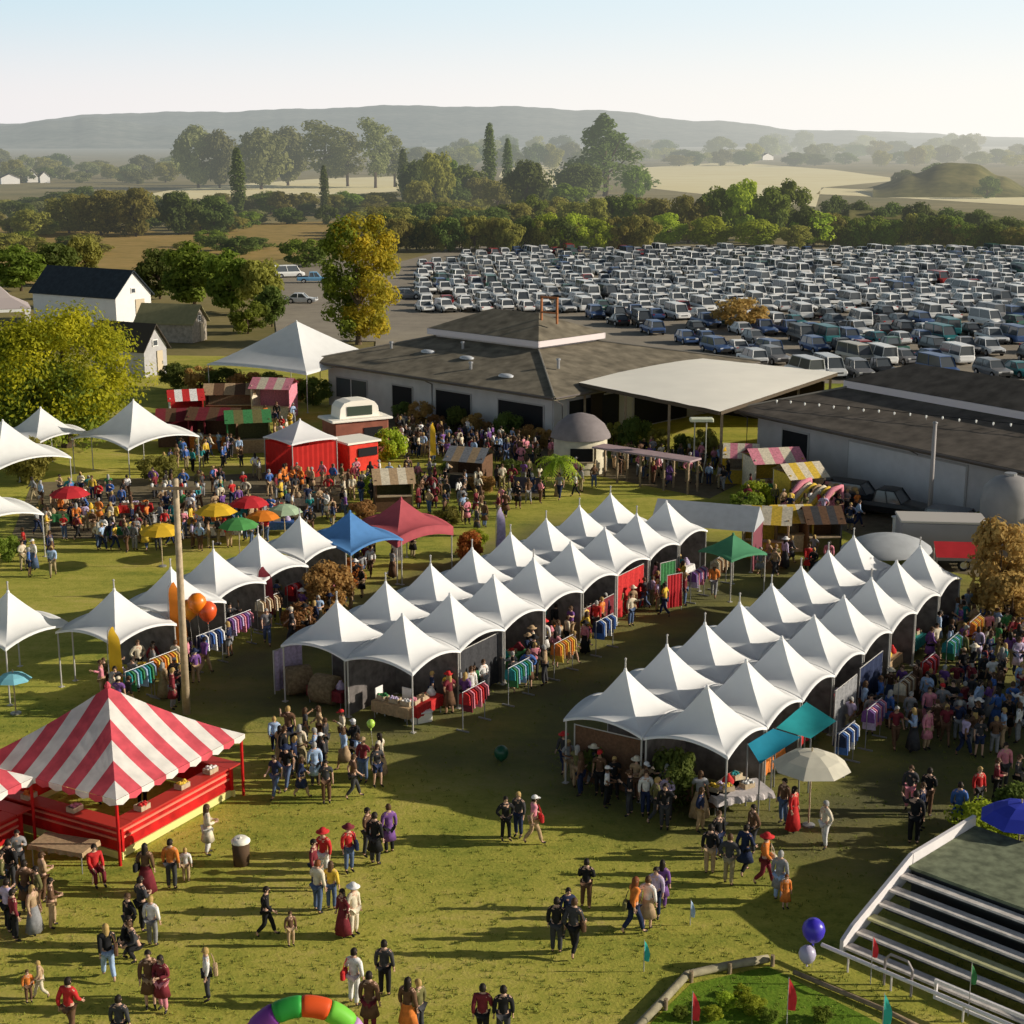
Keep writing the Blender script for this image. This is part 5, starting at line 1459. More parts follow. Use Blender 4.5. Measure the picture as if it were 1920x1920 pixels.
def crowd(poly, n, where, group, tops=BASE_TOPS, face=None, gap=.55, far=False):
    xs = [p[0] for p in poly]; ys = [p[1] for p in poly]
    made = 0; tries = 0
    while made < n and tries < 6000:
        tries += 1
        px, py = rp_.uniform(min(xs), max(xs)), rp_.uniform(min(ys), max(ys))
        if not inside(poly, px, py): continue
        p = at(px, py)
        if any((p.x - a) ** 2 + (p.y - b) ** 2 < gap * gap for a, b in TAKEN): continue
        if any((p.x - a) ** 2 + (p.y - b) ** 2 < r * r for a, b, r in BLOCK): continue
        for _ in range(40):
            top, bot = rp_.choice(tops), rp_.choice(BOTS)
            hair = rp_.choice(['dark', 'dark', 'brown', 'brown', 'blond', 'grey'])
            long = rp_.random() < .4
            hat = None
            if rp_.random() < .22: hat = (rp_.choice(['hat', 'cap']), rp_.choice(['white', 'cream', 'black', 'red', 'navy', 'tan']))
            legs = 'trousers' if not long or rp_.random() < .6 else rp_.choice(['skirt', 'long'])
            if hat is None and rp_.random() < .12: legs = 'shorts'
            style = rp_.choice(['top', 'tee', 'top', 'coat'])
            garment = {'top': 'top', 'tee': 't-shirt', 'coat': 'coat'}[style]
            if legs == 'skirt' and style == 'coat': style, garment = 'top', 'top'
            head = ('%s %s' % (cname(hat[1]), hat[0])) if hat else ('long ' if long else 'short ') + hair + ' hair'
            lab = 'person in %s %s and %s %s, %s, %s' % (cname(top), garment, cname(bot), TX[legs], head, where)
            if lab not in USED: break
        if far:
            merged_person(FAR[0], FAR[1], p, rp_.uniform(0, 6.28), rp_.choice(['stand', 'fold', 'phone', 'hips', 'walk']), rp_.choice(['fair', 'tan', 'brown']), top, bot, hair, rp_.uniform(1.55, 1.85), style, long)
            TAKEN.append((p.x, p.y)); made += 1; continue
        USED.add(lab)
        pose = rp_.choice(['stand', 'stand', 'fold', 'phone', 'hips', 'walk', 'stride', 'point'])
        fa = rp_.uniform(0, 6.28) if face is None else face + rp_.gauss(0, .7)
        person(p, fa, pose, rp_.choice(['fair', 'fair', 'tan', 'brown']), top, bot, hair, lab, group, h=rp_.uniform(1.55, 1.84), style=style, legs=legs, hat=hat, long=long)
        made += 1
    return made
def booth(px, base, w_, d_, h, rz, cols, label, roofc):
    p = at(px, base); t = thing('market_booth', label, 'booth', (p.x, p.y + d_ / 2, 0), rz)
    MB().box((0, d_ / 2 - .05, h / 2), (w_, .1, h)).build('back_wall', CM[cols[0]], t)
    for s_, c in ((-1, cols[1]), (1, cols[2])): MB().box((s_ * (w_ / 2 - .05), -.05, h / 2), (.1, d_ - .1, h)).build('side_wall', CM[c], t)
    MB().box((0, -d_ / 2 + .06, .5), (w_ - .2, .1, 1.0)).build('counter_front', CM[cols[3]], t)
    MB().box((0, -d_ / 2 + .1, 1.03), (w_ - .2, .5, .06)).build('counter', palewood, t)
    mb = MB(); n = 5
    for i in range(n):
        x0, x1 = -w_ / 2 - .15 + (w_ + .3) * i / n, -w_ / 2 - .15 + (w_ + .3) * (i + 1) / n
        mb.poly([(x0, -d_ / 2 - .3, h - .25), (x1, -d_ / 2 - .3, h - .25), (x1, 0, h + .55), (x0, 0, h + .55)], i % 2)
        mb.poly([(x1, d_ / 2 + .1, h), (x0, d_ / 2 + .1, h), (x0, 0, h + .55), (x1, 0, h + .55)], i % 2)
    mb.build('roof', [CM[roofc[0]], CM[roofc[1]]], t)
    BLOCK.append((p.x, p.y + d_ / 2, max(w_, d_) * .6))
# ================================================================== STALL GOODS
def table(x, y, rz, label, cloth_m, L_=1.8, W_=0.75, group='market tables under the tents', drape=0.45):
    t = thing('market_table', label, 'table', (x, y, 0), rz, group)
    MB().bevel_box((0, 0, .735), (L_, W_, .05), .012).build('tabletop', palewood, t)
    for sx_ in (-1, 1):
        for sy_ in (-1, 1):
            MB().tube([(0, 0, 0), (0, 0, .71)], .022, 6).build('leg', pole_grey, t, loc=(sx_ * (L_ / 2 - .08), sy_ * (W_ / 2 - .07), 0))
    mb = MB(); n = 20; a, b = L_ / 2 + .012, W_ / 2 + .012
    per = [(-a + 2 * a * i / n, -b) for i in range(n)] + [(a, -b + 2 * b * i / 8) for i in range(8)] + [(a - 2 * a * i / n, b) for i in range(n)] + [(-a, b - 2 * b * i / 8) for i in range(8)]
    m_ = len(per)
    for z, k in ((.768, 1.0), (.768 - drape * .5, 1.02), (.768 - drape, 1.035)):
        for i, (px, py) in enumerate(per):
            wv = 1 + (k - 1) * (1 + 1.2 * math.sin(i * 1.7))
            mb.v.append((px * wv, py * (1 + (wv - 1) * 2), z))
    for r in range(2):
        for i in range(m_):
            j = (i + 1) % m_; mb.f.append((r * m_ + i, r * m_ + j, (r + 1) * m_ + j, (r + 1) * m_ + i)); mb.m.append(0)
    mb.f.append(tuple(range(m_))); mb.m.append(0)
    o = mb.build('table_cloth', cloth_m, None); o.location = (x, y, 0); o.rotation_euler.z = rz
    tag(o, label.replace('market table', 'cloth lying over the table'), 'tablecloth', 'cloths on the market tables')
    BLOCK.append((x, y, .75))
    return t
def crate(x, y, z, rz, label, m, d=(.5, .36, .28), fill=None, group=None):
    t = thing('crate', label, 'crate', (x, y, z), rz, group)
    mb = MB(); L_, W_, H = d; th = .025
    mb.box((0, 0, th / 2), (L_, W_, th))
    mb.box((0, -W_ / 2 + th / 2, H / 2 + th / 2), (L_, th, H - th)); mb.box((0, W_ / 2 - th / 2, H / 2 + th / 2), (L_, th, H - th))
    mb.box((-L_ / 2 + th / 2, 0, H / 2 + th / 2), (th, W_ - 2 * th, H - th)); mb.box((L_ / 2 - th / 2, 0, H / 2 + th / 2), (th, W_ - 2 * th, H - th))
    mb.build('box', m, t)
    if fill:
        mb = MB(); rr = random.Random(int(x * 97 + y * 31))
        for i in range(14):
            r = rr.uniform(.05, .08)
            mb.lathe([(0, r), (r * .8, r * .6), (r, 0), (r * .8, -r * .6), (0, -r)], 7, (rr.uniform(-.4, .4) * L_, rr.uniform(-.36, .36) * W_, H - .03 + rr.uniform(-.02, .05)))
        mb.build('contents', fill, t, True)
    return t
GOODS = ['red', 'yellow', 'green', 'orange', 'white', 'tan', 'teal', 'pink', 'lilac', 'maroon']
rg = random.Random(9)
def stall_goods(x, y, rz, where, n=3):
    ks = rg.sample(GOODS, n)
    for i, c in enumerate(ks):
        u = (-.6, 0, .6)[i] if n == 3 else (-.4, .4)[i]
        gx, gy = x + u * math.cos(rz), y + u * math.sin(rz)
        if rg.random() < .62:
            crate(gx, gy, .77, rz + rg.uniform(-.2, .2), 'crate of %s goods, %s' % (cname(c), where), palewood, (.45, .34, .18), CM[c], 'goods on the market tables')
        else:
            mb = MB(); pr = [(0, 0), (.17, 0), (.2, .05), (.19, .14), (.13, .24), (.06, .33), (.07, .36), (0, .36)]
            mb.lathe(pr, 12, sx=1.0 + rg.random() * .3); o = mb.build('cloth_bundle', CM[c], None, True, loc=(gx, gy, .77))
            tag(o, 'heaped %s textile bundle, %s' % (cname(c), where), 'bundle', 'goods on the market tables')
TC = ['red', 'white', 'teal', 'maroon', 'cream', 'navy', 'green', 'orange', 'purple', 'tan']
for i in range(8):
    for (o_, th, s_, nm) in ((O2, TH2, S2, 'middle'), (O3, TH3, S3, 'right')):
        x, y = grid(*o_, th, s_, i, 1.28)
        c = TC[(i * 3 + (nm == 'right') * 4) % 10]
        w_ = 'right side of %s row, %s bay from near' % (nm, ORD[i])
        table(x, y, th, '%s clothed market table, %s' % (cname(c), w_), CM[c])
        stall_goods(x, y, th, w_)
for (o_, th, s_, nm) in ((O2, TH2, S2, 'middle'), (O3, TH3, S3, 'right')):
    for j in (0, 1):
        x, y = grid(*o_, th, s_, -.25, j + .05)
        c = ('maroon', 'tan', 'charcoal', 'brown')[j + (nm == 'right') * 2]
        w_ = 'near end of %s row, %s half' % (nm, ('left', 'right')[j])
        table(x, y, th + R(90), '%s clothed market table, %s' % (cname(c), w_), CM[c])
        stall_goods(x, y, th + R(90), w_)
for i, (px, py) in enumerate(((250, 1290), (345, 1205), (425, 1160), (512, 1125), (590, 1090))):
    p = at(px, py); c = ('tan', 'orange', 'maroon', 'cream', 'brown')[i]
    w_ = 'beside %s tent of left row' % ORD[i]
    table(p.x, p.y, TH2, '%s clothed market table, %s' % (cname(c), w_), CM[c]); stall_goods(p.x, p.y, TH2, w_)
rows_ = [(120, 985), (190, 975), (255, 968), (320, 985), (385, 985), (440, 972), (500, 968), (560, 955), (610, 950), (230, 1010), (300, 1015), (420, 1010), (520, 1000)]
for i, (px, py) in enumerate(rows_):
    p = at(px, py); c = ('green', 'yellow', 'red', 'white', 'orange', 'teal', 'red', 'cream', 'tan', 'green', 'yellow', 'white', 'blue')[i]
    w_ = '%s of the back tables, upper left market' % ORD[i] if i < 9 else '%s of the front tables, upper left market' % ORD[i - 9]
    table(p.x, p.y, R(8), '%s clothed market table, %s' % (cname(c), w_), CM[c], L_=2.0, group='tables of the upper left market')
    stall_goods(p.x, p.y, R(8), w_)

# hanging fabrics and side walls
def panel(name, label, a, b, z0, z1, m, cat, frame_m=pole_white):
    d = Vector((b.x - a.x, b.y - a.y, 0)); L_ = d.length
    t = thing(name, label, cat, (a.x, a.y, 0), math.atan2(d.y, d.x))
    mb = MB(); n = 16
    for i in range(n + 1):
        u = L_ * i / n
        for z in (z0, (z0 + z1) / 2, z1): mb.v.append((u, .05 * math.sin(i * 1.9) * (1.2 if z == z0 else .7), z))
    for i in range(n):
        for k in (0, 1): mb.f.append((i * 3 + k, i * 3 + 3 + k, i * 3 + 4 + k, i * 3 + 1 + k)); mb.m.append(0)
    mb.build('fabric', m, t, True)
    for u in (0, L_): MB().tube([(0, 0, 0), (0, 0, z1 + .05)], .03, 6).build('pole', frame_m, t, loc=(u, 0, 0))
    MB().tube([(0, 0, z1 + .03), (L_, 0, z1 + .03)], .02, 6).build('rail', frame_m, t)
    return t
G2 = lambda i, j: Vector((*grid(*O2, TH2, S2, i, j), 0))
G3 = lambda i, j: Vector((*grid(*O3, TH3, S3, i, j), 0))
panel('fabric_screen', 'dark grey fabric screen closing the second tent bay of the middle row', G2(.55, 1.42), G2(1.45, 1.42), .1, 2.3, CM['charcoal'], 'screen')
panel('fabric_screen', 'rust red fabric screen hanging under the sixth tent of the middle row', G2(4.6, 1.44), G2(5.4, 1.44), .1, 2.25, CM['red'], 'screen')
panel('fabric_screen', 'maroon fabric screen hanging under the fifth tent of the middle row', G2(3.6, 1.46), G2(4.45, 1.46), .1, 1.5, CM['maroon'], 'screen')
panel('fabric_screen', 'green shawl screen at the right edge of the middle row', G2(5.6, 1.62), G2(5.9, 1.72), .1, 2.2, CM['green'], 'screen')
panel('fabric_screen', 'bright red hanging cloth in the aisle beside the middle row', G2(5.35, 1.86), G2(5.6, 1.98), .2, 1.9, UC['red'], 'screen')
panel('fabric_screen', 'lilac grey screen at the left corner of the middle row', G2(-.35, -.75), G2(.15, -.72), .1, 1.9, CM['lilac'], 'screen')
panel('fabric_screen', 'dark brown screen at the near end of the right row, left side', G3(-.38, -.42), G3(-.38, .42), .1, 2.2, CM['brown'], 'screen')
panel('fabric_screen', 'grey screen on the right side of the right row beyond the teal awning', G3(2.2, 1.62), G3(2.9, 1.62), .1, 2.2, CM['grey'], 'screen')
panel('fabric_screen', 'navy screen on the right side of the right row near its middle', G3(3.2, 1.55), G3(4.0, 1.55), .1, 2.1, CM['navy'], 'screen')

# feather banners
def feather(px, base, h, w_, m, label):
    p = at(px, base); t = thing('feather_banner', label, 'banner', (p.x, p.y, 0), R(4))
    MB().tube([(0, 0, 0), (0, 0, h * .7), (.05, 0, h * .93), (.2, 0, h)], [.025, .02, .015, .01], 6).build('pole', pole_white, t)
    mb = MB(); n = 12
    for i in range(n + 1):
        f = i / n; z = h * (.22 + .76 * f); x0 = .02 + (.05 * f if f < .9 else .05 + (f - .9) * 1.6)
        ww = w_ * (1 - .25 * f) * (1 if f < .75 else max(.12, 1 - ((f - .75) / .25) ** 2))
        for k in range(3): mb.v.append((x0 + ww * k / 2, .06 * math.sin(f * 5 + k), z))
    for i in range(n):
        for k in (0, 1): mb.f.append((i * 3 + k, i * 3 + k + 1, i * 3 + 4 + k, i * 3 + 3 + k)); mb.m.append(0)
    mb.build('flag', m, t, True)
    MB().box((0, 0, .03), (.5, .5, .06)).build('base', pole_grey, t)
feather(208, 1322, 3.5, .6, UC['yellow'], 'yellow feather banner in front of the first tent of the left row')
feather(322, 1266, 4.35, .8, UC['orange'], 'orange feather banner just left of the wooden pole')
feather(486, 1180, 3.2, .8, CM['maroon'], 'maroon feather banner beside the third tent of the left row')
feather(930, 1068, 3.6, .55, CM['lilac'], 'lilac feather banner behind the left file of the middle row')
feather(806, 872, 3.2, .45, UC['yellow'], 'slim yellow feather banner before the long lodge')
feather(735, 1075, 3.2, .6, UC['white'], 'white feather banner below the maroon tent')
feather(1352, 905, 2.6, .4, UC['yellow'], 'small yellow feather banner under the cream shelter')
# orange balloons
def balloon(px, py, z, r, m, label, group=None, string=True, knot=True, x=None):
    p = x or at(px, py)
    t = thing('balloon', label, 'balloon', (p.x, p.y, 0), 0, group)
    mb = MB().lathe([(0, r * 1.05), (r * .5, r * .93), (r * .87, r * .55), (r, .05 * r), (r * .88, -.5 * r), (r * .55, -.95 * r), (r * .15, -1.22 * r), (.03, -1.28 * r)], 18, (0, 0, z))
    mb.build('envelope', m, t, True)
    if knot: MB().lathe([(.02, 0), (.035, -.05), (0, -.05)], 8, (0, 0, z - 1.28 * r)).build('knot', m, t)
    if string: MB().tube([(0, 0, z - 1.3 * r), (.05, .02, z * .5), (0, 0, 0)], .006, 4).build('string', pole_white, t)
    return t
bo = lambda n, c: mat(n, c, .35, spec=.5, transl=.1)
p = at(376, 1264)
for k, (dx, dz, c, lab) in enumerate(((0, 1.75, (.85, .22, .01), 'large orange balloon right of the wooden pole'), (.42, 1.35, (.75, .10, .02), 'red orange balloon low in the bunch right of the wooden pole'), (-.4, 1.4, (.88, .33, .02), 'amber balloon left in the bunch right of the wooden pole'))):
    balloon(0, 0, dz + 1.55, .42, bo('balloon_orange' + 'abc'[k], c), lab, 'orange balloons by the wooden pole', x=Vector((p.x + dx, p.y + .1 * k, 0)))
balloon(1522, 1815, 1.2, .33, bo('balloon_ultramarine', (.06, .04, .55)), 'ultramarine foil balloon standing left of the wooden stage')
balloon(1512, 1822, .55, .25, bo('balloon_lilac', (.50, .46, .62)), 'pale lilac balloon under the ultramarine one', string=False)
balloon(940, 1428, .36, .28, bo('balloon_bottle_green', (.015, .10, .05)), 'dark green balloon bag on the shaded lawn between the rows', string=False)
balloon(697, 1432, 1.62, .16, bo('balloon_lime', (.50, .75, .10)), 'lime green balloon above the standing group in the middle')

# wooden pole with cross arm
p = at(350, 1338)
t = thing('utility_pole', 'tall pale wooden pole with cross arm left of the middle, near the striped booth', 'pole', (p.x, p.y, 0))
hpole = 9.9
MB().tube([(0, 0, -.1), (.02, 0, hpole * .5), (.04, 0, hpole)], [.17, .145, .12], 12).build('shaft', palewood, t, True)
MB().box((.04, -.14, hpole - .35), (2.0, .1, .12)).build('cross_arm', wood, t)
for dx in (-.9, -.4, .4, .9):
    MB().lathe([(0, .16), (.05, .13), (.06, .06), (.035, 0), (0, 0)], 10).build('insulator', white_paint, t, loc=(.04 + dx, -.14, hpole - .29))
p = at(1741, 986)
t = thing('metal_post', 'thin grey metal post in front of the right lodge', 'pole', (p.x, p.y, 0))
MB().tube([(0, 0, 0), (0, 0, 6.4)], [.16, .12], 10).build('shaft', mat('light_grey_post', (.36, .33, .32), .6), t, True)
MB().lathe([(.17, 0), (.12, .06), (0, .12)], 10, (0, 0, 6.4)).build('cap', pole_grey, t)
p = at(1312, 905)
t = thing('lamp_post', 'double stemmed lamp post with flat cream head before the shelter', 'street lamp', (p.x, p.y, 0))
for dx in (-.45, .35): MB().tube([(dx * .4, 0, 0), (dx, 0, 1.8), (dx, 0, 4.3)], .05, 8).build('stem', mat('pale_stem', (.42, .42, .36), .6), t)
MB().bevel_box((0, 0, 4.42), (1.6, .7, .24), .06).build('lamp_head', mat('cream_lamp_head', (.66, .68, .50), .5), t)

umbrella(30, 1338, 1.8, .75, tint_cloth('pale_blue_umbrella_fabric', (.25, .60, .72)), 'small pale blue parasol at the left edge below the white tent')
for i in range(9):
    plant('wall_shrub', ('bush', 'brown' if i % 3 else 'dark'), at(755 + i * 33, 797 + i * 5.5), 2.0 + .5 * math.sin(i * 2.3), .75, 'brown shrub against the front wall of the long lodge', 'shrub', 'shrubs along the lodge wall')
for px, py, h, k in ((700, 930, 1.5, 'bright'), (770, 905, 1.3, 'olive'), (850, 900, 1.6, 'green'), (905, 925, 1.4, 'brown'), (960, 900, 1.5, 'dark'), (680, 975, 1.4, 'brown'), (840, 985, 1.3, 'olive')):
    plant('small_tree', ('bush', k), at(px, py), h, 1.0, 'low shrub on the lawn between the red stall and the middle row', 'shrub', 'shrubs on the lawn before the lodge')
for px, base, w_, h_, rz, cols, roofc, lab in (
    (880, 918, 2.6, 2.2, -20, ('brown', 'tan', 'brown', 'charcoal'), ('grey', 'tan'), 'grey and tan roofed booth on the lawn behind the middle row'),
    (735, 960, 2.4, 2.1, 10, ('olive', 'brown', 'olive', 'brown'), ('tan', 'cream'), 'tan and cream roofed booth behind the maroon tent')):
    booth(px, base, w_, 2.0, h_, R(rz), cols, lab, roofc)
for i in range(5):
    plant('wall_shrub', ('bush', 'dark' if i % 2 else 'olive'), at(1150 + i * 42, 846 + i * 5), 2.4 + .5 * math.sin(i * 1.7), .7, 'dark shrub beneath the front edge of the cream shelter', 'shrub', 'shrubs under the shelter edge')
# garment racks
def rack(x, y, rz, label, cols):
    t = thing('garment_rack', label, 'clothes rack', (x, y, 0), rz, None)
    for dx in (-.8, .8):
        MB().tube([(0, 0, 0), (0, 0, 1.65)], .02, 6).build('upright', pole_grey, t, loc=(dx, 0, 0))
        MB().box((0, 0, .03), (.06, .6, .05)).build('foot', pole_grey, t, loc=(dx, 0, 0))
    MB().tube([(-.82, 0, 1.65), (.82, 0, 1.65)], .02, 6).build('rail', pole_grey, t)
    for k in range(9):
        x0 = -.68 + .17 * k; c = cols[k % len(cols)]; d = .5 + .35 * ((k * 7) % 4) / 3; mb = MB()
        a = [(x0, -.06, 1.6), (x0, -.24, 1.5), (x0 + .02, -.26, 1.6 - d), (x0 - .01, .26, 1.58 - d), (x0, .24, 1.5), (x0, .06, 1.6)]
        b_ = [(p[0] + .07, p[1] * .95, p[2]) for p in a]
        mb.poly(a); mb.poly(b_[::-1])
        for i in range(6): j = (i + 1) % 6; mb.poly([a[i], b_[i], b_[j], a[j]])
        mb.build('garment', CM[c], t)
    BLOCK.append((x, y, .9))
rset = [('red', 'maroon', 'pink'), ('teal', 'green', 'light_blue'), ('orange', 'yellow', 'tan'), ('navy', 'blue', 'white'), ('purple', 'lilac', 'pink'), ('cream', 'tan', 'brown')]
for i in range(6):
    x, y = grid(*O2, TH2, S2, (0.1, 1.1, 2.2, 3.3, 6.2, 7.0)[i], 1.95)
    rack(x, y, TH2, 'rack of %s, %s and %s garments, aisle side of middle row' % tuple(cname(c) for c in rset[i]), rset[i])
    x, y = grid(*O3, TH3, S3, (1.6, 2.5, 3.6, 4.5, 5.5, 6.5)[i], 2.0)
    rack(x, y, TH3, 'rack of %s, %s and %s garments, crowd side of right row' % tuple(cname(c) for c in rset[(i + 3) % 6]), rset[(i + 3) % 6])
for i, (px, py) in enumerate(((265, 1320), (310, 1295), (395, 1250), (450, 1215), (505, 1180), (560, 1150))):
    p = at(px, py)
    rack(p.x, p.y, TH2, 'rack of %s, %s and %s garments, front of left row' % tuple(cname(c) for c in rset[(i + 1) % 6]), rset[(i + 1) % 6])
# food trailer with rounded cream roof
p = at(662, 858)
t = thing('food_stall', 'reddish brown food stall with a rounded cream roof in front of the long lodge', 'stall', (p.x, p.y + 2.2, 0), R(28))
mb = MB().bevel_box((0, 0, 1.3), (4.4, 2.6, 2.6), .12); mb.build('wall', mat('red_brown_panel', (.28, .10, .065), .7, noise=.15, scale=2), t)
MB().bevel_box((0, 0, 2.68), (4.9, 3.0, .16), .05).build('roof', cream_sheet, t)
mb = MB(); prof = [(-1.6, 0), (-1.5, .8), (-1.2, 1.15), (-.6, 1.3), (.6, 1.3), (1.2, 1.15), (1.5, .8), (1.6, 0)]
for s_ in (-.9, .9):
    mb.poly([(x, s_, 2.77 + z) for x, z in (prof if s_ < 0 else prof[::-1])])
for (x0, z0), (x1, z1) in zip(prof[:-1], prof[1:]): mb.poly([(x0, -.9, 2.77 + z0), (x0, .9, 2.77 + z0), (x1, .9, 2.77 + z1), (x1, -.9, 2.77 + z1)], 0)
mb.build('sign_board', cream_sheet, t)
MB().box((0, -.93, 3.3), (2.0, .05, .7)).build('sign_panel', mat('dark_green_panel', (.05, .07, .05), .7), t)
MB().box((.9, -1.33, 1.6), (1.5, .06, .9)).build('serving_opening', dark_shade, t)
MB().box((.9, -1.55, 1.08), (1.7, .45, .06)).build('counter', palewood, t)
BLOCK.append((p.x, p.y + 2.2, 2.8))

# cream kiosk with grey dome
p = at(1090, 892)
t = thing('kiosk', 'round cream kiosk with grey dome roof right of the palm', 'kiosk', (p.x, p.y + 1.8, 0))
MB().lathe([(1.9, 0), (1.9, 2.5), (1.75, 2.5)], 24).build('wall', mat('cream_plaster', (.62, .56, .42), .8, noise=.1, scale=2), t, True)
MB().lathe([(2.15, 2.48), (2.1, 2.7), (1.7, 3.4), (1.0, 3.95), (.3, 4.15), (0, 4.18)], 24).build('roof', mat('grey_dome', (.23, .20, .20), .8, noise=.1, scale=2), t, True)
MB().box((0, -1.9, 1.5), (1.6, .12, .9)).build('serving_opening', dark_shade, t)
MB().box((0, -2.05, 1.0), (1.9, .4, .07)).build('counter', palewood, t)
BLOCK.append((p.x, p.y + 1.8, 2.2))
# palm
p = at(1045, 930)
t = thing('palm_tree', 'small bushy palm left of the round cream kiosk', 'tree', (p.x, p.y, 0))
MB().tube([(0, 0, -.05), (.05, 0, 1.2), (0, 0, 2.3)], [.24, .2, .16], 10).build('trunk', wood, t)
mb = MB(); rr = random.Random(3)
for k in range(34):
    a = rr.uniform(0, 6.28); el = rr.uniform(.1, 1.3); L_ = rr.uniform(1.3, 2.0); pts = []
    for i in range(7):
        f = i / 6; r = L_ * f * math.cos(el * (1 - .25 * f)); z = 2.3 + L_ * f * math.sin(el) - 1.5 * f * f
        pts.append(Vector((r * math.cos(a), r * math.sin(a), z)))
    sd = Vector((-math.sin(a), math.cos(a), 0))
    for i in range(6):
        for s_ in (-1, 1):
            for q in (.25, .75):
                b_ = pts[i].lerp(pts[i + 1], q); l = .42 * math.sin(math.pi * (i + q + .4) / 7)
                e_ = b_ + sd * s_ * l + (pts[i + 1] - pts[i]) * .5 + Vector((0, 0, -.16))
                mb.poly([b_, b_ + (pts[i + 1] - pts[i]) * .3, e_])
mb.build('crown', LEAF['bright'], t)
# long mauve topped counter
a, b = at(1120, 895), at(1303, 925)
t = thing('long_counter', 'long counter with a mauve top in front of the cream shelter', 'counter', ((a.x + b.x) / 2, (a.y + b.y) / 2, 0), math.atan2(b.y - a.y, b.x - a.x))
L_ = (b - a).length
MB().bevel_box((0, 0, 2.25), (L_, 1.5, .12), .04).build('counter_top', mat('mauve_board', (.40, .29, .30), .7, noise=.1, scale=2), t)
for k in range(5):
    for s_ in (-.6, .6): MB().box((0, 0, 1.09), (.12, .12, 2.18)).build('post', wood, t, loc=(-L_ / 2 + .2 + (L_ - .4) * k / 4, s_, 0))
# dark crate bench
p = at(985, 935)
t = thing('bench', 'dark bench with a pale timber front beside the small palm', 'bench', (p.x, p.y, 0), R(-8))
MB().box((0, 0, .5), (2.2, .8, .08)).build('seat', mat('dark_blue_grey_wood', (.10, .09, .12), .8), t)
MB().box((0, .42, .95), (2.2, .08, .8)).build('backrest', mat('dark_blue_grey_wood', (.1, .09, .12)), t)
for dx in (-1, 1): MB().box((0, 0, .23), (.12, .7, .46)).build('leg', palewood, t, loc=(dx, 0, 0))
MB().box((0, -.38, .35), (1.88, .05, .2)).build('rail', palewood, t)
# booths of bright colour right of the shelter
booth(1452, 927, 3.4, 2.4, 2.4, R(12), ('yellow', 'cream', 'yellow', 'pink'), 'pink and yellow booth beside the left end of the right lodge', ('pink', 'cream'))
booth(1440, 1048, 2.6, 2.0, 2.3, R(-12), ('yellow', 'cream', 'tan', 'yellow'), 'golden booth among people behind the small green canopy', ('cream', 'yellow'))
booth(1542, 1040, 2.0, 1.8, 2.1, R(5), ('brown', 'brown', 'charcoal', 'olive'), 'dark brown booth right of the golden booth', ('brown', 'charcoal'))
for px, base, w_, h_, rz, cols, roofc, lab in (
    (338, 838, 3.6, 2.3, 8, ('maroon', 'brown', 'maroon', 'brown'), ('maroon', 'brown'), 'maroon roofed booth right of the large white tent, upper left'),
    (402, 842, 3.8, 2.5, -6, ('brown', 'maroon', 'brown', 'orange'), ('brown', 'maroon'), 'brown and maroon booth, middle one of the upper left booths'),
    (462, 850, 3.2, 2.6, 12, ('olive', 'green', 'olive', 'tan'), ('green', 'olive'), 'green roofed booth left of the red curtained stall'),
    (512, 785, 3.4, 2.8, -10, ('pink', 'cream', 'pink', 'cream'), ('pink', 'cream'), 'pink and cream booth below the big marquee'),
    (345, 790, 2.8, 2.0, 15, ('red', 'white', 'red', 'cream'), ('red', 'white'), 'red and white booth at the foot of the yellow green tree'),
    (430, 782, 4.2, 2.2, 4, ('tan', 'brown', 'tan', 'brown'), ('tan', 'brown'), 'tan roofed booth below the left corner of the marquee'),
    (1502, 952, 2.6, 2.2, 20, ('cream', 'yellow', 'cream', 'orange'), ('cream', 'yellow'), 'cream booth between the lodge wall and the striped slide'),
    (1485, 1035, 2.2, 2.0, 6, ('cream', 'tan', 'yellow', 'cream'), ('yellow', 'cream'), 'yellow and cream booth right of the golden booth'),
    (1392, 908, 2.2, 2.1, -8, ('cream', 'yellow', 'pink', 'yellow'), ('cream', 'pink'), 'small cream and pink booth near the shelter corner')):
    booth(px, base, w_, 2.2, h_, R(rz), cols, lab, roofc)
# striped inflatable slide
p = at(1530, 978)
t = thing('inflatable_slide', 'cream and yellow striped inflatable slide with pink sides, right of the shrubs', 'inflatable', (p.x, p.y + 1.5, 0), R(-52))
mb = MB()
cs = ['cream', 'yellow', 'tan']
for k in range(6):
    x = -1.5 + .6 * k
    mb.tube([(x, -2.6, .35), (x, -1.6, .75), (x, .4, 2.2), (x, 1.4, 2.6)], [.3, .33, .33, .33], 10, k % 3)
t.scale = (.66, .66, .66); mb.build('slide_bed', [CM[c] for c in cs], t, True)
for s_ in (-1.95, 1.95): MB().tube([(0, -2.6, .45), (0, -1.5, 1.1), (0, .5, 2.8), (0, 1.7, 3.0), (0, 1.9, .35)], .3, 10).build('side_tube', CM['pink'], t, True, loc=(s_, 0, 0))
MB().bevel_box((0, 1.0, .95), (3.2, 1.6, 1.9), .2).build('tower', CM['pink'], t)
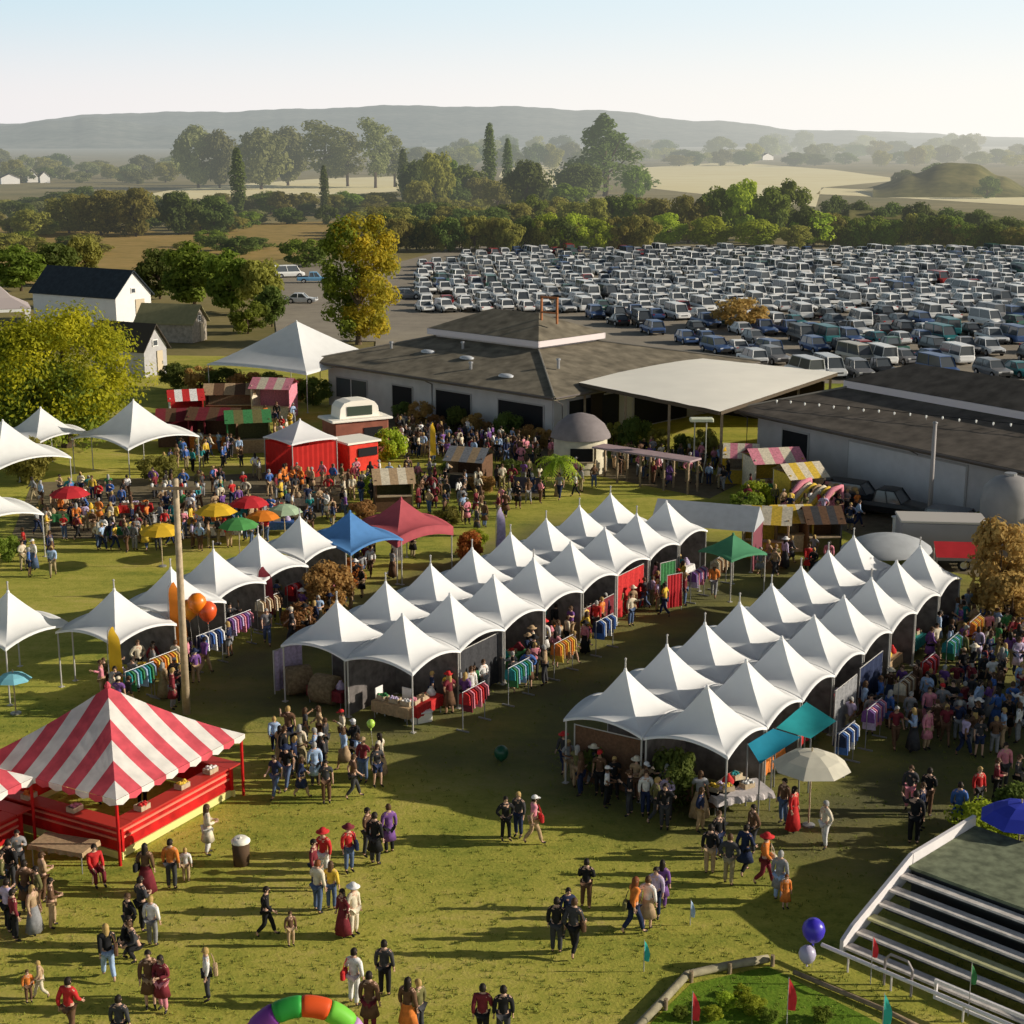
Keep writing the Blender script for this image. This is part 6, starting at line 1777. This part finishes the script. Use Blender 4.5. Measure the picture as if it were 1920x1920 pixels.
# lorry box with pale top, white box, water tank
p = at(1770, 1072)
t = thing('box_trailer', 'grey box trailer with pale roof edge behind the right row', 'trailer', (p.x, p.y + 1.2, 0), R(-6))
MB().bevel_box((0, 0, 1.65), (4.6, 2.2, 2.1), .08).build('body', mat('grey_trailer_panel', (.30, .29, .31), .6, noise=.05, scale=1), t)
MB().bevel_box((0, 0, 2.75), (4.7, 2.3, .12), .03).build('roof', mat('pale_trailer_roof', (.52, .48, .44), .6), t)
for dx in (-1.2, 1.2):
    for s_ in (-1, 1): obj('wheel', CARS['van']['wheel'], t, (dx, s_ * .95, .345)).rotation_euler.z = s_ * math.pi / 2
MB().tube([(2.3, 0, .6), (3.3, 0, .5)], .06, 6).build('tow_bar', pole_grey, t)
p = at(1790, 1098)
t = thing('awning', 'small red awning in front of the grey box trailer', 'awning', (p.x + .3, p.y, 0), R(-6))
MB().poly([(-1.5, -.9, 1.75), (1.5, -.9, 1.75), (1.5, .2, 2.35), (-1.5, .2, 2.35)]).build('canopy', UC['red'], t)
for dx in (-1.45, 1.45): MB().tube([(0, 0, 0), (0, 0, 1.76)], .03, 6).build('pole', pole_white, t, loc=(dx, -.88, 0)); MB().tube([(0, 0, 0), (0, 0, 2.33)], .03, 6).build('pole', pole_white, t, loc=(dx, .18, 0))
p = at(1700, 1004)
t = thing('storage_box', 'white storage box in front of the black pickup', 'box', (p.x, p.y, 0), R(25))
MB().bevel_box((0, 0, .55), (1.5, 1.0, 1.1), .06).build('body', white_paint, t); MB().bevel_box((0, 0, 1.14), (1.6, 1.1, .08), .02).build('lid', white_paint, t)
p = at(1884, 1034)
t = thing('water_tank', 'tall rounded grey tank at the right edge before the lodge', 'tank', (p.x, p.y, 0))
MB().lathe([(1.5, 0), (1.55, .1), (1.55, 3.1), (1.4, 3.8), (.9, 4.3), (.3, 4.5), (0, 4.52)], 28).build('shell', mat('grey_tank', (.30, .285, .28), .6, noise=.08, scale=1.5), t, True)
MB().lathe([(.35, 4.46), (.35, 4.62), (0, 4.64)], 14).build('lid', pole_grey, t)

# draped table and table by the booth
p = at(1385, 1530)
table(p.x, p.y + .6, R(20), 'large pale draped market table at the near end of the right row', mat('pale_cloth', (.55, .50, .50), .85, noise=.15, scale=4), 2.2, 1.2, None, .25)
stall_goods(p.x, p.y + .6, R(20), 'on the large pale draped table', 2)
p = at(118, 1628)
table(p.x, p.y + .3, R(-18), 'pale tan market table below the striped booth', mat('tan_cloth', (.52, .42, .34), .85, noise=.1, scale=4), 2.0, 1.0, None, .14)
for k, (dx, dy, c) in enumerate(((2.78, -1.6, 'red'), (2.78, .4, 'yellow'), (2.78, 1.9, 'white'), (-1.2, -2.78, 'orange'), (.9, -2.78, 'pink'))):
    ca, sa = math.cos(bu), math.sin(bu)
    # local +x faces right, local -x and +y face left in the booth frame
    gx, gy = -14.0 + dx * math.cos(bu - R(90)) - dy * math.sin(bu - R(90)), 50.35 + dx * math.sin(bu - R(90)) + dy * math.cos(bu - R(90))
    crate(gx, gy, 1.285, bu, 'small crate of %s goods on the counter of the striped booth' % c, palewood, (.45, .34, .18), CM[c], 'goods on the striped booth counters')
# stool under the seated person
p = at(180, 1655)
t = thing('stool', 'low wooden stool under the person in bright red', 'stool', (p.x, p.y + .02, 0))
MB().lathe([(0, .38), (.18, .38), (.19, .41), (0, .41)], 14).build('seat', wood, t)
for k in range(3): MB().tube([(0, 0, 0), (-.05 * math.cos(k * 2.1), -.05 * math.sin(k * 2.1), .385)], .02, 6).build('leg', wood, t, loc=(.16 * math.cos(k * 2.1), .16 * math.sin(k * 2.1), 0))
# white garden chairs and cooler at the near end of the middle row
def chair(px, py, rz, label):
    p = at(px, py); t = thing('garden_chair', label, 'chair', (p.x, p.y, 0), rz, None)
    MB().bevel_box((0, 0, .44), (.5, .5, .06), .02).build('seat', white_paint, t)
    MB().bevel_box((0, .24, .8), (.5, .05, .7), .02).build('backrest', white_paint, t)
    for sx_ in (-1, 1):
        for sy_ in (-1, 1): MB().tube([(0, 0, 0), (0, 0, .42)], .025, 6).build('leg', white_paint, t, loc=(sx_ * .2, sy_ * .2, 0))
        MB().bevel_box((0, -.02, .66), (.05, .45, .04), .012).build('armrest', white_paint, t, loc=(sx_ * .25, 0, 0))
chair(720, 1338, 1.0, 'white garden chair under the front corner of the middle row, left of two')
chair(757, 1342, -.6, 'white garden chair under the front corner of the middle row, right of two')
p = at(790, 1352)
t = thing('cool_box', 'cream cool box on the grass at the front corner of the middle row', 'box', (p.x, p.y, 0), R(28))
MB().bevel_box((0, 0, .2), (.8, .5, .4), .05).build('body', cream_sheet, t); MB().bevel_box((0, 0, .44), (.84, .54, .08), .03).build('lid', white_paint, t)
# dark tree trunk slices / barrels
for px, py, lab in ((560, 1300, 'brown round hay bale at the left front of the middle row'), (612, 1318, 'second round hay bale nearer to the tent front of the middle row')):
    p = at(px, py); t = thing('hay_bale', lab, 'hay bale', (p.x, p.y, 0), R(20 if px < 600 else -25))
    mb = MB().lathe([(0, -.55), (.58, -.55), (.62, -.5), (.62, .5), (.58, .55), (0, .55)], 20); mb.v = [(z, x, y + .62) for x, y, z in mb.v]
    mb.build('bale', mat('brown_straw', (.20, .15, .09), .95, noise=.3, scale=8), t, True)
# bin
p = at(453, 1620)
t = thing('litter_bin', 'dark litter bin with a pale bag on the lawn right of the striped booth', 'bin', (p.x, p.y, 0))
MB().lathe([(0, 0), (.26, 0), (.3, .8), (.26, .8), (.25, .7)], 16).build('drum', mat('brown_drum', (.10, .06, .035), .8), t, True)
MB().lathe([(.31, .78), (.32, .84), (.2, .95), (.08, .9), (0, .98)], 12).build('bag', cream_sheet, t, True)
# pennant flags on stakes
def pennant(px, base, h, m, label, fl=.5, side=1):
    p = at(px, base); t = thing('pennant_flag', label, 'flag', (p.x, p.y, 0), 0, 'small pennant flags on stakes')
    MB().tube([(0, 0, 0), (0, 0, h)], [.014, .01], 6).build('stake', pole_white, t)
    mb = MB(); n = 6
    for i in range(n + 1):
        f = i / n; z = h * .98 - fl * 1.5 * f; ww = fl * .36 * math.sin(min(1, f * 1.25 + .06) * math.pi * .62)
        mb.v += [(.012 * side, 0, z), (side * (ww * .5 + .012), .04 * math.sin(f * 6), z - .03), (side * (ww + .012), .05 * math.sin(f * 6 + 1), z - .05)]
    for i in range(n):
        for k in (0, 1): mb.f.append((i * 3 + k, i * 3 + k + 1, i * 3 + 4 + k, i * 3 + 3 + k)); mb.m.append(0)
    mb.build('flag', m, t, True)
for px, base, h, c, fl, lab in ((1475, 1922, 1.42, 'red', .62, 'bright red pennant on a stake in the grass verge'), (1297, 1925, 1.05, 'red', .55, 'coral red pennant on a stake at the left of the grass verge'),
                            (1207, 1822, 1.0, 'teal', .42, 'turquoise pennant on a stake on the open lawn'), (1294, 1735, .85, 'light_blue', .36, 'pale blue pennant on a stake right of the trio'),
                            (1632, 1845, 1.5, 'red', .42, 'red pennant on a stake in front of the wooden stage'), (1652, 1965, 1.6, 'teal', .6, 'turquoise pennant at the bottom edge before the stage'),
                            (1815, 1905, 1.6, 'green', .4, 'green pennant on a stake before the stage steps')):
    pennant(px, base, h, UC['red'] if c == 'red' else CM[c] if c != 'teal' else mat('turquoise_flag', (.04, .42, .36), .7), lab, fl)

# ================================================================== WOODEN STAGE (steps rising away from the camera)
ox, oy = at(1583, 1790).x, at(1583, 1790).y
t = thing('stage_steps', 'grey wooden stage with broad steps and white side board, lower right corner', 'stage', (ox, oy, 0), R(-45))
# local x along the steps (to the right and nearer), local y up the steps (to the right and farther)
SL = 7.6
m_plank = mat('pale_grey_plank', (.62, .57, .53), .75, noise=.18, scale=4)
m_dark = mat('dark_riser', (.06, .06, .062), .9)
m_green = mat('grey_green_carpet', (.17, .19, .12), .95, noise=.35, scale=3)
NS = 6; tr, rs = .58, .24
for k in range(NS):
    z = .22 + rs * k; y = tr * k
    MB().box((SL / 2, y + .17, z), (SL, .36, .07)).build('step', m_plank if k != 2 else mat('yellowish_plank', (.50, .48, .26), .75, noise=.15, scale=4), t)
    MB().box((SL / 2, y + .36, z - .16), (SL - .06, .04, .26)).build('riser', m_dark, t)
topz = .22 + rs * NS - .1
dk = MB().box((SL / 2, tr * NS + 1.9, topz), (SL, 4.0, .1)).build('deck', m_green, t)
MB().box((SL / 2, tr * NS + 1.9, topz / 2 - .05), (SL - .1, 3.8, topz - .12)).build('deck_frame', m_dark, t)
sideb = mat('white_side_board', (.74, .70, .70), .6, noise=.06, scale=2)
for x in (-.075, SL + .075):
    mb = MB(); y0, y1 = -.05, tr * NS + .1
    a = [(x - .06, y0, .02), (x - .06, y1, topz - .35), (x - .06, y1, topz + .38), (x - .06, y0 + .5, .75), (x - .06, y0, .45)]
    b_ = [(x + .06, q[1], q[2]) for q in a]
    mb.poly(a[::-1]); mb.poly(b_)
    for i in range(5): j = (i + 1) % 5; mb.poly([a[i], a[j], b_[j], b_[i]])
    mb.build('side_board', sideb, t)
    MB().box((x, tr * NS + 2.05, topz + .12), (.12, 3.8, .5)).build('side_board', sideb, t)
for k in range(4): MB().box((0, 0, topz / 2 - .06), (.14, .14, topz - .14)).build('post', wood, t, loc=(SL * k / 3 * .98 + .08, tr * NS + 3.95, 0))
# front rail with hoop
MB().tube([(-.3, -.75, .5), (SL * .75, -.75, .5)], .06, 8).build('front_rail', sideb, t)
for x in (.6, 2.0, 4.2, 5.4): MB().tube([(x, -.75, 0), (x, -.75, .48)], .035, 6).build('rail_post', m_plank, t)
MB().tube([(1.7, -.62, 0), (1.7, -.62, .8), (1.85, -.62, 1.0), (2.4, -.62, 1.0), (2.55, -.62, .8), (2.55, -.62, 0)], .04, 8).build('hoop', mat('dull_metal_hoop', (.30, .27, .27), .5, metal=.4), t)
mb = MB(); fx = 4.6
for zz in (.12, .62): mb.box((fx, -.35, zz), (3.0, .08, .09))
for xx in (fx - 1.46, fx + 1.46): mb.box((xx, -.35, .37), (.08, .078, .41))
mb.build('front_frame', sideb, t)
BLOCK.append((ox + 4, oy, 4.5))
# flowering shrubs beside the stage
pb = at(1850, 1600)
plant('flower_shrub', ('bush', 'bright'), at(1842, 1592), 1.7, 1.0, 'leafy shrub with yellow green leaves behind the wooden stage', 'shrub')
plant('flower_shrub', ('bush', 'green'), at(1800, 1625), 1.1, 1.0, 'dark green shrub left of the yellow green one behind the stage', 'shrub')
plant('flower_shrub', ('bush', 'dark'), at(1910, 1560), 1.8, .9, 'dark shrub at the right edge behind the stage', 'shrub')
# timber edging of the grass verge
pts = [at(x, y) for x, y in ((1185, 1945), (1240, 1888), (1288, 1836), (1360, 1820), (1440, 1806))]
t = thing('timber_edging', 'pale log edging bending around the bright grass verge, bottom right', 'edging', (0, 0, 0))
MB().tube([(p.x, p.y, .15) for p in pts], .12, 8).build('log', mat('pale_log', (.34, .30, .20), .9, noise=.2, scale=5), t, True)
for p in pts: MB().tube([(0, 0, 0), (0, 0, .34)], .06, 8).build('stake', wood, t, loc=(p.x + .1, p.y - .15, 0))
pts = [at(x, y) for x, y in ((1488, 1828), (1570, 1862), (1660, 1900), (1720, 1930))]
t = thing('timber_edging', 'thin dark log edging running from the verge toward the stage', 'edging', (0, 0, 0))
MB().tube([(p.x, p.y, .09) for p in pts], .07, 8).build('log', wood, t, True)
# clumps of low plants on the verge
for px, py, h, f in ((1360, 1890, .45, 'bright'), (1410, 1900, .55, 'bright'), (1335, 1912, .4, 'bright'), (1440, 1915, .4, 'green'), (1390, 1868, .35, 'bright'), (1540, 1915, .45, 'green'), (1275, 1908, .35, 'green')):
    plant('verge_plant', ('bush', f), at(px, py), h, 1.1, 'low leafy plant on the bright grass verge, bottom right', 'plant', 'low plants on the grass verge')
# tufts of longer grass over the near lawn
rt2 = random.Random(55); mb = MB()
while len(mb.f) < 27000:
    px, py = rt2.uniform(-40, 1960), 1250 + 720 * rt2.random() ** .8
    p = at(px, py); n_ = rt2.randint(3, 6); hh = rt2.uniform(.03, .085)
    for k in range(n_):
        a = rt2.uniform(0, 6.28); bx, by = p.x + rt2.uniform(-.07, .07), p.y + rt2.uniform(-.07, .07)
        dx, dy = math.cos(a) * .016, math.sin(a) * .016
        mb.poly([(bx - dx, by - dy, .001), (bx + dx, by + dy, .001), (bx + dy * 2.5, by - dx * 2.5, hh)])
o = mb.build('grass_tufts', mat('grass_blades', (.30, .32, .05), .85, scale=.6, col2=(.14, .18, .03)))
tag(o, 'tufts of longer grass standing in the near lawn', 'grass', kind='stuff')
# rainbow balloon arch
p = at(572, 2052)
t = thing('balloon_arch', 'inflatable rainbow arch at the bottom edge of the picture', 'arch', (p.x, p.y, 0), R(6))
cols = [('gold', (.85, .45, .02)), ('red', (.75, .03, .03)), ('red', (.75, .03, .03)), ('violet', (.22, .05, .32)), ('emerald', (.04, .38, .06)), ('vermilion', (.78, .10, .02)), ('lime', (.20, .62, .06)), ('orchid', (.58, .32, .62)), ('blue', (.08, .12, .55)), ('gold', (.85, .45, .02))]
Ra, zc_, rt_ = 1.42, 1.02, .27
def arch_pt(s_):
    # s_ in 0..1 along leg, half circle, leg
    Lg, Lc = zc_, math.pi * Ra; T = 2 * Lg + Lc; d = s_ * T
    if d < Lg: return Vector((-Ra, 0, d))
    if d < Lg + Lc:
        a = math.pi - (d - Lg) / Ra; return Vector((Ra * math.cos(a), 0, zc_ + Ra * math.sin(a)))
    return Vector((Ra, 0, zc_ - (d - Lg - Lc)))
nseg = len(cols)
for k, (cn, c) in enumerate(cols):
    pp = [arch_pt((k + f / 8) / nseg) for f in range(9)]
    rr_ = [rt_ * (.93 if f in (0, 8) else 1.0) for f in range(9)]
    MB().tube(pp, rr_, 16).build('segment', mat('arch_' + cn, c, .5, transl=.12), t, True)
# plants in the market
plant('small_tree', ('broad', 'brown'), at(618, 1160), 2.9, .95, 'russet leaved small tree between the left row and the middle row', 'tree')
plant('small_tree', ('broad', 'brown'), at(560, 1195), 1.7, 1.1, 'low russet shrub left of the russet tree', 'shrub')
plant('small_tree', ('broad', 'orange'), at(655, 1105), 1.6, 1.1, 'orange brown shrub beneath the blue tent', 'shrub')
plant('small_tree', ('broad', 'tan'), at(1868, 1165), 5.2, .72, 'large tan brown autumn tree at the right edge', 'tree')
plant('small_tree', ('broad', 'tan'), at(1893, 1200), 3.4, .9, 'golden bush below the tan brown tree at the right edge', 'shrub')
plant('small_tree', ('bush', 'bright'), at(732, 862), 2.4, .8, 'round yellow green shrub right of the red stall box', 'shrub')
plant('small_tree', ('bush', 'bright'), at(890, 1042), 1.6, .8, 'bright green shrub behind the left file of the middle row', 'shrub')
plant('small_tree', ('broad', 'orange'), at(880, 1062), 2.0, .8, 'golden shrub behind the left file of the middle row', 'shrub')
plant('small_tree', ('bush', 'bright'), at(1418, 955), 1.9, .9, 'yellow green shrub in front of the pink and yellow booth', 'shrub')
plant('small_tree', ('bush', 'green'), at(1395, 975), 1.9, .9, 'green shrub left of the striped slide', 'shrub')
plant('small_tree', ('bush', 'tan'), at(1385, 618), 4.0, 1.3, 'rust orange bush standing alone in the car park', 'shrub')
plant('small_tree', ('broad', 'green'), at(1850, 1020), 2.2, 1.2, 'green shrub before the grey tank at the right', 'shrub')
plant('small_tree', ('bush', 'olive'), at(60, 905), 3.4, .9, 'olive shrub under the upper left white tents', 'shrub')
plant('small_tree', ('bush', 'olive'), at(300, 905), 2.2, 1.0, 'olive shrub under the large white tent at the left', 'shrub')
plant('small_tree', ('bush', 'green'), at(10, 1052), 1.6, 1.0, 'green shrub on the lawn at the left edge', 'shrub')
for i in range(7):
    plant('small_tree', ('bush', 'brown' if i % 2 else 'dark'), at(335 + i * 42, 730 + i * 5), 2.6, 1.0, 'brown shrub in the bed between the yellow tree and the marquee', 'shrub', 'shrubs of the bed by the marquee')
for px, py, h, lab in ((1262, 1518, 2.3, 'dark bare twigged shrub in front of the near end of the right row'), (1120, 1470, 1.7, 'dark shrub at the left front corner of the right row')):
    plant('small_tree', ('bush', 'dark'), at(px, py), h, .7, lab, 'shrub')
# unseen trees added outside the right edge to lay shade on the crowd
for px, py, h in ((2200, 1330, 5.6), (2290, 1385, 6.6), (2400, 1440, 6.0)):
    plant('broad_tree', ('broad', 'green'), at(px, py), h, 1.35, 'unseen green tree added beyond the right edge to shade the crowd', 'tree', 'trees added beyond the right edge')

for a in ((30, 1765, 'person in maroon coat at the front of the left edge group', 'maroon', 'black', 'stand', 2.2), (74, 1718, 'person in olive jacket in the middle of the left edge group', 'olive', 'brown', 'hips', -1.0),
          (100, 1740, 'person in brown jacket at the right front of the left edge group', 'brown', 'tan', 'fold', 1.9), (38, 1645, 'person in grey top behind the left edge group', 'grey', 'charcoal', 'phone', .4),
          (268, 1745, 'person in charcoal behind the crouching pair', 'charcoal', 'black', 'fold', 2.4), (245, 1772, 'person in black beside the crouching pair', 'black', 'charcoal', 'hips', -.8),
          (590, 1668, 'person in maroon between the red hat and the pale topped person', 'maroon', 'navy', 'stand', 1.4), (690, 1606, 'person in brown jacket left of the dark coated pair', 'brown', 'charcoal', 'fold', 1.2),
          (1064, 1760, 'person in navy between the dark trio of the middle foreground', 'navy', 'charcoal', 'phone', .3), (1228, 1722, 'person in lilac between the white and purple clad ones', 'lilac', 'navy', 'stand', -.4),
          (1345, 1610, 'person in black behind the tan trousers by the draped table', 'black', 'navy', 'stand', .6), (1410, 1600, 'person in brown at the right end of the draped table', 'brown', 'charcoal', 'hips', -1.2),
          (1725, 1556, 'person in navy between the black clad people behind the stage board', 'navy', 'black', 'stand', 1.0), (1880, 1478, 'person in pink at the right edge behind the shrub', 'pink', 'charcoal', 'stand', .2),
          (1905, 1500, 'person in charcoal at the right edge behind the blue parasol', 'charcoal', 'black', 'fold', 1.0)):
    fp(a[0], a[1], a[2], a[3], a[4], a[5], a[6], 1.62 + .02 * (a[0] % 9), hair=('dark', 'brown')[a[0] % 2])
def bag(px, py, label, m, side=1, z=.86):
    p = at(px, py); t = thing('shoulder_bag', label, 'bag', (p.x + .26 * side, p.y - .06, z), R(15 * side))
    MB().bevel_box((0, 0, .14), (.12, .34, .26), .03).build('pouch', m, t)
    MB().tube([(0, -.14, .26), (-.05 * side, -.06, .5), (-.10 * side, 0, .62), (-.05 * side, .06, .5), (0, .14, .26)], .012, 5).build('strap', m, t)
for px, py, c, sd, lab in ((205, 1838, 'brown', 1, 'brown shoulder bag of the person in light blue jeans'), (390, 1876, 'tan', 1, 'tan shoulder bag of the white shirted person by the arch'), (276, 1678, 'black', -1, 'black shoulder bag of the brown coated person before the booth'),
                           (655, 1636, 'navy', 1, 'navy shoulder bag of the person in crimson jacket'), (1000, 1583, 'red', 1, 'red shoulder bag of the person with white cap'), (1187, 1752, 'olive', -1, 'olive shoulder bag of the orange topped walker'),
                           (1432, 1660, 'cream', 1, 'cream shoulder bag of the person in orange red jacket'), (1075, 1792, 'brown', 1, 'brown shoulder bag of the dark trio at right'), (665, 1885, 'red', -1, 'red shoulder bag of the white shirt beside the arch')):
    bag(px, py, lab, CM[c], sd)
# ================================================================== CROWDS
crowd([(735, 805), (1040, 852), (1035, 882), (760, 862)], 90, '', '', DARK_TOPS, far=True)
crowd([(1145, 850), (1380, 880), (1380, 925), (1150, 905)], 46, '', '', DARK_TOPS, far=True)
crowd([(310, 800), (560, 790), (520, 905), (310, 890)], 46, '', '', far=True)
crowd([(60, 935), (640, 905), (660, 990), (420, 1035), (200, 1040), (60, 1010)], 150, '', '', far=True, gap=.5)
crowd([(1395, 905), (1640, 960), (1600, 1000), (1400, 960)], 26, '', '', far=True)
crowd([(650, 905), (950, 895), (1150, 900), (1120, 925), (1000, 965), (880, 1010), (820, 975), (650, 950)], 75, '', '', DARK_TOPS, far=True)
crowd([(1730, 1260), (1790, 1160), (1930, 1150), (1930, 1275)], 46, '', '', far=True)
crowd([(1660, 1000), (1930, 1030), (1930, 1090), (1700, 1060)], 16, '', '', far=True)
fo = FAR[0].build('crowd', FAR[1], smooth=True)
tag(fo, 'dense far crowd of small figures from the upper left market to the lodges', 'crowd', kind='stuff')
crowd([(30, 1030), (110, 1030), (110, 1085), (30, 1085)], 7, 'left lawn', 'small group on the left lawn')
crowd([(400, 1185), (560, 1110), (700, 1030), (800, 1035), (740, 1090), (560, 1215), (420, 1235)], 38, 'behind middle row', 'people between the left and middle rows', DARK_TOPS)
crowd([(170, 1310), (330, 1240), (400, 1250), (340, 1330), (220, 1345)], 24, 'by left row', 'people at the front of the left row', DARK_TOPS)
crowd([(950, 1300), (1020, 1190), (1250, 1090), (1330, 1085), (1340, 1125), (1140, 1195), (1040, 1290)], 42, 'middle row aisle', 'people in the aisle right of the middle row')
crowd([(800, 1330), (900, 1290), (935, 1300), (860, 1345)], 9, 'middle row corner', 'people at the front corner of the middle row')
crowd([(1570, 1390), (1700, 1290), (1920, 1270), (1920, 1420), (1740, 1420)], 56, 'shaded right edge', 'shaded crowd at the right edge', ['charcoal', 'black', 'navy', 'lilac', 'purple', 'grey', 'light_blue', 'white', 'blue', 'brown', 'maroon', 'pink'])
crowd([(1055, 1440), (1180, 1470), (1330, 1530), (1320, 1570), (1190, 1545), (1060, 1480)], 20, 'before right row', 'people before the right row', DARK_TOPS)
crowd([(495, 1410), (610, 1395), (720, 1425), (715, 1490), (640, 1515), (500, 1500)], 24, 'dense middle group', 'dense group in the middle', ['black', 'black', 'charcoal', 'charcoal', 'brown', 'navy', 'maroon', 'white', 'tan', 'cream', 'light_blue'])
crowd([(1420, 1060), (1560, 1050), (1580, 1085), (1420, 1085)], 10, 'by golden booth', 'people before the golden booth')
